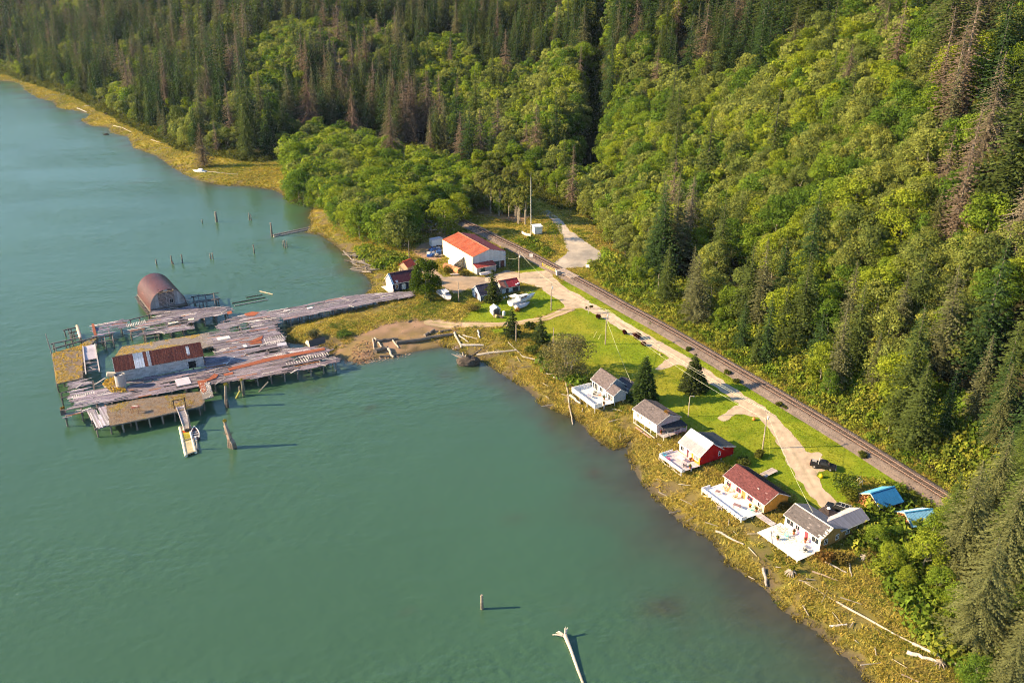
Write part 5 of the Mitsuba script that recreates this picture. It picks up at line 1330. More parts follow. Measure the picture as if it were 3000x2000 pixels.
# wooden boat in the shade
t = thing('wooden_boat', 'old white wooden cabin boat with red-brown bottom propped beside the round tree', 'boat')
g, L, f = boat_frame((1287, 861), (1320, 884), 2.6)
m = MB(); R = hull(m, g, L, 2.6, 1.5, (.74, .74, .76), (.4, .38, .36), keel=(.46, .22, .14)); m.put(part(t, 'hull'), 'satin'); gunwale(t, R, (.1, .12, .25), .08)
m = MB(); m.hexa(f.loc([(L * .38, -.85, 1.5), (L * .75, -.7, 1.6), (L * .75, .7, 1.6), (L * .38, .85, 1.5)]), f.loc([(L * .4, -.75, 2.6), (L * .7, -.62, 2.6), (L * .7, .62, 2.6), (L * .4, .75, 2.6)]), (.66, .68, .74)); m.put(part(t, 'wheelhouse'), 'satin')
m = MB(); m.box(f(L * .55, 0, 2.66), (L * .36, 1.7, .1), (.76, .76, .78), f.a); m.put(part(t, 'wheelhouse_roof'), 'satin')
m = MB()
for y in (-.42, .05, .5): m.box(f(L * .735, y - .03, 2.15), (.1, .34, .5), (.02, .03, .05), f.a)
m.put(part(t, 'window'), 'windowpane')
m = MB(); m.tube([f(L * .3, 0, 1.4), f(L * .3, 0, 4.2)], .05, (.6, .55, .5), 5); m.put(part(t, 'mast'), 'satin')
# boat on the far shore and the skiff at the float
t = thing('stranded_boat', 'white cabin boat drawn up on the grassy far left shore', 'boat')
g, L, f = boat_frame((604, 507), (568, 505), 1.0)
m = MB(); R = hull(m, g, L, 2.4, 1.1, (.82, .82, .82), (.75, .75, .75)); m.put(part(t, 'hull'), 'satin'); m = MB(); m.hexa(f.loc([(L * .25, -.9, 1.1), (L * .65, -.7, 1.2), (L * .65, .7, 1.2), (L * .25, .9, 1.1)]), f.loc([(L * .28, -.75, 2.2), (L * .55, -.6, 2.2), (L * .55, .6, 2.2), (L * .28, .75, 2.2)]), (.80, .80, .82)); m.put(part(t, 'cabin'), 'satin')
t = thing('skiff', 'small open aluminium skiff with white rails tied to the float', 'boat')
g, L, f = boat_frame((574, 1290), (571, 1262), .05)
m = MB(); R = hull(m, g, L, 1.9, .75, (.20, .10, .11), (.08, .08, .09), deck=4); m.put(part(t, 'hull'), 'satin'); gunwale(t, R, (.82, .82, .82), .08)
m = MB()
for x in (.25, .5, .72): m.box(f(L * x, 0, .5), (.28, 1.5, .06), (.5, .5, .52), f.a)
m.put(part(t, 'thwart'), 'satin'); m = MB(); m.box(f(-.15, 0, .75), (.35, .4, .8), (.78, .78, .78), f.a); m.put(part(t, 'outboard_motor'), 'satin')


def wheel(t, f, x, y, z, r=.38):
    k = part(t, 'wheel'); s = 1 if y > 0 else -1
    m = MB(); m.tube([f(x, y - s * .12, z), f(x, y + s * .12, z)], r, (.02, .02, .02), 14); m.put(part(k, 'tyre'), 'matte')
    m = MB(); m.tube([f(x, y + s * .1, z), f(x, y + s * .14, z)], r * .6, (.45, .45, .47), 10); m.put(part(k, 'rim'), 'metal')


def side_loft(m, f, prof, w, col, inset=0.0, z0=None):
    """A body from its side outline (x, z), w wide, its upper points drawn in by inset."""
    p = np.array(prof, float); zm = p[:, 1].min(); zt = p[:, 1].max()
    hw = w / 2 - inset * (p[:, 1] - zm) / max(zt - zm, .01)
    tri = trimesh.creation.triangulate_polygon(Polygon(p), engine='earcut')
    tv, tf = np.asarray(tri[0])[:, :2], np.asarray(tri[1])
    for s in (-1, 1):
        h = w / 2 - inset * (tv[:, 1] - zm) / max(zt - zm, .01)
        m.add(f.loc([(x, s * hh, z) for (x, z), hh in zip(tv, h)]), tf, col)
    for k in range(len(p)):
        a, b = k, (k + 1) % len(p)
        m.quad(f(p[a, 0], -hw[a], p[a, 1]), f(p[b, 0], -hw[b], p[b, 1]), f(p[b, 0], hw[b], p[b, 1]), f(p[a, 0], hw[a], p[a, 1]), col)


def pickup(px0, px1, label, suv=False):
    t = thing('sport_utility_vehicle' if suv else 'pickup_truck', label, 'car' if suv else 'pickup truck')
    a, b = P(*px0, ZG), P(*px1, ZG); d = b - a; f = Frame((a[0], a[1], ZG + .08), math.atan2(d[1], d[0])); blk = (.012, .012, .014)
    m = MB()
    side_loft(m, f, [(0, .45), (5.3, .45), (5.45, .7), (5.4, 1.02), (4.1, 1.15), (4.0, 1.12), (0, 1.12), (-.05, .8)], 1.9, blk, .05); m.put(part(t, 'body'), 'satin')
    m = MB(); x0 = .15 if suv else 1.9
    side_loft(m, f, [(x0, 1.1), (4.05, 1.12), (3.45, 1.78), (3.2, 1.84), (x0 + .35, 1.84), (x0 + .05, 1.6)], 1.8, blk, .22); m.put(part(t, 'cab'), 'satin')
    m = MB()
    for s in (-1, 1): m.quad(f(x0 + .25, s * .88, 1.22), f(3.75, s * .88, 1.22), f(3.35, s * .735, 1.7), f(x0 + .35, s * .735, 1.7), (.03, .035, .04))
    m.quad(f(4.0, -.8, 1.2), f(4.0, .8, 1.2), f(3.5, .68, 1.76), f(3.5, -.68, 1.76), (.04, .05, .06)); m.put(part(t, 'window'), 'windowpane')
    if suv:
        m = MB()
        for s in (-1, 1): m.bar(f(.6, s * .72, 1.93), f(3.2, s * .72, 1.93), .07, .07, (.8, .8, .8))
        for x in (.9, 1.7, 2.5): m.bar(f(x, -.7, 1.95), f(x, .7, 1.95), .07, .05, (.75, .75, .75))
        m.put(part(t, 'roof_rack'), 'metal')
    else:
        m = MB(); m.box(f(.95, 0, 1.135), (1.7, 1.5, .03), (.02, .02, .02), f.a); m.put(part(t, 'bed'), 'matte')
        m = MB(); m.box(f(.8, .3, 1.28), (1.0, .7, .28), (.34, .33, .34), f.a); m.put(part(t, 'tool_box'), 'matte')
        m = MB(); m.box(f(1.75, 0, 1.45), (.1, 1.6, .7), (.72, .72, .72), f.a); m.put(part(t, 'headache_rack'), 'satin')
    for s in (-1, 1):
        m = MB(); m.box(f(5.42, s * .7, .82), (.08, .35, .18), (.8, .8, .78), f.a); m.put(part(t, 'headlight'), 'satin')
        m = MB(); m.box(f(-.05, s * .82, .9), (.08, .2, .3), (.4, .01, .01), f.a); m.put(part(t, 'tail_light'), 'satin')
        for x in (.95, 4.35): wheel(t, f, x, s * .86, .4)
    m = MB(); m.box(f(5.48, 0, .5), (.16, 1.8, .2), (.3, .3, .31), f.a); m.put(part(t, 'bumper'), 'metal')


pickup((2373, 1363), (2436, 1376), 'black pickup truck parked on the grass pull-out beside the gravel road')
pickup((2497, 1513), (2452, 1498), 'black car with silver roof rack parked behind the wing of the lilac house', suv=True)

# ------------------------------------------------------------------ poles and wires
tops = {}
POLES = [('a', (2234, 1313.7), 1203.6, 'utility pole with transformer on the lawn above the red house', 1), ('b', (1773.3, 1008.3), 907, 'utility pole with transformer box on the lawn above the grey house', 1), ('c', (1614.5, 909), 829, 'utility pole at the road bend right of the cruiser', 1),
         ('d', (1520.5, 815), 738, 'utility pole with transformers in front of the warehouse', 1), ('e', (1344, 883), 825, 'bare pole beside the old wooden boat', 0), ('f', (1199.5, 768), 705, 'dark pole behind the navy house', 0), ('g', (1927, 861), 803, 'utility pole among the bushes above the railway', 0),
         ('h', (1512, 998), 950, 'short weathered post in front of the small spruces', 0), ('i', (1620.6, 1015), 960, 'short bare post on the lawn left of the grey house', 0), ('j', (1806, 712), 668, 'pole at the forest edge above the gravel lot', 0)]
for key, (bx, by), ty_, lab, tr in POLES:
    b = P(bx, by, ZG); b[2] = float(hgt(b[0], b[1])); hh = height_at(b, ty_)
    t = thing('utility_pole' if tr or key in 'efgj' else 'wooden_post', lab, 'pole'); tops[key] = b + [0, 0, hh]
    m = MB(); m.tube([b - [0, 0, .5], b + [0, 0, hh * .5], b + [0, 0, hh]], [.17, .145, .11], (.36, .30, .25) if key != 'f' else (.16, .15, .14), 8); m.put(part(t, 'pole'), 'matte')
    if tr:
        m = MB(); m.tube([b + [.28, -.25, hh * .80], b + [.28, -.25, hh * .80 + .85]], .24, (.5, .52, .56), 9); m.put(part(t, 'transformer'), 'satin')
        m = MB(); m.bar(b + [-.05, -.14, hh * .35], b + [.0, -.14, hh * .42], .22, .12, (.5, .5, .5)); m.put(part(t, 'meter_box'), 'satin')
    if key in 'abcd':
        m = MB(); m.bar(b + [-.5, .4, hh - .25], b + [.5, -.4, hh - .25], .1, .12, (.30, .25, .2)); m.put(part(t, 'crossarm'), 'matte')
        for s in (-1, 1): m = MB(); m.tube([b + [s * .45, -s * .36, hh - .2], b + [s * .45, -s * .36, hh]], .05, (.6, .6, .62), 6); m.put(part(t, 'insulator'), 'satin')
t = thing('street_lamp', 'pale wooden street lamp with bent head behind the white house', 'street lamp')
b = P(2015.9, 1219.6, ZG); hh = height_at(b, 1160); m = MB(); m.tube([b - [0, 0, .3], b + [0, 0, hh * .95], b + [.1, -.05, hh], b + [.75, -.2, hh + .1]], [.13, .11, .09, .07], (.55, .47, .36), 7); m.put(part(t, 'pole'), 'matte'); m = MB(); m.box(b + [.85, -.22, hh + .05], (.4, .2, .12), (.7, .68, .6)); m.put(part(t, 'lamp_head'), 'satin')
t = thing('flower_pole', 'grey pole with crossbar and hanging flower baskets beside the road', 'pole')
b = P(1724, 918.4, ZG); hh = height_at(b, 884); m = MB(); m.tube([b, b + [0, 0, hh]], .09, (.45, .43, .4), 6); m.put(part(t, 'pole'), 'matte'); m = MB(); m.bar(b + [-.9, -.25, hh * .86], b + [.75, .25, hh * .9], .06, .06, (.42, .38, .35)); m.put(part(t, 'crossbar'), 'matte')
r = np.random.default_rng(4)
for dx in (-.8, .55, 1.1):
    m = MB(); leaf_ball(m, b + [dx, dx * .28, hh * .55 + .15 * dx], .38, 90, (.13, .1, .03), .15, r); k = m.put(part(t, 'hanging_basket'), 'leaf')


def wire(p, q, sag, label, rad=.03, col=(.6, .6, .46)):
    t = thing('power_line', label, 'wire'); u = np.linspace(0, 1, 15)[:, None]
    m = MB(); m.tube(p + (q - p) * u - np.array([0, 0, 1]) * sag * 4 * u * (1 - u), rad, col, 4); m.put(t, 'matte')


wire(tops['b'] + [.45, -.36, 0], tops['a'] + [.45, -.36, 0], 1.2, 'upper wire strung over the lawn between the two house poles')
wire(tops['b'] - [.45, -.36, 0], tops['a'] - [.45, -.36, 0], 1.5, 'lower wire strung over the lawn between the two house poles')
wire(tops['b'] - [0, 0, 1.6], tops['a'] - [0, 0, 2.2], 1.6, 'service cable hung under the wires between the two lawn poles')
wire(tops['c'] + [.45, -.36, 0], tops['b'] + [.45, -.36, 0], 1.0, 'wire from the road bend pole to the grey house pole')
wire(tops['d'] + [.4, -.3, -.2], tops['c'] + [.4, -.3, 0], .9, 'wire from the warehouse pole to the road bend pole')
wire(tops['d'] - [0, 0, 1.8], F(24.2, 13.0, 6.4), 1.0, 'drooping service cable from the warehouse pole to the warehouse wall')
wire(tops['a'] - [0, 0, .6], LILF(4.5, 3.0, 6.9), .8, 'service cable from the red house pole down to the lilac house')
wire(tops['a'] - [0, 0, 1.2], P(2256, 1336, ZG + .1), .0, 'yellow-green guy wire staked into the lawn beside the red house pole', .03, (.45, .5, .06))
wire(tops['b'] - [0, 0, 3.0], GREYDECK(7, 8, 5.0), .5, 'service cable from its pole down to the grey house')
# ------------------------------------------------------------------ the derelict wharf
DZ, DA = 2.6, .4658
wharf = thing('cannery_wharf', 'derelict grey timber wharf on piles, with gaps, rust stains and mossy pads', 'wharf')
GREYW = np.array([.225, .202, .23])
DU, DV = np.array([math.cos(DA), math.sin(DA)]), np.array([-math.sin(DA), math.cos(DA)])
all_planks, pile_pts = [], []


def deck(name, poly, z=DZ, ang=DA, gap=.06, plank=(3.2, 7.0), w=.42, tone=(1, 1, 1), tear=.0, seed=0, rough=.05, piles=3.6):
    """Planks laid side by side over the outline; some are missing, more so along torn edges."""
    poly = poly.buffer(0); r = np.random.default_rng(seed)
    u, v = np.array([math.cos(ang), math.sin(ang)]), np.array([-math.sin(ang), math.cos(ang)])
    q = np.array(poly.exterior.coords); lu, lv = q @ u, q @ v
    y = lv.min()
    shapely.prepare(poly)
    while y < lv.max():
        yy = y + w / 2; line = LineString([u * (lu.min() - 1) + v * yy, u * (lu.max() + 1) + v * yy]).intersection(poly)
        for g in getattr(line, 'geoms', [line]):
            if g.length < .6 or g.geom_type != 'LineString': continue
            c = np.array(g.coords); a, b = sorted([c[0] @ u, c[-1] @ u])
            a -= r.uniform(-.5, .7) * (1 + tear * 2); b += r.uniform(-.5, .7) * (1 + tear * 2)
            x = a + r.uniform(-2, 0)
            while x < b:
                L = r.uniform(*plank) * (1.0 if r.uniform() < .75 else .45); x0, x1 = max(x, a), min(x + L - .04, b); x += L
                if x1 - x0 < .5: continue
                mid = u * (x0 + x1) / 2 + v * yy
                nz = float(meshkit.fbm(np.array([[mid[0] / 5.5, mid[1] / 5.5, seed * 3.7]]), 2)[0])
                if r.uniform() < gap + tear * max(0, nz - .48) * 7: continue
                tilt = r.normal(0, rough); dz = r.normal(0, .025)
                col = GREYW * np.array(tone) * r.uniform(.5, 1.4) * np.array([1, r.uniform(.93, 1.03), r.uniform(.92, 1.06)]) * (.75 + .6 * float(meshkit.fbm(np.array([[mid[0] / 4., mid[1] / 4., 9 + seed]]), 2)[0]))
                if r.uniform() < .035: col = np.array([.66, .61, .58]) * r.uniform(.8, 1.1)
                if r.uniform() < .02: col = np.array([.36, .14, .06])
                sk = r.normal(0, .012)
                all_planks.append((name, x1 - x0, np.r_[u * x0 + v * (yy - sk), z + dz], np.r_[u * x1 + v * (yy + sk), z + dz + tilt * .3], w * r.uniform(.72, .97), col))
        y += w
    # stringers and piles underneath
    for k, x in enumerate(np.arange(lu.min() + .6, lu.max(), piles)):
        line = LineString([u * x + v * (lv.min() - 1), u * x + v * (lv.max() + 1)]).intersection(poly)
        for g in getattr(line, 'geoms', [line]):
            if g.geom_type != 'LineString' or g.length < 1: continue
            c = np.array(g.coords); a, b = sorted([c[0] @ v, c[-1] @ v])
            m = MB(); m.bar(np.r_[u * x + v * (a - .25), z - .30], np.r_[u * x + v * (b + .25), z - .30], .3, .34, np.array([.16, .135, .125]) * r.uniform(.7, 1.3)); m.put(part(wharf, 'beam'), 'matte')
            n = max(2, int((b - a) / 3.2) + 1)
            for yv in np.linspace(a + .25, b - .25, n): pile_pts.append((*(u * x + v * yv), z - .45))
    for yv in np.arange(lv.min() + .7, lv.max(), 2.1):
        line = LineString([u * (lu.min() - 1) + v * yv, u * (lu.max() + 1) + v * yv]).intersection(poly.buffer(-.2))
        for g in getattr(line, 'geoms', [line]):
            if g.geom_type != 'LineString' or g.length < 2: continue
            c = np.array(g.coords); m = MB(); m.bar(np.r_[c[0], z - .1], np.r_[c[-1], z - .1], .16, .12, np.array([.22, .185, .17])); m.put(part(wharf, 'stringer'), 'matte')


A = lambda pts, z=DZ: area(pts, z)
D1 = A([(790, 912), (900, 890), (1008, 868), (1098, 859), (1210, 853), (1212, 868), (1098, 886), (960, 912), (832, 938), (815, 925)])
deck('approach_deck', D1, seed=1, gap=.02, ang=.49)
D2 = A([(640, 944), (700, 924), (780, 909), (812, 925), (818, 944), (802, 952), (830, 985), (842, 1026), (822, 1044), (760, 1052), (690, 1062), (640, 1048), (627, 1012), (600, 1000), (604, 975), (640, 968)])
deck('main_deck', D2, seed=2, gap=.03, tear=.35)
D3 = A([(436, 912), (545, 897), (590, 903), (660, 896), (682, 912), (652, 922), (610, 930), (559, 946), (563, 963), (500, 975), (419, 992), (376, 972), (400, 950), (461, 929)])
deck('north_deck', D3, seed=3, gap=.03, tear=.45)
D4 = A([(270, 952), (363, 935), (376, 952), (334, 974), (283, 984)])
deck('northwest_deck', D4, seed=4, gap=.04, tear=.5, tone=(.95, .95, 1.05))
D6 = A([(352, 1112), (602, 1072), (746, 1050), (850, 1020), (930, 1014), (972, 1026), (946, 1036), (1000, 1058), (900, 1082), (760, 1106), (623, 1124), (560, 1136), (500, 1146), (381, 1170), (372, 1140)])
deck('south_deck', D6, seed=5, gap=.035, tear=.45, tone=(1.08, 1.02, 1.0))
D6b = A([(597, 1046), (690, 1030), (746, 1050), (602, 1074)])
deck('yard_deck', D6b, seed=6, gap=.02, tone=(.9, .95, 1.05))
D9 = A([(204, 1120), (240, 1111), (296, 1116), (330, 1136), (381, 1137), (388, 1164), (312, 1184), (249, 1205), (189, 1224), (183, 1205), (214, 1190)])
deck('west_deck', D9, seed=7, gap=.03, tear=.35, tone=(1.12, 1.1, 1.12))
D10a = A([(253, 1201), (312, 1189), (322, 1246), (280, 1256)], 2.5)
deck('white_deck', D10a, z=2.55, ang=DA + math.pi / 2 + .12, seed=8, gap=.02, tone=(2.1, 2.15, 2.05), w=.36)
# bare joists where boards have gone, and the dark frames in the north-west
r = np.random.default_rng(33)
for (p0, p1, n, L) in (((775, 995), (828, 984), 9, 2.2), ((780, 1006), (830, 996), 9, 2.2), ((805, 1042), (835, 1036), 7, 2.4), ((372, 955), (425, 942), 12, 2.6), ((880, 1050), (960, 1036), 12, 2.0), ((840, 1066), (900, 1054), 9, 1.8), ((212, 1162), (275, 1150), 11, 1.5)):
    a, b = P(*p0, DZ), P(*p1, DZ)
    for u in np.linspace(0, 1, n):
        q = a + (b - a) * u; d = np.r_[DV, 0] * L * r.uniform(.8, 1.15)
        m = MB(); m.bar(q - d / 2, q + d / 2 + [0, 0, r.normal(0, .04)], .2, .16, np.array([.58, .54, .52]) * r.uniform(.7, 1.2)); m.put(part(wharf, 'joist'), 'matte')
for p0, p1, z, wd in (((148, 1008), (232, 989), 2.2, .3), ((155, 1022), (250, 995), 2.1, .3), ((184, 968), (230, 958), 2.3, .26), ((198, 977), (232, 968), 2.0, .26), ((206, 987), (236, 978), 1.9, .26), ((199, 962), (212, 1000), 1.9, .3), ((240, 1000), (285, 985), 2.0, .3), ((262, 996), (332, 980), 2.1, .3), ((268, 1007), (335, 995), 1.9, .3), ((280, 990), (284, 1012), 2, .25), ((305, 985), (309, 1008), 2, .25), ((328, 978), (332, 1002), 2, .25),
                      ((376, 938), (440, 922), 2.4, .26), ((408, 945), (462, 930), 2.2, .2), ((560, 870), (640, 858), 2.0, .25), ((565, 884), (645, 874), 2.1, .25), ((600, 860), (606, 898), 2.2, .25), ((580, 862), (585, 895), 2.2, .25), ((625, 858), (630, 895), 2.2, .25), ((548, 890), (640, 878), 2.3, .25), ((470, 1000), (560, 985), 1.9, .25), ((420, 985), (455, 978), 2.0, .3), ((800, 1018), (850, 1005), 2.3, .25), ((815, 1030), (862, 1018), 2.2, .25), ((176, 1152), (206, 1143), 2.2, .22), ((178, 1167), (206, 1158), 2.1, .22)):
    a, b = P(*p0, z), P(*p1, z); m = MB(); m.bar(a, b, wd, wd * 1.1, np.array([.12, .11, .11]) * r.uniform(.7, 1.6)); m.put(part(wharf, 'bare_beam'), 'matte')
    for u in (.08, .5, .92):
        q = a + (b - a) * u
        if not D4.contains(Point(q[:2])): pile_pts.append((q[0], q[1], z - .1))
# concrete pads with moss, and the cast corner
def pad(name, poly, z, cols, seed, th=.35, cell=.42, rough=.05):
    poly = poly.buffer(0); r = np.random.default_rng(seed); m = MB()
    m.prism(poly, z - th, z - .02, (.22, .195, .175)); m.put(part(wharf, name), 'matte')
    x0, y0, x1, y1 = poly.bounds; m = MB()
    xs, ys = np.meshgrid(np.arange(x0, x1, cell), np.arange(y0, y1, cell), indexing='ij'); pts = np.c_[xs.ravel(), ys.ravel()]; ok = shapely.contains_xy(poly, pts[:, 0], pts[:, 1])
    pts = pts[ok]; k = meshkit.fbm(np.c_[pts / 4.5, np.full(len(pts), seed)], 3); k2 = meshkit.fbm(np.c_[pts / 1.1, np.full(len(pts), seed + 9)], 2)
    for (x, y), a, b in zip(pts, k, k2):
        c = cols[0] if a > .56 else cols[1] if b > .48 else cols[2]
        if c is None: continue
        h = r.uniform(.02, .02 + rough * (3 if c is cols[0] else 1)); s = cell * r.uniform(.5, .95)
        q = np.array([[-s, -s], [s, -s], [s, s], [-s, s]]) * r.uniform(.6, 1.1, (4, 1)) * .55 @ R2(r.uniform(0, 1.5)).T
        bot = np.c_[q + [x, y], np.full(4, z - .02)]; top = np.c_[q * r.uniform(.3, .8) + [x, y], np.full(4, z + h)]
        m.hexa(bot, top, np.array(c) * r.uniform(.65, 1.3))
    k = m.put(part(wharf, name + '_growth'), 'matte'); labels[k] = {'kind': 'stuff'}


GOLD, BRN, CON = (.42, .27, .025), (.25, .16, .09), (.30, .255, .22)
PADW = A([(153, 1035), (232, 1012), (252, 1000), (282, 992), (262, 1014), (244, 1026), (241, 1107), (166, 1124)])
pad('west_pad', PADW, DZ + .05, (GOLD, BRN, GOLD), 41)
PADS = A([(312, 1189), (400, 1170), (589, 1146), (598, 1176), (589, 1188), (440, 1222), (323, 1246)])
pad('south_pad', PADS, DZ, ((.33, .22, .03), BRN, (.26, .15, .05)), 42)
PADB = A([(338, 1043), (357, 1016), (450, 1001), (611, 974), (628, 1010), (589, 1022), (590, 1003)])
pad('back_slab', PADB, DZ + .05, (GOLD, (.30, .24, .2), None), 43, rough=.02)
pad('tank_pad', A([(312, 1110), (345, 1104), (374, 1150), (326, 1150), (300, 1126)]), DZ + .06, (GOLD, GOLD, BRN), 44, rough=.15)
pad('corner_slab', A([(585, 1124), (614, 1120), (626, 1162), (594, 1171)]), DZ + .15, ((.6, .56, .52), (.5, .45, .4), None), 45)
for pl in (PADW, PADS, PADB):
    for q in jitter(pl.buffer(-.3), 3.6, 46)[0]: pile_pts.append((q[0], q[1], DZ - .3))
    c = np.array(pl.exterior.coords)
    for a, b in zip(c[:-1], c[1:]):
        m = MB(); m.bar(np.r_[a, DZ - .16], np.r_[b, DZ - .16], .3, .3, (.17, .145, .12)); m.put(part(wharf, 'edge_beam'), 'matte')
        L = np.linalg.norm(b - a)
        for u in np.arange(.04, 1, 3.0 / max(L, 3)): pile_pts.append((*(a + (b - a) * u), DZ - .3))
# rust-red sheets lying on the deck
for pts, dz in (([(668, 1080), (800, 1046), (950, 1019), (953, 1026), (800, 1056), (672, 1087)], .16), ([(578, 1118), (612, 1110), (628, 1096), (640, 1099), (634, 1108), (608, 1118), (600, 1124), (606, 1146), (596, 1152), (588, 1144)], .22), ([(715, 920), (740, 913), (760, 916), (745, 926), (722, 926)], .14), ([(728, 1008), (765, 997), (768, 1006), (735, 1010)], .14), ([(726, 1004), (752, 992), (770, 984), (768, 994), (745, 1003)], .2), ([(665, 915), (678, 911), (681, 919), (668, 922)], .15), ([(655, 1096), (682, 1090), (684, 1096), (658, 1102)], .14)):
    pl = A(pts); m = MB(); m.prism(pl, DZ + dz - .05, DZ + dz, np.array([.30, .095, .05]) * r.uniform(.85, 1.15)); m.put(part(wharf, 'rust_sheet'), 'matte')
for (px, py), sz, c in (((655, 990), (3.6, 2.2), (.68, .64, .62)), ((560, 935), (1.8, 1.4), (.66, .6, .5)), ((508, 945), (3.0, .9), (.70, .66, .56)), ((908, 902), (1.8, 1.2), (.68, .62, .66)), ((841, 909), (2.0, .8), (.6, .55, .56)), ((718, 1013), (1.0, 2.0), (.62, .58, .6)), ((826, 1008), (2.6, 2.2), (.5, .48, .55)), ((536, 1117), (3.6, 4.6), (.55, .5, .56))):
    q = P(px, py, DZ + .1); m = MB(); m.box(q, (sz[0], sz[1], .12), c, DA + r.normal(0, .1)); m.put(part(wharf, 'loose_panel'), 'matte')
# planks: the 300 longest are pieces of their own
all_planks.sort(key=lambda p: -p[1]); rest = MB()
for j, (nm, L, a, b, w, c) in enumerate(all_planks):
    m = MB() if j < 296 else rest
    m.bar(a, b, w, .09, c)
    if j < 296: m.put(part(wharf, 'plank'), 'matte')
k = rest.put(part(wharf, 'shorter_planks'), 'matte'); labels[k] = {'kind': 'stuff'}
# stray boards on top
for j in range(46):
    g = [D2, D3, D6, D9, D1][j % 5]; x0, y0, x1, y1 = g.bounds
    while True:
        q = np.array([r.uniform(x0, x1), r.uniform(y0, y1)])
        if g.contains(Point(q)): break
    a = DA + r.normal(0, .6); d = np.array([math.cos(a), math.sin(a)]) * r.uniform(.6, 2.2)
    m = MB(); m.bar(np.r_[q - d, DZ + .1], np.r_[q + d, DZ + r.uniform(.1, .35)], r.uniform(.14, .3), .08, np.array([.60, .56, .53]) * r.uniform(.6, 1.25)); m.put(part(wharf, 'stray_board'), 'matte')
# piles
pp_ = np.array(pile_pts); keep = []
for j in np.argsort(pp_[:, 1]):
    if all((pp_[j, 0] - pp_[i_, 0]) ** 2 + (pp_[j, 1] - pp_[i_, 1]) ** 2 > 1.7 ** 2 for i_ in keep): keep.append(j)
rest = MB()
for c_, j in enumerate(keep):
    x, y, z = pp_[j]; m = MB() if c_ < 296 else rest
    m.tube([[x + r.normal(0, .12), y + r.normal(0, .12), -1.5], [x, y, z]], [.21, .18], np.array([[.10, .085, .07], [.27, .235, .21]]) * r.uniform(.7, 1.3), 7)
    if c_ < 296: m.put(part(wharf, 'pile'), 'matte')
if rest.n: k = rest.put(part(wharf, 'more_piles'), 'matte'); labels[k] = {'kind': 'stuff'}

# barrel-roofed building
t = thing('barrel_roofed_shed', 'rust-brown barrel-roofed shed on piles with slatted grey front at the back of the wharf', 'shed')
Q = Frame((-115.2, 262.3, 0), .585); Wq, Lq, Hq, z0 = 11.2, 17.5, 6.3, 2.6
def arch(u, y):
    a = math.pi * (1 - u); return Q(Wq / 2 + (Wq / 2) * math.cos(a), y, z0 + Hq * math.sin(a) ** .92)
for j in range(9):
    m = MB(); y0, y1 = Lq * j / 9 - .6 * (j == 0), Lq * (j + 1) / 9 - .015; n_ = 36; rr = np.random.default_rng(140 + j)
    for k in range(n_):
        k0 = meshkit.fbm(np.array([[k * .25, j * .7, 3.0]]), 2)[0]
        c = np.array([.082, .027, .023]) * (.72 + .55 * k0) * rr.uniform(.94, 1.06)
        m.quad(arch(k / n_, y0), arch((k + 1) / n_, y0), arch((k + 1) / n_, y1), arch(k / n_, y1), c)
    m.put(part(t, 'roof_panel'), 'satin')
rr = np.random.default_rng(5)
for k in range(26):                                       # upright boards at either side of the front
    u0, u1 = k / 26, (k + .93) / 26; x0, x1 = Wq * u0, Wq * u1
    if .27 < (u0 + u1) / 2 < .73: continue
    hh = lambda x: z0 + Hq * max(0, 1 - (2 * x / Wq - 1) ** 2) ** .47 - .15
    m = MB(); m.hexa(np.array([Q(x0, 1.0, z0), Q(x1, 1.0, z0), Q(x1, 1.15, z0), Q(x0, 1.15, z0)]), np.array([Q(x0, 1.0, hh(x0)), Q(x1, 1.0, hh(x1)), Q(x1, 1.15, hh(x1)), Q(x0, 1.15, hh(x0))]), np.array([.46, .47, .50]) * rr.uniform(.75, 1.15)); m.put(part(t, 'front_board'), 'matte')
m = MB()
for k in range(11):
    z = z0 + .2 + k * .43; m.bar(Q(Wq * .27, 1.0, z), Q(Wq * .73, 1.0, z), .1, .24, np.array([.40, .33, .32]) * rr.uniform(.8, 1.1))
m.bar(Q(Wq * .27, .95, z0), Q(Wq * .27, .95, z0 + 5), .2, .12, (.4, .4, .42)); m.bar(Q(Wq * .73, .95, z0), Q(Wq * .73, .95, z0 + 4.9), .2, .12, (.4, .4, .42)); m.bar(Q(Wq * .5, .95, z0), Q(Wq * .5, .95, z0 + 5), .15, .12, (.42, .4, .4))
m.put(part(t, 'slatted_door'), 'matte')
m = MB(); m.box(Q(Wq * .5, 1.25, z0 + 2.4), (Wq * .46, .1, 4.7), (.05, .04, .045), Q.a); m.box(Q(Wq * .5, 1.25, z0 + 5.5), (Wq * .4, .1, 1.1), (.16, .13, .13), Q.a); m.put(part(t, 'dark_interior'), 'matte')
window(t, Q(Wq * .58, .93, z0 + 1.0), Q.u, 1.0, 1.3, -Q.v, frame=(.45, .45, .47)); window(t, Q(Wq * .45, .93, z0 + 5.2), Q.u, 1.1, .45, -Q.v, bars=0, frame=(.6, .62, .66), pane=(.3, .35, .42))
m = MB(); m.box(Q(Wq / 2, Lq / 2, z0 - .2), (Wq + .6, Lq + .8, .3), (.2, .17, .15), Q.a); m.put(part(t, 'floor'), 'matte')
for j in range(12):
    for s, x in ((-1, -.5), (1, Wq + .5)):
        y = Lq * (j + .2) / 12; m = MB(); m.tube([Q(x, y, -1.5), Q(x, y, z0 - .2)], .18, (.15, .125, .11), 6); m.bar(Q(x - s * -.0 - .9, y, z0 - .3), Q(x + .9, y, z0 - .3), .22, .22, (.30, .26, .24)); m.put(part(t, 'pile'), 'matte')
m = MB(); m.bar(Q(Wq + 1.4, -.2, 3.6), Q(Wq - 1.6, .6, 4.4), .3, .12, (.55, .45, .4)); m.put(part(t, 'leaning_board'), 'matte')

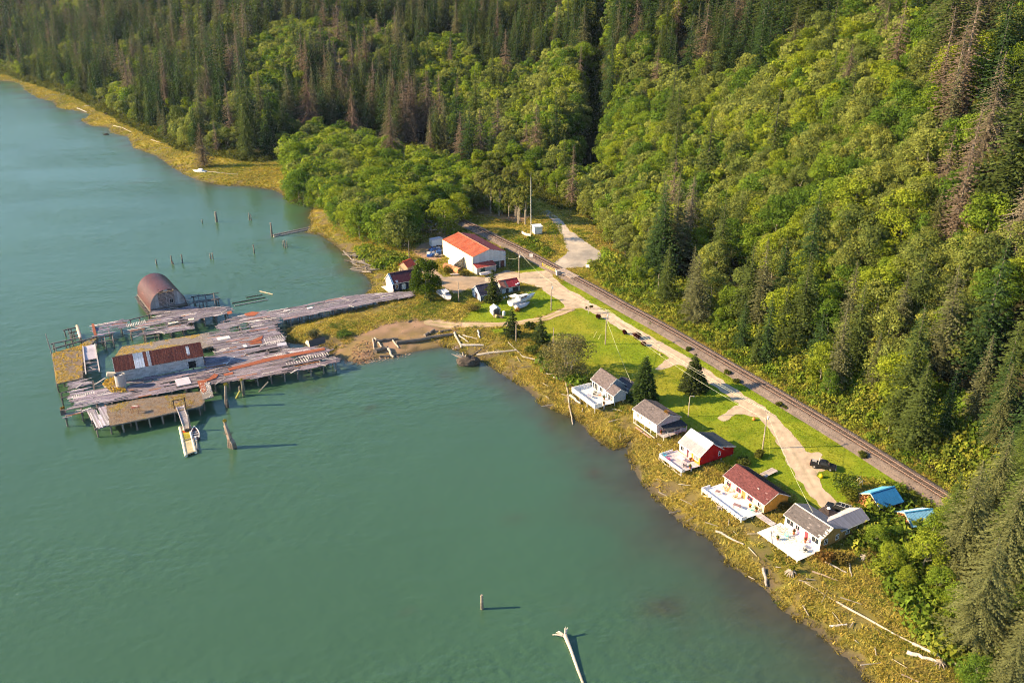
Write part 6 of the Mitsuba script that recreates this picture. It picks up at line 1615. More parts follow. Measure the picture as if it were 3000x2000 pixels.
# long shed with rusty roof and block walls
t = thing('long_shed', 'long pale block-walled shed with streaked rusty metal roof on the wharf', 'shed')
F = Frame((-104.9, 211.0, 0), DA); L, W, ze, zr, z0 = 22.7, 6.8, 5.7, 8.6, 2.6
def streak(i):
    pale = i in (6, 7, 8)
    def fn(U, V_, r):
        s = r.uniform(0, 60); k = meshkit.fbm(np.stack([U * 7 + s, V_ * .8, U * 0], -1), 3); k = np.clip((k - .42) * 4, 0, 1)[..., None]
        c = np.array([.070, .022, .025]) * (1 - k) + np.array([.155, .052, .040]) * k
        if pale: c = np.where((V_ < .62)[..., None], np.array([.62, .68, .80]) * (1 - .3 * k), np.array([.36, .44, .56]) * (1 - .3 * k))
        if i in (10, ): c = np.array([.34, .38, .46]) * (1 - .45 * k)
        if i == 22: c = np.where((V_ > .35)[..., None] & (V_ < .85)[..., None], np.array([.45, .52, .62]), c)
        return c * (1 + r.normal(0, .1, (U.shape[0], 1, 1)))
    return fn
panels(t, 'roof_panel', F(0, 0, ze), F(L, 0, ze), F(L, W / 2, zr), F(0, W / 2, zr), 27, streak, 'matte', pitch=.2, h=.035, rows=8, seed=150)
panels(t, 'roof_panel', F(L, W, ze), F(0, W, ze), F(0, W / 2, zr), F(L, W / 2, zr), 9, streak, 'matte', pitch=.25, seed=151)
blk = np.random.default_rng(152); nb, nc = 24, 7
for j in range(nc):
    for i in range(nb):
        x0 = (i + .5 * (j % 2)) * L / nb; x1 = min(x0 + L / nb, L - .25); x0 = max(x0, .2)
        if x1 - x0 < .25 or (18.3 < (x0 + x1) / 2 < 20.4 and j < 5): continue
        za = z0 + (ze - z0 - .12) * j / nc; zb = z0 + (ze - z0 - .12) * (j + 1) / nc
        m = MB(); p = blk.uniform(0, .03); m.hexa(np.array([F(x0 + .012, .28 - p, za + .01), F(x1 - .012, .28 - p, za + .01), F(x1 - .012, .5, za + .01), F(x0 + .012, .5, za + .01)]), np.array([F(x0 + .012, .28 - p, zb - .01), F(x1 - .012, .28 - p, zb - .01), F(x1 - .012, .5, zb - .01), F(x0 + .012, .5, zb - .01)]), np.array([.44, .46, .48]) * blk.uniform(.8, 1.12)); m.put(part(t, 'block'), 'matte')
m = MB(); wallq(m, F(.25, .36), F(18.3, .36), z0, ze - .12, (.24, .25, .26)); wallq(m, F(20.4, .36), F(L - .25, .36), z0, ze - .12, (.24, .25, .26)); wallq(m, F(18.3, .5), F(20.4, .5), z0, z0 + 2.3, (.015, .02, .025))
wallq(m, F(L - .3, .3), F(L - .3, W / 2), z0, (ze - .1, zr - .2), (.42, .42, .43), siding=.4, horiz=False); wallq(m, F(L - .3, W / 2), F(L - .3, W - .3), z0, (zr - .2, ze - .1), (.42, .42, .43), siding=.4, horiz=False); wallq(m, F(.3, W - .3), F(.3, W / 2), z0, (ze - .1, zr - .2), (.4, .4, .42)); wallq(m, F(.3, W / 2), F(.3, .3), z0, (zr - .2, ze - .1), (.4, .4, .42)); wallq(m, F(L - .3, W - .3), F(.3, W - .3), z0, ze - .1, (.4, .4, .4)); m.put(part(t, 'wall'), 'matte')
m = MB(); m.bar(F(18.25, .22, z0), F(18.25, .22, z0 + 2.4), .14, .14, (.45, .46, .48)); m.bar(F(20.45, .22, z0), F(20.45, .22, z0 + 2.4), .14, .14, (.45, .46, .48)); m.bar(F(18.1, .22, z0 + 2.45), F(20.6, .22, z0 + 2.45), .14, .16, (.45, .46, .48)); m.put(part(t, 'door_frame'), 'matte')
m = MB(); m.bar(F(-.05, 0, ze - .08), F(-.05, W / 2, zr - .08), .08, .2, (.6, .56, .55)); m.put(part(t, 'bargeboard'), 'matte')
# tank, block and the fallen conveyor
t = thing('concrete_tank', 'pale upright concrete cylinder at the left corner of the long shed', 'tank')
q = P(356, 1131, DZ); m = MB(); m.tube([q, q + [0, 0, 3.5]], 1.3, (.40, .385, .38), 22, cap=False); m.put(part(t, 'shell'), 'matte'); m = MB(); m.tube([q + [0, 0, 3.1], q + [0, 0, 3.12]], 1.28, (.10, .10, .12), 22); m.put(part(t, 'lid'), 'matte'); m = MB(); m.box(q + [.7, -.5, 3.55], (.7, .4, .12), (.75, .74, .72), .6); m.put(part(t, 'hatch'), 'matte')
t = thing('concrete_block', 'loose pale concrete block left of the upright concrete cylinder', 'block')
m = MB(); m.box(P(326, 1096, DZ + .5), (2.2, 1.5, 1.0), (.48, .46, .40), DA, tilt=np.array([[.97, 0, .22], [0, 1, 0], [-.22, 0, .97]])); m.put(t, 'matte')
t = thing('fallen_conveyor', 'collapsed grey panelled conveyor frame between the mossy pad and the long shed', 'conveyor')
a, b, c, d = P(243, 1016, DZ + 1.6), P(278, 1009, DZ + 1.6), P(292, 1090, DZ + .2), P(252, 1098, DZ + .2)
for j in range(8):
    u0, u1 = j / 8, (j + .92) / 8; z = r.normal(0, .08)
    if j < 4:
        m = MB(); slab(m, a + (d - a) * u1 + [0, 0, z], b + (c - b) * u1 + [0, 0, z], b + (c - b) * u0 + [0, 0, z + .15], a + (d - a) * u0 + [0, 0, z + .15], .08, np.array([.52, .48, .54]) * r.uniform(.85, 1.15)); m.put(part(t, 'panel'), 'matte')
    m = MB(); m.bar(a + (d - a) * u0 - [0, 0, .12], b + (c - b) * u0 - [0, 0, .12], .22, .2, (.22, .19, .19)); m.put(part(t, 'crosspiece'), 'matte')
    if j > 3:
        for s in range(2): m = MB(); q0 = a + (d - a) * u0; q1 = b + (c - b) * u0; qq = q0 + (q1 - q0) * r.uniform(.1, .9); m.bar(qq, qq + [r.normal(0, 1.2), r.normal(0, .8), r.uniform(-.4, .3)], .2, .14, np.array([.3, .26, .26]) * r.uniform(.6, 1.6)); m.put(part(t, 'broken_piece'), 'matte')
for p0, p1 in ((a, d), (b, c)): m = MB(); m.bar(p0 + [0, 0, .2], p1 + [0, 0, .2], .3, .35, (.5, .46, .45)); m.put(part(t, 'side_beam'), 'matte')
for q in (a, b, (a + d) / 2, (b + c) / 2): m = MB(); m.bar([q[0], q[1], -1], [q[0], q[1], q[2]], .25, .25, (.15, .13, .13)); m.put(part(t, 'support'), 'matte')
for (p0, p1, lab) in (((226, 954), (236, 990), 'upright pale mossy log fender at the north-west frames'), ((272, 950), (280, 984), 'rust-coloured squared fender at the end of the north-west deck')):
    t = thing('fender_log', lab, 'log'); q0, q1 = P(*p0, 3.2), P(*p1, 2.4); rust = 'rust' in lab
    m = MB(); (m.bar(q0, q1, .7, .5, (.30, .10, .06)) if rust else m.tube([q0, (q0 + q1) / 2, q1], [.42, .5, .4], np.array([[.42, .36, .2], [.58, .5, .42], [.6, .45, .4]]), 9)); m.put(part(t, 'log'), 'matte')
    m = MB(); m.tube([q1 - [0, 0, 3.5], q1], .25, (.2, .16, .13), 7); m.put(part(t, 'pile'), 'matte')
for (px, py, top, lab) in ((149, 1028, 978, 'tall thin post at the west corner of the wharf'), (166, 1030, 1006, 'short leaning post beside the tall west corner post')):
    t = thing('mooring_post', lab, 'post'); q = P(px, py, DZ); m = MB(); m.tube([q - [0, 0, 3.5], q, q + [-.4, 0, height_at(q, top)]], [.16, .15, .12], (.26, .24, .22), 7); m.put(t, 'matte')
t = thing('lean_to_frame', 'small rusty table-like frame standing on the mossy south pad', 'frame')
q = P(398, 1208, DZ)
for dx, dy in ((-.9, -.5), (.9, -.5), (-.9, .6), (.9, .6)): m = MB(); m.bar(q + [dx, dy, 0], q + [dx, dy, 1.5], .08, .08, (.18, .08, .05)); m.put(part(t, 'leg'), 'matte')
m = MB(); m.box(q + [0, .2, 1.5], (1.9, 1.2, .08), (.26, .09, .07), DA); m.put(part(t, 'top'), 'matte'); m = MB(); m.bar(q + [-.7, .4, 1.62], q + [.7, .1, 1.7], .3, .08, (.68, .64, .62)); m.put(part(t, 'loose_board'), 'matte')
t = thing('mooring_block', 'mossy timber block at the far west end of the wharf', 'block')
q = P(184, 1210, DZ); m = MB(); m.box(q + [0, 0, .5], (.9, 1.6, 1.4), (.12, .10, .09), DA); m.put(part(t, 'block'), 'matte'); m = MB(); leaf_ball(m, q + [0, .4, 1.25], .55, 80, (.24, .17, .04), .25, r, .5); m.put(part(t, 'moss'), 'leaf')
# gangway and float
t = thing('gangway', 'narrow slatted grey gangway leading down from the mossy pad to the float', 'gangway')
a, b = P(527, 1190, DZ + .3), P(551, 1259, .75); d = b - a; Lg = np.linalg.norm(d); nn = np.array([d[1], -d[0], 0]); nn /= np.linalg.norm(nn)
for k in range(24):
    q = a + d * (k + .5) / 24; m = MB(); m.bar(q - nn * .8, q + nn * .8, .26, .06, np.array([.46, .42, .45]) * r.uniform(.8, 1.15)); m.put(part(t, 'slat'), 'matte')
for s in (-1, 1):
    m = MB(); m.bar(a + nn * s * .85 + [0, 0, .1], b + nn * s * .85 + [0, 0, .1], .14, .3, (.52, .48, .48)); m.put(part(t, 'side_beam'), 'matte')
m = MB(); m.box(b + [0, 0, .1], (1.7, .5, .5), (.05, .05, .05), math.atan2(d[1], d[0]) + 1.57); m.put(part(t, 'roller'), 'matte')
t = thing('gangway_arch', 'black pipe hoist frame at the head of the gangway', 'frame')
for s in (-1, 1): m = MB(); q = a + nn * s * 1.35; m.tube([q - [0, 0, 2.4], q + [0, 0, 2.0], q + [.25 * (s > 0), 0, 2.2]], .12, (.03, .028, .028), 7); m.put(part(t, 'post'), 'matte')
m = MB(); m.tube([a - nn * 1.5 + [0, 0, 1.9], a + nn * 1.7 + [0, 0, 1.9]], .10, (.03, .028, .028), 7); m.put(part(t, 'beam'), 'matte')
t = thing('mooring_float', 'low plank float with mossy far half at the foot of the gangway', 'float')
a, b, c, d = P(527, 1250, .45), P(554, 1247, .45), P(573, 1323, .45), P(545, 1334, .45)
for k in range(13):
    u0, u1 = k / 13, (k + .93) / 13; moss = 2 < k < 7
    col = np.array([.36, .31, .04]) if moss else np.array([.52, .08, .02]) * 1.0 if k == 2 else np.array([.56, .49, .30])
    m = MB(); slab(m, a + (d - a) * u1, b + (c - b) * u1, b + (c - b) * u0, a + (d - a) * u0, .1, col * r.uniform(.8, 1.15)); m.put(part(t, 'plank'), 'matte')
for p0, p1 in ((a, d), (b, c)): m = MB(); m.tube([p0 - [0, 0, .15], (p0 + p1) / 2 - [0, 0, .12], p1 - [0, 0, .15]], .36, (.62, .57, .45), 8); m.put(part(t, 'log'), 'matte')
for u in (.02, .5, .98): m = MB(); p0, p1 = a + (d - a) * u, b + (c - b) * u; m.bar(p0 + [0, 0, .08], p1 + [0, 0, .08], .3, .16, (.3, .26, .2)); m.put(part(t, 'crossbeam'), 'matte')


# piles and dolphins standing in the water
def pile(px, py, top, rad, lab, col=(.22, .19, .16), moss=False, lean=0.0):
    t = thing('water_pile', lab, 'pile'); q = P(px, py, 0); h = height_at(q, top)
    m = MB(); m.tube([q - [0, 0, 1.5], q + [lean * .4, 0, h * .5], q + [lean, 0, h]], [rad * 1.1, rad, rad * .82], np.array([np.array(col) * .5, np.array(col), np.array(col) * 1.25]), 9); m.put(part(t, 'post'), 'matte')
    if moss: m = MB(); leaf_ball(m, q + [lean, 0, h + .1], rad * 1.25, 50, (.30, .26, .04), .2, r, .6); m.put(part(t, 'moss_cap'), 'leaf')


row = 'row of old pile stubs in the bay behind the wharf'
for px, py, top, rad, lab in ((593, 653, 643, .2, 'thin pile stub left of the thick pile in the far bay'), (635, 650, 620, .5, 'thickest tall pile standing alone in the far bay'), (731, 645, 624, .24, 'left one of a close pair of thin piles in the far bay'), (736, 645, 628, .22, 'right one of a close pair of thin piles in the far bay'), (797, 692, 652, .38, 'tall post at the water end of the floating log walk'), (830, 722, 706, .18, 'left stub of the trio below the floating log walk'), (835, 727, 703, .24, 'tallest stub of the trio below the floating log walk'), (841, 723, 706, .18, 'right stub of the trio below the floating log walk'),
                          (459, 775, 759, .24, 'leftmost stub of the scattered piles behind the barrel shed'), (504, 772, 748, .26, 'tall thin stub in the scattered piles behind the barrel shed'), (508, 775, 766, .18, 'tiny stub beside a taller one behind the barrel shed'), (535, 771, 745, .26, 'tall stub right of the others behind the barrel shed'), (617, 758, 742, .22, 'left stub of a pair in the middle of the bay'), (624, 758, 740, .22, 'right stub of a pair in the middle of the bay'), (745, 742, 717, .25, 'lone stub in the bay nearest the shore')):
    pile(px, py, top, rad, lab)
pile(1412, 1783, 1742, .28, 'lone weathered pile stub standing in the open water near the bottom', (.24, .21, .17))
pile(663, 1190, 1126, .42, 'thick mossy pile leaning in front of the south deck', (.24, .20, .17), True, .6); pile(668, 1194, 1170, .3, 'short dark pile beside the thick leaning one', (.1, .09, .08))
pile(703, 1150, 1132, .26, 'short pile left in the cluster in front of the south deck'); pile(714, 1158, 1113, .36, 'mossy-headed pile in the cluster in front of the south deck', (.2, .18, .14), True); pile(558, 1262, 1216, .26, 'thin guide pile beside the gangway', (.25, .22, .21)); pile(580, 1316, 1288, .22, 'thin guide pile at the outer end of the skiff', (.42, .38, .34))
for p0, p1, w, c, lab in (((690, 1170), (704, 1144), .3, (.36, .32, .08), 'yellowish slanting brace log in the pile cluster'), ((755, 1152), (786, 1118), .18, (.3, .26, .2), 'thin slanting pole sticking out of the water right of the pile cluster')):
    t = thing('slanting_log', lab, 'log'); m = MB(); m.tube([P(*p0, -.3), P(*p1, 1.6)], w, c, 7); m.put(t, 'matte')
t = thing('dolphin', 'old mooring dolphin of bundled mossy piles in front of the wharf', 'dolphin')
q = P(678, 1312, 0); hs = height_at(q, 1236)
for dx, dy, h, rad in ((0, 0, hs, .42), (.75, .1, hs * .55, .36), (-.5, .3, hs * .82, .34), (.45, -.3, hs * .5, .34), (.1, .55, hs * .9, .3)):
    m = MB(); m.tube([q + [dx * 1.5, dy * 1.4, -1.5], q + [dx, dy, h * .4], q + [dx * .4 - .9, dy * .4 + .5, h]], [rad * 1.1, rad, rad * .8], np.array([[.10, .08, .06], [.26, .2, .16], [.42, .33, .26]]) * r.uniform(.8, 1.2), 8); m.put(part(t, 'pile'), 'matte')
m = MB(); m.tube([q + [-1.5, .2, hs * .55], q + [.4, -.5, hs * .55], q + [.6, .6, hs * .55], q + [-1.4, .9, hs * .55]], .09, (.15, .12, .1), 5); m.put(part(t, 'cable'), 'matte')
m = MB(); leaf_ball(m, q + [-.8, .5, hs + .1], .5, 90, (.30, .26, .04), .2, r, .8); m.put(part(t, 'moss_cap'), 'leaf')
# floating logs
for p0, p1, w, c, lab in (((800, 689), (925, 663), .42, (.3, .27, .24), 'long floating log walk running out from the shore, far log'), ((802, 694), (926, 668), .42, (.36, .33, .3), 'long floating log walk running out from the shore, near log'), ((680, 888), (777, 871), .22, (.10, .10, .09), 'dark floating beam, middle one of three behind the main deck'), ((686, 896), (784, 878), .22, (.34, .33, .31), 'pale floating beam, nearest of three behind the main deck'), ((721, 871), (769, 863), .18, (.10, .10, .09), 'short dark floating beam, farthest of three behind the main deck'), ((761, 853), (799, 862), .2, (.5, .42, .3), 'tan drifting log right of the floating beams')):
    t = thing('floating_log', lab, 'log'); m = MB(); m.tube([P(*p0, .1), (P(*p0, .1) + P(*p1, .1)) / 2, P(*p1, .1)], [w * .9, w, w * .85], c, 8); m.put(t, 'matte')
t = thing('drift_snag', 'bleached snag with root end up, floating at the bottom of the picture', 'snag')
a, b = P(1655, 1862, .35), P(1712, 2010, .1); m = MB(); m.tube([a + [0, 0, .2], a + (b - a) * .3 + [.1, 0, .05], a + (b - a) * .7, b], [.36, .27, .23, .2], np.array([[.5, .42, .34], [.62, .56, .48], [.5, .44, .36], [.4, .33, .26]]), 9); m.put(part(t, 'trunk'), 'matte')
for dx, dy, dz in ((-2.9, .3, .1), (-1.6, 1.0, .6), (.7, 1.2, 1.5), (.1, .8, 2.0), (-.9, -.2, .4), (-2.0, .8, .3)): m = MB(); m.tube([a, a + np.array([dx, dy, dz]) * .55 + [0, 0, .15], a + [dx * .75, dy * .75, dz * .75]], [.2, .13, .05], (.58, .5, .42), 6); m.put(part(t, 'root'), 'matte')
# ------------------------------------------------------------------ single trees and shrubs of the village
def single(name, label, cat, px, py, top, width_px, kind, tint, seed, group=None, slope=False, **kw):
    b = on_hill(px, py, 0.0) if slope else P(px, py, ZG); b[2] = float(hgt(b[0], b[1])); H = height_at(b, top); R = width_px / 2 * np.linalg.norm(b - [0, 0, CAM_H]) / FPX
    t = thing(name, label, cat, group)
    wood, crown = (conifer(seed, tint, H=H, R=R, **kw) if kind == 'c' else broadleaf(seed, tint, H=H, R=R, **kw))
    for nm, m in (('trunk', wood), ('crown', crown)):
        v, f, c = m.arrays(); m2 = MB(); m2.add(v + b, f, c); m2.put(part(t, nm), 'matte' if nm == 'trunk' else 'leaf')


FIR = (.050, .085, .024)
single('round_tree', 'dense round green tree hiding the right end of the navy house', 'tree', 1247, 864, 764, 92, 'b', (.075, .125, .016), 501, clumps=46, leaves=120, size=.34, low=.12, yellow=.06)
single('spruce_tree', 'dark conical spruce between the blue shed and the red-roofed shed', 'tree', 1444, 884, 788, 52, 'c', (.062, .088, .022), 502, levels=26, per=10, low=.02, width=1.1)
single('spruce_tree', 'small spruce standing just above the dirt track bend', 'tree', 1500, 984, 900, 62, 'c', (.050, .074, .026), 503, levels=20, per=9, low=.03)
single('spruce_tree', 'small spruce right of the dirt track spruce, above the dark bush', 'tree', 1583, 1006, 929, 62, 'c', (.056, .082, .026), 504, levels=20, per=9, low=.03)
single('willow_tree', 'sprawling grey-green willow left of the grey house', 'tree', 1664, 1098, 990, 150, 'b', (.205, .195, .085), 505, clumps=60, leaves=90, size=.26, low=.12, trunks=5, yellow=.2)
single('spruce_tree', 'big dense spruce between the grey house and the white house', 'tree', 1884, 1176, 1042, 94, 'c', FIR, 506, levels=34, per=13, low=.02, width=1.15, jag=.16)
single('spruce_tree', 'dense spruce at the roadside right of the grey house', 'tree', 2030, 1141, 1038, 90, 'c', (.060, .082, .026), 507, levels=30, per=13, low=.02, width=1.15, jag=.16)

DEADC, GREYC = (.255, .215, .155), (.235, .215, .150)
for px, py, top, w_, c, lab in ((2858, 560, 150, 150, DEADC, 'huge grey-brown dying spruce leaning over the slope near the right edge'), (2012, 745, 515, 120, (.30, .265, .19), 'pale grey half-bare spruce standing above the railway'), (915, 410, 205, 115, (.24, .165, .125), 'broad reddish-brown dead spruce behind the grove'), (1150, 500, 285, 100, (.21, .165, .125), 'brownish dead spruce right of the broad reddish one'), (2960, 790, 500, 150, (.32, .28, .21), 'pale lichen-covered spruce at the right edge'), (2575, 130, -40, 110, GREYC, 'grey drooping spruce at the top of the right slope'), (2310, 230, 20, 95, (.16, .165, .075), 'olive spruce with a pale bare trunk on the upper right slope'),
                              (2780, 90, -110, 120, DEADC, 'grey-brown drooping spruce at the very top right'), (2720, 760, 560, 100, (.15, .16, .06), 'mossy olive spruce in the right part of the slope'), (2470, 310, 130, 80, (.20, .17, .12), 'grey-brown spruce in the middle of the right slope'), (1040, 430, 250, 60, (.26, .19, .15), 'slim bare reddish spruce left of the grove trees'), (600, 489, 360, 62, (.19, .155, .105), 'brown spruce at the water edge beside the stranded boat'), (620, 330, 150, 70, (.29, .245, .17), 'pale tan spruce in the left forest'), (1110, 150, 40, 50, (.36, .30, .21), 'pale bleached spruce at the top centre')):
    single('lone_spruce', lab, 'tree', px, py, top, w_, 'c', c, 520 + px, slope=True, levels=48, per=14, sparse=.18, width=.38, segl=.65, droop=.42, jag=.4, tip=(1.15, 1.12, 1.08))


def shrub(px, py, r_, h, col, label, name='shrub', n=420, size=.2, seed=0, group=None):
    t = thing(name, label, 'bush', group); b = P(px, py, ZG); b[2] = float(hgt(b[0], b[1])); rr = np.random.default_rng(seed + int(px))
    m = MB()
    for k in range(5): a = rr.uniform(0, 6.28); m.tube([b - [0, 0, .2], b + [math.cos(a) * r_ * .5, math.sin(a) * r_ * .5, h * .6]], [.05, .02], (.2, .15, .1), 4)
    m.put(part(t, 'stem'), 'matte')
    m = MB()
    for k in range(9):
        a = rr.uniform(0, 6.28); d = r_ * .6 * math.sqrt(rr.uniform()); leaf_ball(m, b + [math.cos(a) * d, math.sin(a) * d, h * rr.uniform(.35, .72)], [r_ * .5, r_ * .5, h * .32], n // 9, np.array(col) * rr.uniform(.75, 1.25), size, rr)
    m.put(part(t, 'foliage'), 'leaf')


MAR = (.085, .022, .02)
shrub(1752, 934, 1.0, 1.5, MAR, 'round dark red shrub on the lawn below the flower pole', name='red_shrub')
shrub(1831, 979, .95, 1.3, MAR, 'round dark red shrub at the roadside, left of the biggest red one', name='red_shrub')
shrub(1862, 990, 1.9, 1.8, MAR, 'biggest spreading dark red shrub at the roadside', name='red_shrub', n=700)
shrub(1884, 1012, .95, 1.2, (.10, .035, .02), 'round dark red shrub at the roadside, right of the biggest red one', name='red_shrub')
for i, (px, py, r_, h, lab) in enumerate(((1906, 951, .8, 1.0, 'small bush beside the ballast above the biggest red shrub'), (2017, 1027, 1.0, 1.3, 'small bush beside the ballast above the roadside spruce'), (2132, 1096, 1.1, 1.3, 'small bush beside the ballast right of the roadside spruce'), (2158, 1121, 1.1, 1.2, 'small bush beside the ballast in the spruce shadow'), (2281, 1187, 1.1, 1.0, 'small dark bush beside the ballast above the tall lawn pole'), (2300, 1196, .8, .7, 'low dark bush beside the ballast above the tall lawn pole'), (2527, 1340, 1.2, 1.6, 'lone bush beside the ballast right of the pickup'))):
    shrub(px, py, r_, h, (.10, .12, .025), lab)
for px, py, r_, h, c, lab in ((1552, 964, 1.9, 2.6, (.05, .085, .02), 'dark round bush between the two small spruces'), (1562, 1034, 2.3, 3.0, (.11, .15, .03), 'green bush below the right small spruce'), (1592, 1046, 2.2, 2.2, (.13, .16, .035), 'low green bush at the left foot of the willow'), (2220, 1338, 1.8, 1.6, (.13, .14, .03), 'bush on the lawn right of the red house'), (2178, 1358, 2.0, 1.8, (.10, .12, .03), 'bush between the red house and the orange house'), (2120, 1378, 2.4, 1.6, (.17, .18, .035), 'yellow-green bush behind the red house corner'),
                            (2478, 1440, 3.2, 4.6, (.085, .13, .022), 'large leafy bush left of the blue woodshed'), (2490, 1462, 2.2, 3.0, (.14, .16, .025), 'yellowish leafy bush in front of the blue woodshed corner'), (2547, 1490, .9, 3.2, (.20, .28, .02), 'narrow bright green sapling in front of the firewood'), (2421, 1636, 2.6, 1.8, (.20, .12, .035), 'rusty brown bush below the lilac house deck'), (2468, 1640, 2.2, 1.9, (.19, .15, .04), 'olive-brown bush below the lilac house wall'), (2550, 1645, 2.6, 2.2, (.16, .13, .035), 'brownish bush right of the lilac house'),
                            (2300, 1490, 1.9, 1.8, (.14, .12, .03), 'bush under the boardwalk between two houses'), (2332, 1520, 1.6, 1.5, (.12, .12, .03), 'bush behind the end of the boardwalk'), (916, 978, 2.4, 2.6, (.12, .13, .06), 'grey-green bush at the wharf end of the spit'), (1000, 977, 3.4, 1.3, (.09, .15, .03), 'low bright green bush on the spit'), (1313, 797, 2.6, 2.2, (.15, .15, .03), 'bush beside the greenhouse and the rusty tank'), (1362, 807, 2.3, 1.9, (.16, .15, .035), 'bush at the near end of the rusty tank'), (1391, 908, 2.7, 2.0, (.14, .125, .04), 'brownish bush left of the white garden shed'), (1516, 912, 1.0, 1.2, (.36, .22, .05), 'orange-leaved bush at the bow of the covered boat'), (1262, 880, 2.2, 2.2, (.09, .12, .03), 'bush at the foot of the round tree'), (1230, 775, 2.4, 2.2, (.20, .19, .03), 'yellow bush behind the red-roofed little shed'),
                            (1626, 704, 4.2, 8.5, (.13, .20, .025), 'round green tree-like bush at the edge of the gravel lot'), (345, 1037, 1.8, 1.9, (.24, .25, .06), 'yellow-green weeds growing on the slab behind the long shed'), (315, 1118, 1.6, 1.0, (.42, .30, .03), 'golden weeds beside the upright concrete cylinder')):
    shrub(px, py, r_, h, c, lab, n=int(260 + 160 * r_), size=.24)


# ------------------------------------------------------------------ scattered growth
def scatter(key, pts, proto_fn, n_proto, scale, cols, label, cat, seed, bsdf='leaf_packed', lift=0.0):
    """Many small copies as one mesh: (x, y) points, a few prototype tufts, one colour each."""
    r = np.random.default_rng(seed); protos = [proto_fn(np.random.default_rng(seed + 1 + k)) for k in range(n_proto)]
    which = r.integers(n_proto, size=len(pts)); z = hgt(pts[:, 0], pts[:, 1]) + lift; V, U = [], []
    sc = r.uniform(*scale, len(pts)) if isinstance(scale, tuple) else scale
    for k, (v, shade) in enumerate(protos):
        i = np.where(which == k)[0]
        if not len(i): continue
        a = r.uniform(0, 6.283, len(i)); ca, sa = np.cos(a), np.sin(a)
        w = np.stack([v[None, :, 0] * ca[:, None] - v[None, :, 1] * sa[:, None], v[None, :, 0] * sa[:, None] + v[None, :, 1] * ca[:, None], np.tile(v[:, 2], (len(i), 1))], -1) * sc[i][:, None, None] + np.c_[pts[i], z[i]][:, None]
        V.append(w.reshape(-1, 3))
        c = np.clip(cols[i][:, None] * shade[None, :, None], .004, .9); U.append(np.repeat(packed(c.reshape(-1, 3)), 3, 0))
    V, U = np.vstack(V), np.vstack(U)
    scene[key] = mikit.ply((V, np.arange(len(V)).reshape(-1, 3)), bsdf, uv=U); labels[key] = {'label': label, 'category': cat, 'kind': 'stuff'}


def tuft(r, n=13, h=.6, w=.11, spread=.6):
    a, d = r.uniform(0, 6.28, n), spread * np.sqrt(r.uniform(0, 1, n)); o = np.c_[np.cos(a) * d, np.sin(a) * d, np.zeros(n) - .05]
    b = r.uniform(0, 6.28, n); s = np.c_[np.cos(b), np.sin(b), np.zeros(n)] * w * r.uniform(.6, 1.4, (n, 1)); tip = o + np.c_[r.normal(0, .42, (n, 2)) + [.12, 0], h * r.uniform(.5, 1.1, n)]
    return np.stack([o - s, o + s, tip], 1).reshape(-1, 3), r.uniform(.7, 1.35, n)


def bushlet(r, n=70, R=1.0, h=1.1):
    d = r.normal(size=(n, 3)); d[:, 2] = np.abs(d[:, 2]) * .9; d /= np.linalg.norm(d, axis=1, keepdims=True)
    c = d * np.array([R, R, h]) * r.uniform(.7, 1.1, (n, 1)) * (1 + .3 * np.sin(d[:, :1] * 5 + d[:, 1:2] * 4)) + [0, 0, .05]; nn = d + r.normal(0, .5, (n, 3)); nn /= np.linalg.norm(nn, axis=1, keepdims=True)
    v, f = leaf_tris(c, nn, .24, r); return v, r.uniform(.7, 1.35, n)


def choose(pts, seed, pal, f=9.0, amt=.15):
    r = np.random.default_rng(seed); k = np.clip(meshkit.fbm(np.c_[pts / f, np.full(len(pts), seed)], 3) * 1.8 - .4 + r.normal(0, .12, len(pts)), 0, .999)
    return np.array(pal)[(k * len(pal)).astype(int)] * (1 + r.normal(0, amt, (len(pts), 1)))


hard = unary_union([road.buffer(.3), DIRT.buffer(-1.5), rail_line.buffer(3.2), area([(1621, 772), (1663, 738), (1650, 696), (1633, 666), (1610, 640), (1640, 640), (1672, 678), (1735, 721), (1774, 747), (1765, 772), (1714, 783), (1646, 787)]), area([(1200, 768), (1240, 752), (1300, 812), (1345, 806), (1421, 812), (1485, 792), (1530, 800), (1460, 822), (1400, 842), (1330, 862), (1300, 842), (1262, 830), (1230, 800)]), track([(1665, 906), (1640, 916), (1595, 934), (1540, 942), (1480, 948), (1400, 950), (1331, 949), (1268, 942)], 3.2)])
house_ground = unary_union([Polygon([FF(*q)[:2] for q in c]) for FF, c in ((GREYDECK, [(0, 0), (10.6, 0), (10.6, 9), (0, 6)]), (WHITEF, [(0, 0), (11.6, 0), (11.6, 7), (0, 7)]), (REDF, [(0, 0), (7.6, 0), (7.6, 10), (0, 10)]), (ORF, [(0, 0), (12.7, 0), (12.7, 7), (0, 7)]), (LILF, [(0, 0), (9.7, 0), (9.7, 13), (4.7, 13), (4.7, 7), (0, 7)]))])
flat = Polygon([(-150, 92), (130, 92), (130, 200), (60, 480), (-150, 480)]).intersection(land.buffer(.4)).difference(hill.buffer(-3))
rough_reg = flat.difference(unary_union([LAWN, hard, house_ground]))
pts, r = jitter(rough_reg, .68, 71)
d_ = np.linalg.norm(pts - [0, 0], axis=1); ok = r.uniform(size=len(pts)) < np.clip(230 / d_, .25, 1) ** 1.6; pts = pts[ok]
pal = [(.23, .26, .04), (.35, .33, .055), (.50, .43, .10), (.36, .28, .08), (.54, .46, .12), (.32, .33, .05), (.18, .23, .04)]
edge = dshore(pts[:, 0], pts[:, 1]); bare = (meshkit.fbm(np.c_[pts / 4.0, pts[:, :1] * 0], 3, seed=51) < .45) & (edge < 10) & (r.uniform(size=len(pts)) < .8)
pts = pts[~bare]; edge = np.clip(edge[~bare], 0, 30)
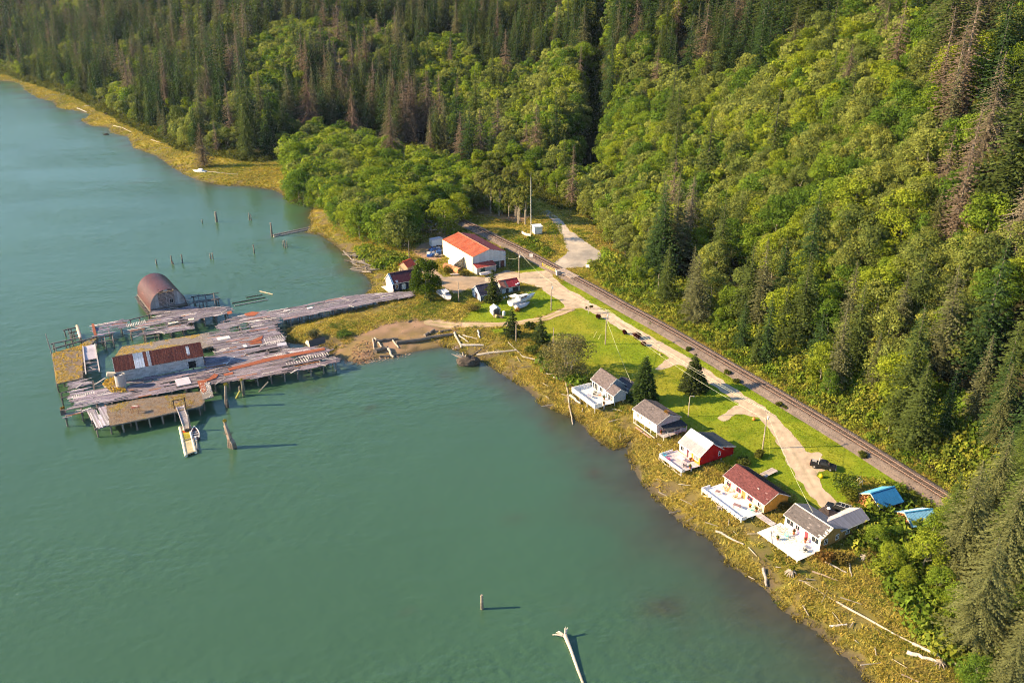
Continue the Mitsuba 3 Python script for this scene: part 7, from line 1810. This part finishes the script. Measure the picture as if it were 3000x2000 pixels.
gold = r.uniform(size=len(pts)) < np.clip(1.15 - edge / 16, .12, .9)
colr = choose(pts, 72, pal); colr[gold] = choose(pts[gold], 70, [(.46, .37, .08), (.56, .47, .13), (.40, .34, .07), (.52, .40, .10), (.36, .30, .09)], 5.0)
scatter('marsh_grass', pts, tuft, 6, (.55, 1.25), colr * np.clip(.6 + edge / 5, .6, 1)[:, None], 'golden and green tussocky marsh grass along the shore', 'grass', 73)
pts, r = jitter(LAWN.difference(unary_union([hard, house_ground])), .8, 74)
scatter('lawn_grass', pts, lambda q: tuft(q, 7, .20, .13, .5), 4, (.6, 1.2), choose(pts, 75, [(.18, .28, .018), (.24, .30, .022), (.30, .31, .03), (.20, .28, .018)], 6.0, .12), 'bright green lawn grass around the houses', 'grass', 76)
sidestrip = Polygon(np.vstack([rail_xy, rail_xy[::-1] + 0])).buffer(0)
hillside = rail_line.buffer(26).intersection(land).difference(rail_line.buffer(4.0))
hillside = unary_union([g for g in getattr(hillside, 'geoms', [hillside])]).difference(unary_union([LAWN.buffer(1), hard, house_ground, MAST_CLEAR]))
thick = unary_union([hillside.intersection(hill.buffer(12)), area([(1480, 702), (1560, 702), (1625, 745), (1600, 760), (1540, 735)]), area([(2480, 1505), (2560, 1500), (2640, 1500), (2720, 1540), (2740, 1640), (2700, 1740), (2600, 1700), (2540, 1650), (2500, 1610)]), area([(2600, 1700), (2720, 1720), (2960, 1960), (2940, 2080), (2800, 1950), (2680, 1830)]), area([(1570, 1040), (1640, 1080), (1700, 1110), (1720, 1125), (1690, 1130), (1600, 1080)]), area([(1040, 720), (1110, 735), (1190, 760), (1170, 790), (1100, 780), (1060, 750)])])
thick = thick.difference(unary_union([hard, house_ground, rail_line.buffer(4)]))
pts, r = jitter(thick, 1.35, 81); pts = pts[r.uniform(size=len(pts)) < .8]
scatter('undergrowth', pts, bushlet, 6, np.clip(np.random.default_rng(83).uniform(.5, 1.3, len(pts)) * (1 + np.clip((shapely.distance(shapely.points(pts), rail_line) - 6) / 9, 0, 1.1)), .4, 2.4), choose(pts, 82, [(.13, .20, .025), (.19, .26, .03), (.31, .32, .05), (.17, .22, .035), (.26, .29, .04), (.14, .22, .028)], 7.0, .2), 'low yellow-green bushes and salmonberry along the railway and slope foot', 'undergrowth', 83)
farm = Polygon(PP([(0, 205), (120, 250), (280, 300), (420, 380), (600, 455), (760, 480), (930, 560), (935, 600), (880, 600), (740, 560), (520, 520), (300, 410), (150, 310), (0, 240)])).buffer(0).intersection(land)
pts, r = jitter(farm, 2.0, 77)
scatter('far_marsh_grass', pts, lambda q: tuft(q, 9, .45, .35, 1.0), 4, (.7, 1.3), choose(pts, 78, [(.25, .25, .03), (.36, .30, .05), (.42, .33, .05), (.30, .27, .035)], 16.0, .12), 'yellow-green marsh grass on the far left shore', 'grass', 79)
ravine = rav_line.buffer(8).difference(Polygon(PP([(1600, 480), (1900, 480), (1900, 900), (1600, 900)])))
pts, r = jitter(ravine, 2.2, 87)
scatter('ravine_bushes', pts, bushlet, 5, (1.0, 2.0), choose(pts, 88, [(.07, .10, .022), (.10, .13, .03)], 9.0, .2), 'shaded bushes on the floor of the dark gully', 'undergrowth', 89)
fe = toeline.buffer(7).intersection(land).intersection(Polygon([(-700, 420), (60, 380), (60, 460), (-200, 700), (-700, 1300)])).difference(hard)
pts, r = jitter(fe, 2.6, 84)
scatter('forest_edge_bushes', pts, bushlet, 5, (1.0, 2.2), choose(pts, 85, [(.10, .12, .03), (.16, .17, .035), (.11, .13, .03)], 12.0, .2), 'low bushes along the foot of the far forest', 'undergrowth', 86)


def stone(r):
    m = trimesh.creation.icosphere(subdivisions=0); v = m.vertices * r.uniform(.6, 1.2, (12, 1)) * [1, .8, .55]; return v[m.faces].reshape(-1, 3), r.uniform(.8, 1.2, len(m.faces))


sp = area([(955, 1010), (1040, 1045), (1100, 1030), (1160, 1020), (1250, 1010), (1340, 995), (1352, 1022), (1302, 1018), (1225, 1032), (1161, 1050), (1110, 1058), (1055, 1066), (1010, 1062), (960, 1045)])
pts, r = jitter(sp, .75, 91)
scatter('shore_stones', pts, stone, 5, (.18, .62), choose(pts, 92, [(.22, .16, .13), (.30, .22, .18), (.26, .17, .11), (.17, .14, .125), (.36, .29, .25)], 3.0, .2), 'brown and grey riprap stones along the edge of the spit', 'stones', 93, 'matte', -.05)
pts, r = jitter(DIRT.buffer(-1.0), 1.6, 94); pts = pts[r.uniform(size=len(pts)) < .5]
scatter('dirt_pebbles', pts, stone, 4, (.07, .26), choose(pts, 95, [(.30, .22, .15), (.22, .16, .12), (.38, .31, .26)], 3.0, .2), 'pebbles and clods lying on the bare dirt of the spit and yard', 'stones', 96, 'matte', 0)


# ------------------------------------------------------------------ driftwood
def log(p0, p1, rad, label, col=(.62, .56, .48), name='driftwood_log', lift=.0, root=False, zz=None):
    rad *= .85 if 950 < p0[1] < 1050 and p0[0] < 1400 else .62 if p0[1] > 600 else .4; col = np.array(col) * (.72 if col[0] > .3 else 1.0)
    t = thing(name, label, 'log'); a, b = (P(*q, 1.4) for q in (p0, p1))
    for q in (a, b): q[2] = max(float(hgt(q[0], q[1])), -.1) + rad * .75 + lift if zz is None else zz
    rr = np.random.default_rng(int(p0[0] * 7 + p0[1])); n = 6; u = np.linspace(0, 1, n)[:, None]; pts = a + (b - a) * u + np.c_[rr.normal(0, rad * .35, (n, 2)), rr.normal(0, rad * .12, n)]
    mid = hgt(pts[:, 0], pts[:, 1]) + rad * .5; pts[:, 2] = np.maximum(pts[:, 2], mid if zz is None else pts[:, 2])
    m = MB(); m.tube(pts, rad * np.linspace(1.0, .62, n), np.array(col) * rr.uniform(.78, 1.15, (n, 1)), 8); m.put(part(t, 'trunk'), 'matte')
    if root:
        for k in range(6): d = rr.normal(size=3); d[2] = abs(d[2]); m = MB(); m.tube([a, a + d * rad * 1.4, a + d * rad * 2.6], [rad * .5, rad * .3, rad * .1], np.array(col) * rr.uniform(.7, 1.1), 5); m.put(part(t, 'root'), 'matte')


DK = (.20, .165, .135)
for args in (((1164, 1004), (1325, 982), .75, 'long dark squared log retaining the beach edge of the spit', DK), ((1101, 1000), (1168, 992), .55, 'dark mossy log left of the long retaining log', DK), ((1097, 993), (1119, 1012), .35, 'pale log lying steeply across the left log crib'), ((1093, 996), (1097, 1020), .35, 'short pale upright log at the left corner of the log crib', (.5, .4, .32)), ((1150, 995), (1168, 1013), .32, 'pale short log over the left end of the retaining log'), ((1097, 1024), (1133, 1016), .85, 'thick dark weathered log at the front of the log crib', DK), ((1133, 1015), (1154, 1035), .55, 'thick pale sawn log sliding to the water from the crib'),
             ((1112, 1034), (1172, 1028), .4, 'dark log at the waterline below the crib', DK), ((1244, 984), (1272, 972), .6, 'short dark log with pale sawn end on the dirt', (.34, .29, .25)), ((1288, 975), (1318, 968), .5, 'dark chunk behind the right end of the retaining log', DK), ((1333, 977), (1350, 1010), .5, 'pale log laid across the right end of the retaining log'), ((1344, 982), (1372, 1001), .3, 'thin pale log right of the crossing log'), ((1356, 982), (1397, 995), .32, 'pale log fanning right over the grass'), ((1399, 974), (1405, 993), .42, 'short pale log standing apart in the grass', (.55, .53, .5)), ((1352, 1006), (1415, 1013), .5, 'grey log with root end pointing left', (.55, .52, .5)), ((1370, 1036), (1425, 1014), .22, 'thin dark pole slanting over the shore', DK), ((1394, 1033), (1515, 1032), .5, 'long straight pale log on the shore left of the willow'),
             ((1195, 951), (1208, 943), .3, 'short dark beam lying alone on the dirt', DK), ((1330, 961), (1352, 956), .22, 'dark stick beside the dirt track', DK), ((1489, 1008), (1531, 1048), .32, 'pale crooked log below the willow, upper piece'), ((1531, 1048), (1592, 1066), .38, 'pale crooked log below the willow, lower piece'), ((1600, 1075), (1618, 1085), .25, 'short pale log left of the grey house'), ((1657, 1126), (1679, 1230), .38, 'long weathered log lying down the marsh left of the grey house', (.5, .43, .36)), ((1670, 1160), (1699, 1179), .6, 'short thick white log left of the grey house deck', (.75, .68, .58)), ((2098, 1548), (2178, 1595), .42, 'straight bleached log in the marsh below the orange house deck'), ((2237, 1660), (2250, 1704), .55, 'thick grey log lying toward the water below the lilac house', (.50, .44, .40)),
             ((2409, 1649), (2477, 1685), .32, 'pale broken log right below the lilac house'), ((2486, 1658), (2494, 1698), .28, 'curved pale branch below the lilac house'), ((2379, 1678), (2452, 1706), .3, 'half buried brown log in the marsh', (.42, .33, .25)), ((2353, 1704), (2452, 1765), .16, 'thin upper end of the very long bleached pole', (.6, .5, .36)), ((2452, 1765), (2674, 1893), .34, 'very long bleached tree trunk in the marsh, middle length', (.70, .62, .50)), ((2674, 1893), (2866, 1994), .46, 'very long bleached tree trunk in the marsh, butt length', (.76, .70, .62)), ((2653, 1914), (2743, 1953), .62, 'thick white log beside the long bleached trunk', (.78, .72, .64)), ((2806, 1943), (2862, 1987), .26, 'thin pale log right of the long bleached trunk'), ((2430, 1826), (2482, 1828), .36, 'short white log at the edge of the shallows', (.78, .74, .7)), ((2640, 1974), (2690, 1999), .26, 'dark rooted snag at the bottom right shore', (.3, .24, .2)), ((2762, 1886), (2828, 1902), .26, 'thin brown log in the bushes at the lower right', (.5, .42, .32)), ((2560, 1842), (2610, 1880), .12, 'thin stick in the marsh between logs', (.5, .42, .3)),
             ((225, 315), (253, 324), .8, 'white log at the far left shore bend', (.72, .7, .66)), ((247, 312), (284, 313), .5, 'thin pale log behind the white far log'), ((332, 366), (385, 387), .7, 'long pale log on the far left shore point'), ((361, 370), (417, 355), .5, 'dark log on the far left shore', DK), ((451, 439), (503, 434), .5, 'pale log in the middle of the far left shore'), ((608, 505), (698, 516), .5, 'long thin pale log right of the stranded boat'), ((132, 281), (205, 279), .6, 'farthest pale log on the left shore'), ((442, 411), (478, 422), .5, 'short pale log above the middle of the left shore')):
    log(*args)


bank = rough_reg.intersection(shoreline.buffer(11)).intersection(area([(1400, 1000), (1700, 1050), (2200, 1400), (2700, 1700), (3000, 2050), (2400, 2050), (1500, 1150)]))
pts, r = jitter(bank, 4.6, 97); m = MB()
for x, y in pts:
    if r.uniform() < .55: continue
    a = r.normal(-.9, .7); d = np.array([math.cos(a), math.sin(a), 0]) * r.uniform(.4, 2.2); z = float(hgt(x, y)) + .3; w = r.uniform(.05, .15); m.tube([np.array([x, y, z]) - d, np.array([x, y, z + r.normal(0, .06)]) + d], [w, w * .6], np.array([.46, .41, .34]) * r.uniform(.5, 1.2), 5)
m.put('driftwood_litter', 'matte'); labels['driftwood_litter'] = {'label': 'small bleached sticks strewn over the marsh', 'category': 'driftwood', 'kind': 'stuff'}


def stump(px, py, rad, h, label, col=(.5, .42, .34), top=None, n=9, z=None):
    t = thing('stump', label, 'stump'); b = P(px, py, 1.0 if z is None else z); b[2] = max(float(hgt(b[0], b[1])), 0.0) if z is None else z; rr = np.random.default_rng(int(px)); rad, h, col = rad * .66, h * .8, np.array(col) * .62
    m = MB(); m.tube([b, b + [0, 0, h * .5], b + [.1, 0, h]], [rad * .8, rad * .55, rad * .5], np.array(col) * .8, 9); m.put(part(t, 'bole'), 'matte')
    for k in range(n): a = 6.28 * k / n + rr.normal(0, .2); d = np.array([math.cos(a), math.sin(a), 0]); m = MB(); m.tube([b + [0, 0, h * .7], b + d * rad * 1.0 + [0, 0, h * .5], b + d * rad * 1.9 + [0, 0, -.1]], [rad * .22, rad * .2, rad * .07], np.array(col) * rr.uniform(.7, 1.25), 5); m.put(part(t, 'root'), 'matte')
    if top: m = MB(); leaf_ball(m, b + [0, 0, h + .3], rad * .9, 130, top, .2, rr, .7); m.put(part(t, 'growth'), 'leaf')


stump(2317, 1684, 1.0, 1.5, 'fan-rooted bleached stump with grassy top in the marsh', (.60, .52, .44), (.22, .22, .03), 14)
stump(2530, 1650, 1.1, 1.3, 'upturned bleached root stump right of the lilac house', (.62, .56, .50)); stump(2751, 1960, 1.0, 1.0, 'tangled root stump between the thick logs at the bottom right', (.46, .38, .3)); stump(2110, 1496, .9, .8, 'bleached root wad below the orange house deck', (.52, .46, .42)); stump(312, 340, 1.6, 1.8, 'dark root wad on the far left shore', (.12, .10, .08)); stump(311, 395, 1.5, 1.0, 'dark snag in the water off the far left shore', (.10, .09, .09), z=0.0)
t = thing('stranded_stump', 'big dark root stump with pale snags standing in the water off the spit', 'stump')
b = P(1372, 1066, 0); rr = np.random.default_rng(12); mm = trimesh.creation.icosphere(subdivisions=3); v = mm.vertices.copy(); v *= (1 + .55 * (meshkit.fbm(v * 1.7 + 5, 3)[:, None] - .5)); m = MB(); m.add(v * [3.3, 2.2, 2.0] + b + [0, 0, .6], mm.faces, np.array([.075, .06, .05]) * (.5 + 1.1 * meshkit.fbm(v * 6, 2))[:, None]); m.put(part(t, 'bole'), 'matte')
for k in range(7): d = np.array([rr.normal(-1.2, 1.0), rr.normal(0, .7), rr.uniform(.7, 2.0)]); m = MB(); m.tube([b + [-1, 0, 1.6], b + [-1, 0, 1.6] + d * .6, b + [-1, 0, 1.6] + d * 1.2], [.4, .28, .1], np.array([.55, .46, .36]) * rr.uniform(.6, 1.15), 6); m.put(part(t, 'snag'), 'matte')
m = MB(); leaf_ball(m, b + [-.6, .3, 2.7], 1.0, 90, (.22, .18, .06), .22, rr, .5); m.put(part(t, 'growth'), 'leaf')


def heap(name, label, cat, poly, n, size, cols, z0, seed, up=.6, bsdf='matte', piece='piece', ang=None):
    t = thing(name, label, cat); r = np.random.default_rng(seed); pts, _ = jitter(poly, math.sqrt(poly.area / max(n, 1)), seed)
    for x, y in pts:
        L = r.uniform(*size); a = r.uniform(0, 3.14) if ang is None else r.normal(ang, .5); d = np.array([math.cos(a), math.sin(a), r.normal(0, .12)]) * L / 2; z = max(float(hgt(x, y)), 0) + z0 + r.uniform(0, up)
        m = MB(); w = r.uniform(.12, .34) * (.32 if size[1] < 2 else 1); c = np.array(cols[r.integers(len(cols))]) * r.uniform(.7, 1.3); m.tube([np.array([x, y, z]) - d, np.array([x, y, z]) + d], [w, w * .8], c, 6); m.put(part(t, piece), bsdf)


heap('driftwood_raft', 'grey tangle of logs and planks stranded on the shore left of the grove', 'driftwood', area([(1018, 742), (1070, 728), (1100, 745), (1140, 775), (1100, 790), (1060, 790), (1040, 765)]), 60, (3.0, 11.0), [(.20, .175, .155), (.14, .12, .105), (.28, .245, .215)], .1, 201, piece='log', ang=-.6)
heap('timber_pile', 'heap of brown logs and pale timber in the yard behind the warehouse', 'timber', area([(1205, 650), (1250, 640), (1280, 670), (1265, 690), (1225, 685)]), 46, (2.0, 7.0), [(.36, .22, .12), (.50, .46, .42), (.42, .27, .14), (.2, .16, .13)], .2, 202, up=1.3, piece='log')
heap('branch_pile', 'small heap of orange-brown cut wood at the edge of the dirt yard', 'timber', area([(1185, 690), (1225, 690), (1235, 705), (1200, 710)]), 18, (1.5, 4.5), [(.46, .27, .13), (.36, .22, .12)], .2, 203, piece='log')
heap('bark_debris', 'orange-brown bark and splintered wood spread over the end of the spit', 'driftwood', area([(1025, 1010), (1060, 990), (1092, 995), (1094, 1030), (1070, 1050), (1035, 1045)]), 110, (.5, 1.8), [(.30, .16, .08), (.24, .13, .08), (.36, .25, .16)], .0, 204, up=.12, piece='splinter')
heap('stick_debris', 'pale sticks washed up between the wharf and the spit', 'driftwood', area([(870, 1005), (905, 1000), (905, 1022), (880, 1026)]), 24, (.8, 2.6), [(.5, .42, .32), (.42, .33, .25)], .2, 205, piece='stick')
t = thing('collapsed_roof', 'dark fallen slab with pale end leaning on the spit beside the wharf', 'ruin')
a, b, c, d = P(903, 998, 3.6), P(950, 984, 3.6), P(954, 1003, 2.0), P(908, 1018, 2.0); m = MB(); slab(m, a, d, c, b, .25, (.10, .085, .08)); m.put(part(t, 'slab'), 'matte'); m = MB(); m.hexa(np.array([P(893, 1004, 1.8), d, d + [0, 0, .3], P(893, 1004, 2.1)]), np.array([P(898, 996, 3.3), a, a + [0, 0, .1], P(898, 996, 3.4)]), (.56, .48, .38)); m.put(part(t, 'end_board'), 'matte')
t = thing('box_trailer', 'pale blue-white box trailer at the rear corner of the warehouse', 'trailer')
q = P(1278, 722, ZG); m = MB(); m.box(q + [0, 0, 1.9], (4.6, 2.4, 2.5), (.60, .66, .74), .55); m.put(part(t, 'box'), 'satin'); m = MB(); m.box(q + [0, 0, 3.25], (4.8, 2.5, .2), (.5, .46, .52), .55); m.put(part(t, 'roof'), 'satin')
for s in (-1, 1): m = MB(); m.tube([q + [.3, s * 1.1 - .1, .5], q + [.3, s * 1.1 + .1, .5]], .5, (.03, .03, .03), 12); m.put(part(t, 'wheel'), 'matte')
t = thing('junk_heap', 'heap of blue tarpaulins and junk in the shade left of the greenhouse', 'junk'); r = np.random.default_rng(206)
for k in range(26): q = P(r.uniform(1255, 1290), r.uniform(730, 752), ZG); m = MB(); m.box(q + [0, 0, r.uniform(.2, .8)], r.uniform(.5, 2.0, 3) * [1, 1, .6], [(.03, .10, .34), (.05, .12, .3), (.5, .5, .52), (.08, .08, .09), (.3, .28, .26)][k % 5], r.uniform(0, 3)); m.put(part(t, 'piece'), 'matte')
t = thing('pallet_stack', 'pale pallets and boards stacked in front of the rusty tank', 'boards'); q = P(1345, 806, ZG)
for k in range(9): m = MB(); m.bar(q + [-2.5 + r.normal(0, .5), r.normal(0, .8), .15 + .06 * k], q + [1.8 + r.normal(0, .5), r.normal(0, .8), .15 + .06 * k], .35, .06, np.array([.52, .46, .42]) * r.uniform(.7, 1.2)); m.put(part(t, 'board'), 'matte')
t = thing('upturned_dinghy', 'upturned grey-white dinghy at the warehouse doors', 'boat'); g, Lh, f = boat_frame((1407, 806), (1440, 800), 2.9); m = MB(); hull(m, lambda x, y, z: f(x, y, .9 - z), Lh, 1.7, .8, (.62, .58, .58), (.4, .4, .4), keel=(.6, .56, .56), deck=0); m.put(part(t, 'hull'), 'satin')
t = thing('white_dinghy', 'old white dinghy pulled up in the grass below the willow', 'boat'); g, Lh, f = boat_frame((1624, 1110), (1650, 1103), 1.6); m = MB(); R = hull(m, g, Lh, 1.5, .65, (.74, .72, .68), (.22, .2, .18), keel=(.6, .58, .54), deck=5); m.put(part(t, 'hull'), 'satin'); gunwale(t, R, (.78, .76, .72))
t = thing('wheelbarrow', 'rust-red wheelbarrow tub in the weeds left of the grey house', 'wheelbarrow'); q = P(1709, 1112, 1.9); m = MB(); m.hexa(q + np.array([[-.5, -.35, .3], [.5, -.35, .3], [.5, .35, .3], [-.5, .35, .3]]), q + np.array([[-.8, -.5, .9], [.7, -.5, .8], [.7, .5, .8], [-.8, .5, .9]]), (.34, .05, .03)); m.put(part(t, 'tub'), 'satin')
m = MB(); m.tube([q + [-.7, -.06, .25], q + [-.7, .06, .25]], .25, (.04, .04, .04), 10); m.put(part(t, 'wheel'), 'matte')
for s in (-1, 1): m = MB(); m.bar(q + [-.6, s * .3, .35], q + [1.2, s * .35, .75], .06, .06, (.7, .68, .62)); m.put(part(t, 'handle'), 'matte')
t = thing('slipway_ramp', 'weathered plank ramp lying on the lawn behind the orange house', 'ramp'); q = P(2252, 1388, ZG); d = np.array([math.cos(.6), math.sin(.6), 0]); nn = np.array([-d[1], d[0], 0])
for k in range(7): m = MB(); m.bar(q - d * 2.0 + nn * (k - 3) * .24 + [0, 0, .35], q + d * 2.0 + nn * (k - 3) * .24 + [0, 0, .55], .2, .06, np.array([.50, .43, .40]) * r.uniform(.8, 1.15)); m.put(part(t, 'plank'), 'matte')
for s in (-1, 1): m = MB(); m.bar(q + d * s * 1.6 - nn + [0, 0, .25 + .1 * s], q + d * s * 1.6 + nn + [0, 0, .25 + .1 * s], .14, .3, (.3, .25, .22)); m.put(part(t, 'bearer'), 'matte')
for px, py, rad, c, lab in ((2405, 1398, .5, (.75, .50, .01), 'yellow buoy on the grass below the black pickup'), (2208, 1230, .42, (.72, .24, .05), 'orange buoy in the grass beside the side drive'), (1477, 874, .32, (.8, .8, .8), 'left white ball buoy behind the stern of the cruiser'), (1484, 872, .32, (.8, .8, .8), 'right white ball buoy behind the stern of the cruiser'), (1934, 1040, .3, (.7, .45, .12), 'small orange marker at the lawn edge by the side drive')):
    t = thing('buoy', lab, 'buoy'); q = P(px, py, ZG); q[2] += rad * .8; mm = trimesh.creation.icosphere(subdivisions=2, radius=rad); m = MB(); m.add(mm.vertices + q, mm.faces, c); m.put(part(t, 'ball'), 'satin'); m = MB(); m.tube([q + [0, 0, rad * .9], q + [0, 0, rad * 1.25]], rad * .2, np.array(c) * .5, 7); m.put(part(t, 'eye'), 'satin')
# pale trunks of the birches at the forest edge
BT = group('birch', *broadleaf(777, (.20, .225, .05), H=15, R=3.0, clumps=22, leaves=60, size=.36, low=.45, trunks=2, bark=(.40, .35, .28)))
for k, (px, py) in enumerate((1385 + 11 * j + rng.normal(0, 4), 597 + 4.1 * j + rng.normal(0, 5)) for j in range(15)) if True else enumerate(((1395, 600), (1412, 607), (1428, 612), (1440, 622), (1453, 628), (1466, 632), (1478, 638), (1490, 642), (1502, 646), (1512, 650), (1524, 654), (1382, 592), (1535, 650))):
    b = P(px, py, ZG); b[2] = float(hgt(b[0], b[1])); s = rng.uniform(.9, 1.2)
    plant(thing('birch_tree', 'slender pale-trunked tree in the row at the forest edge left of the mast', 'tree', 'pale-trunked trees at the forest edge'), BT, b, (s, s, s))
# ------------------------------------------------------------------ the air
scene['haze_air'] = {'type': 'homogeneous', 'albedo': {'type': 'rgb', 'value': [.93, .95, .97]}, 'sigma_t': {'type': 'rgb', 'value': [.00002, .000024, .000032]}, 'phase': {'type': 'hg', 'g': 0.3}}
scene['haze'] = {'type': 'cube', 'to_world': T().translate([-40, 945, 118]).scale([1100, 1000, 126]), 'bsdf': {'type': 'null'}, 'interior': {'type': 'ref', 'id': 'haze_air'}}
labels['haze'] = {'label': 'thin bluish air over the inlet', 'category': 'haze', 'kind': 'stuff'}
scene['camera']['medium'] = {'type': 'ref', 'id': 'haze_air'}
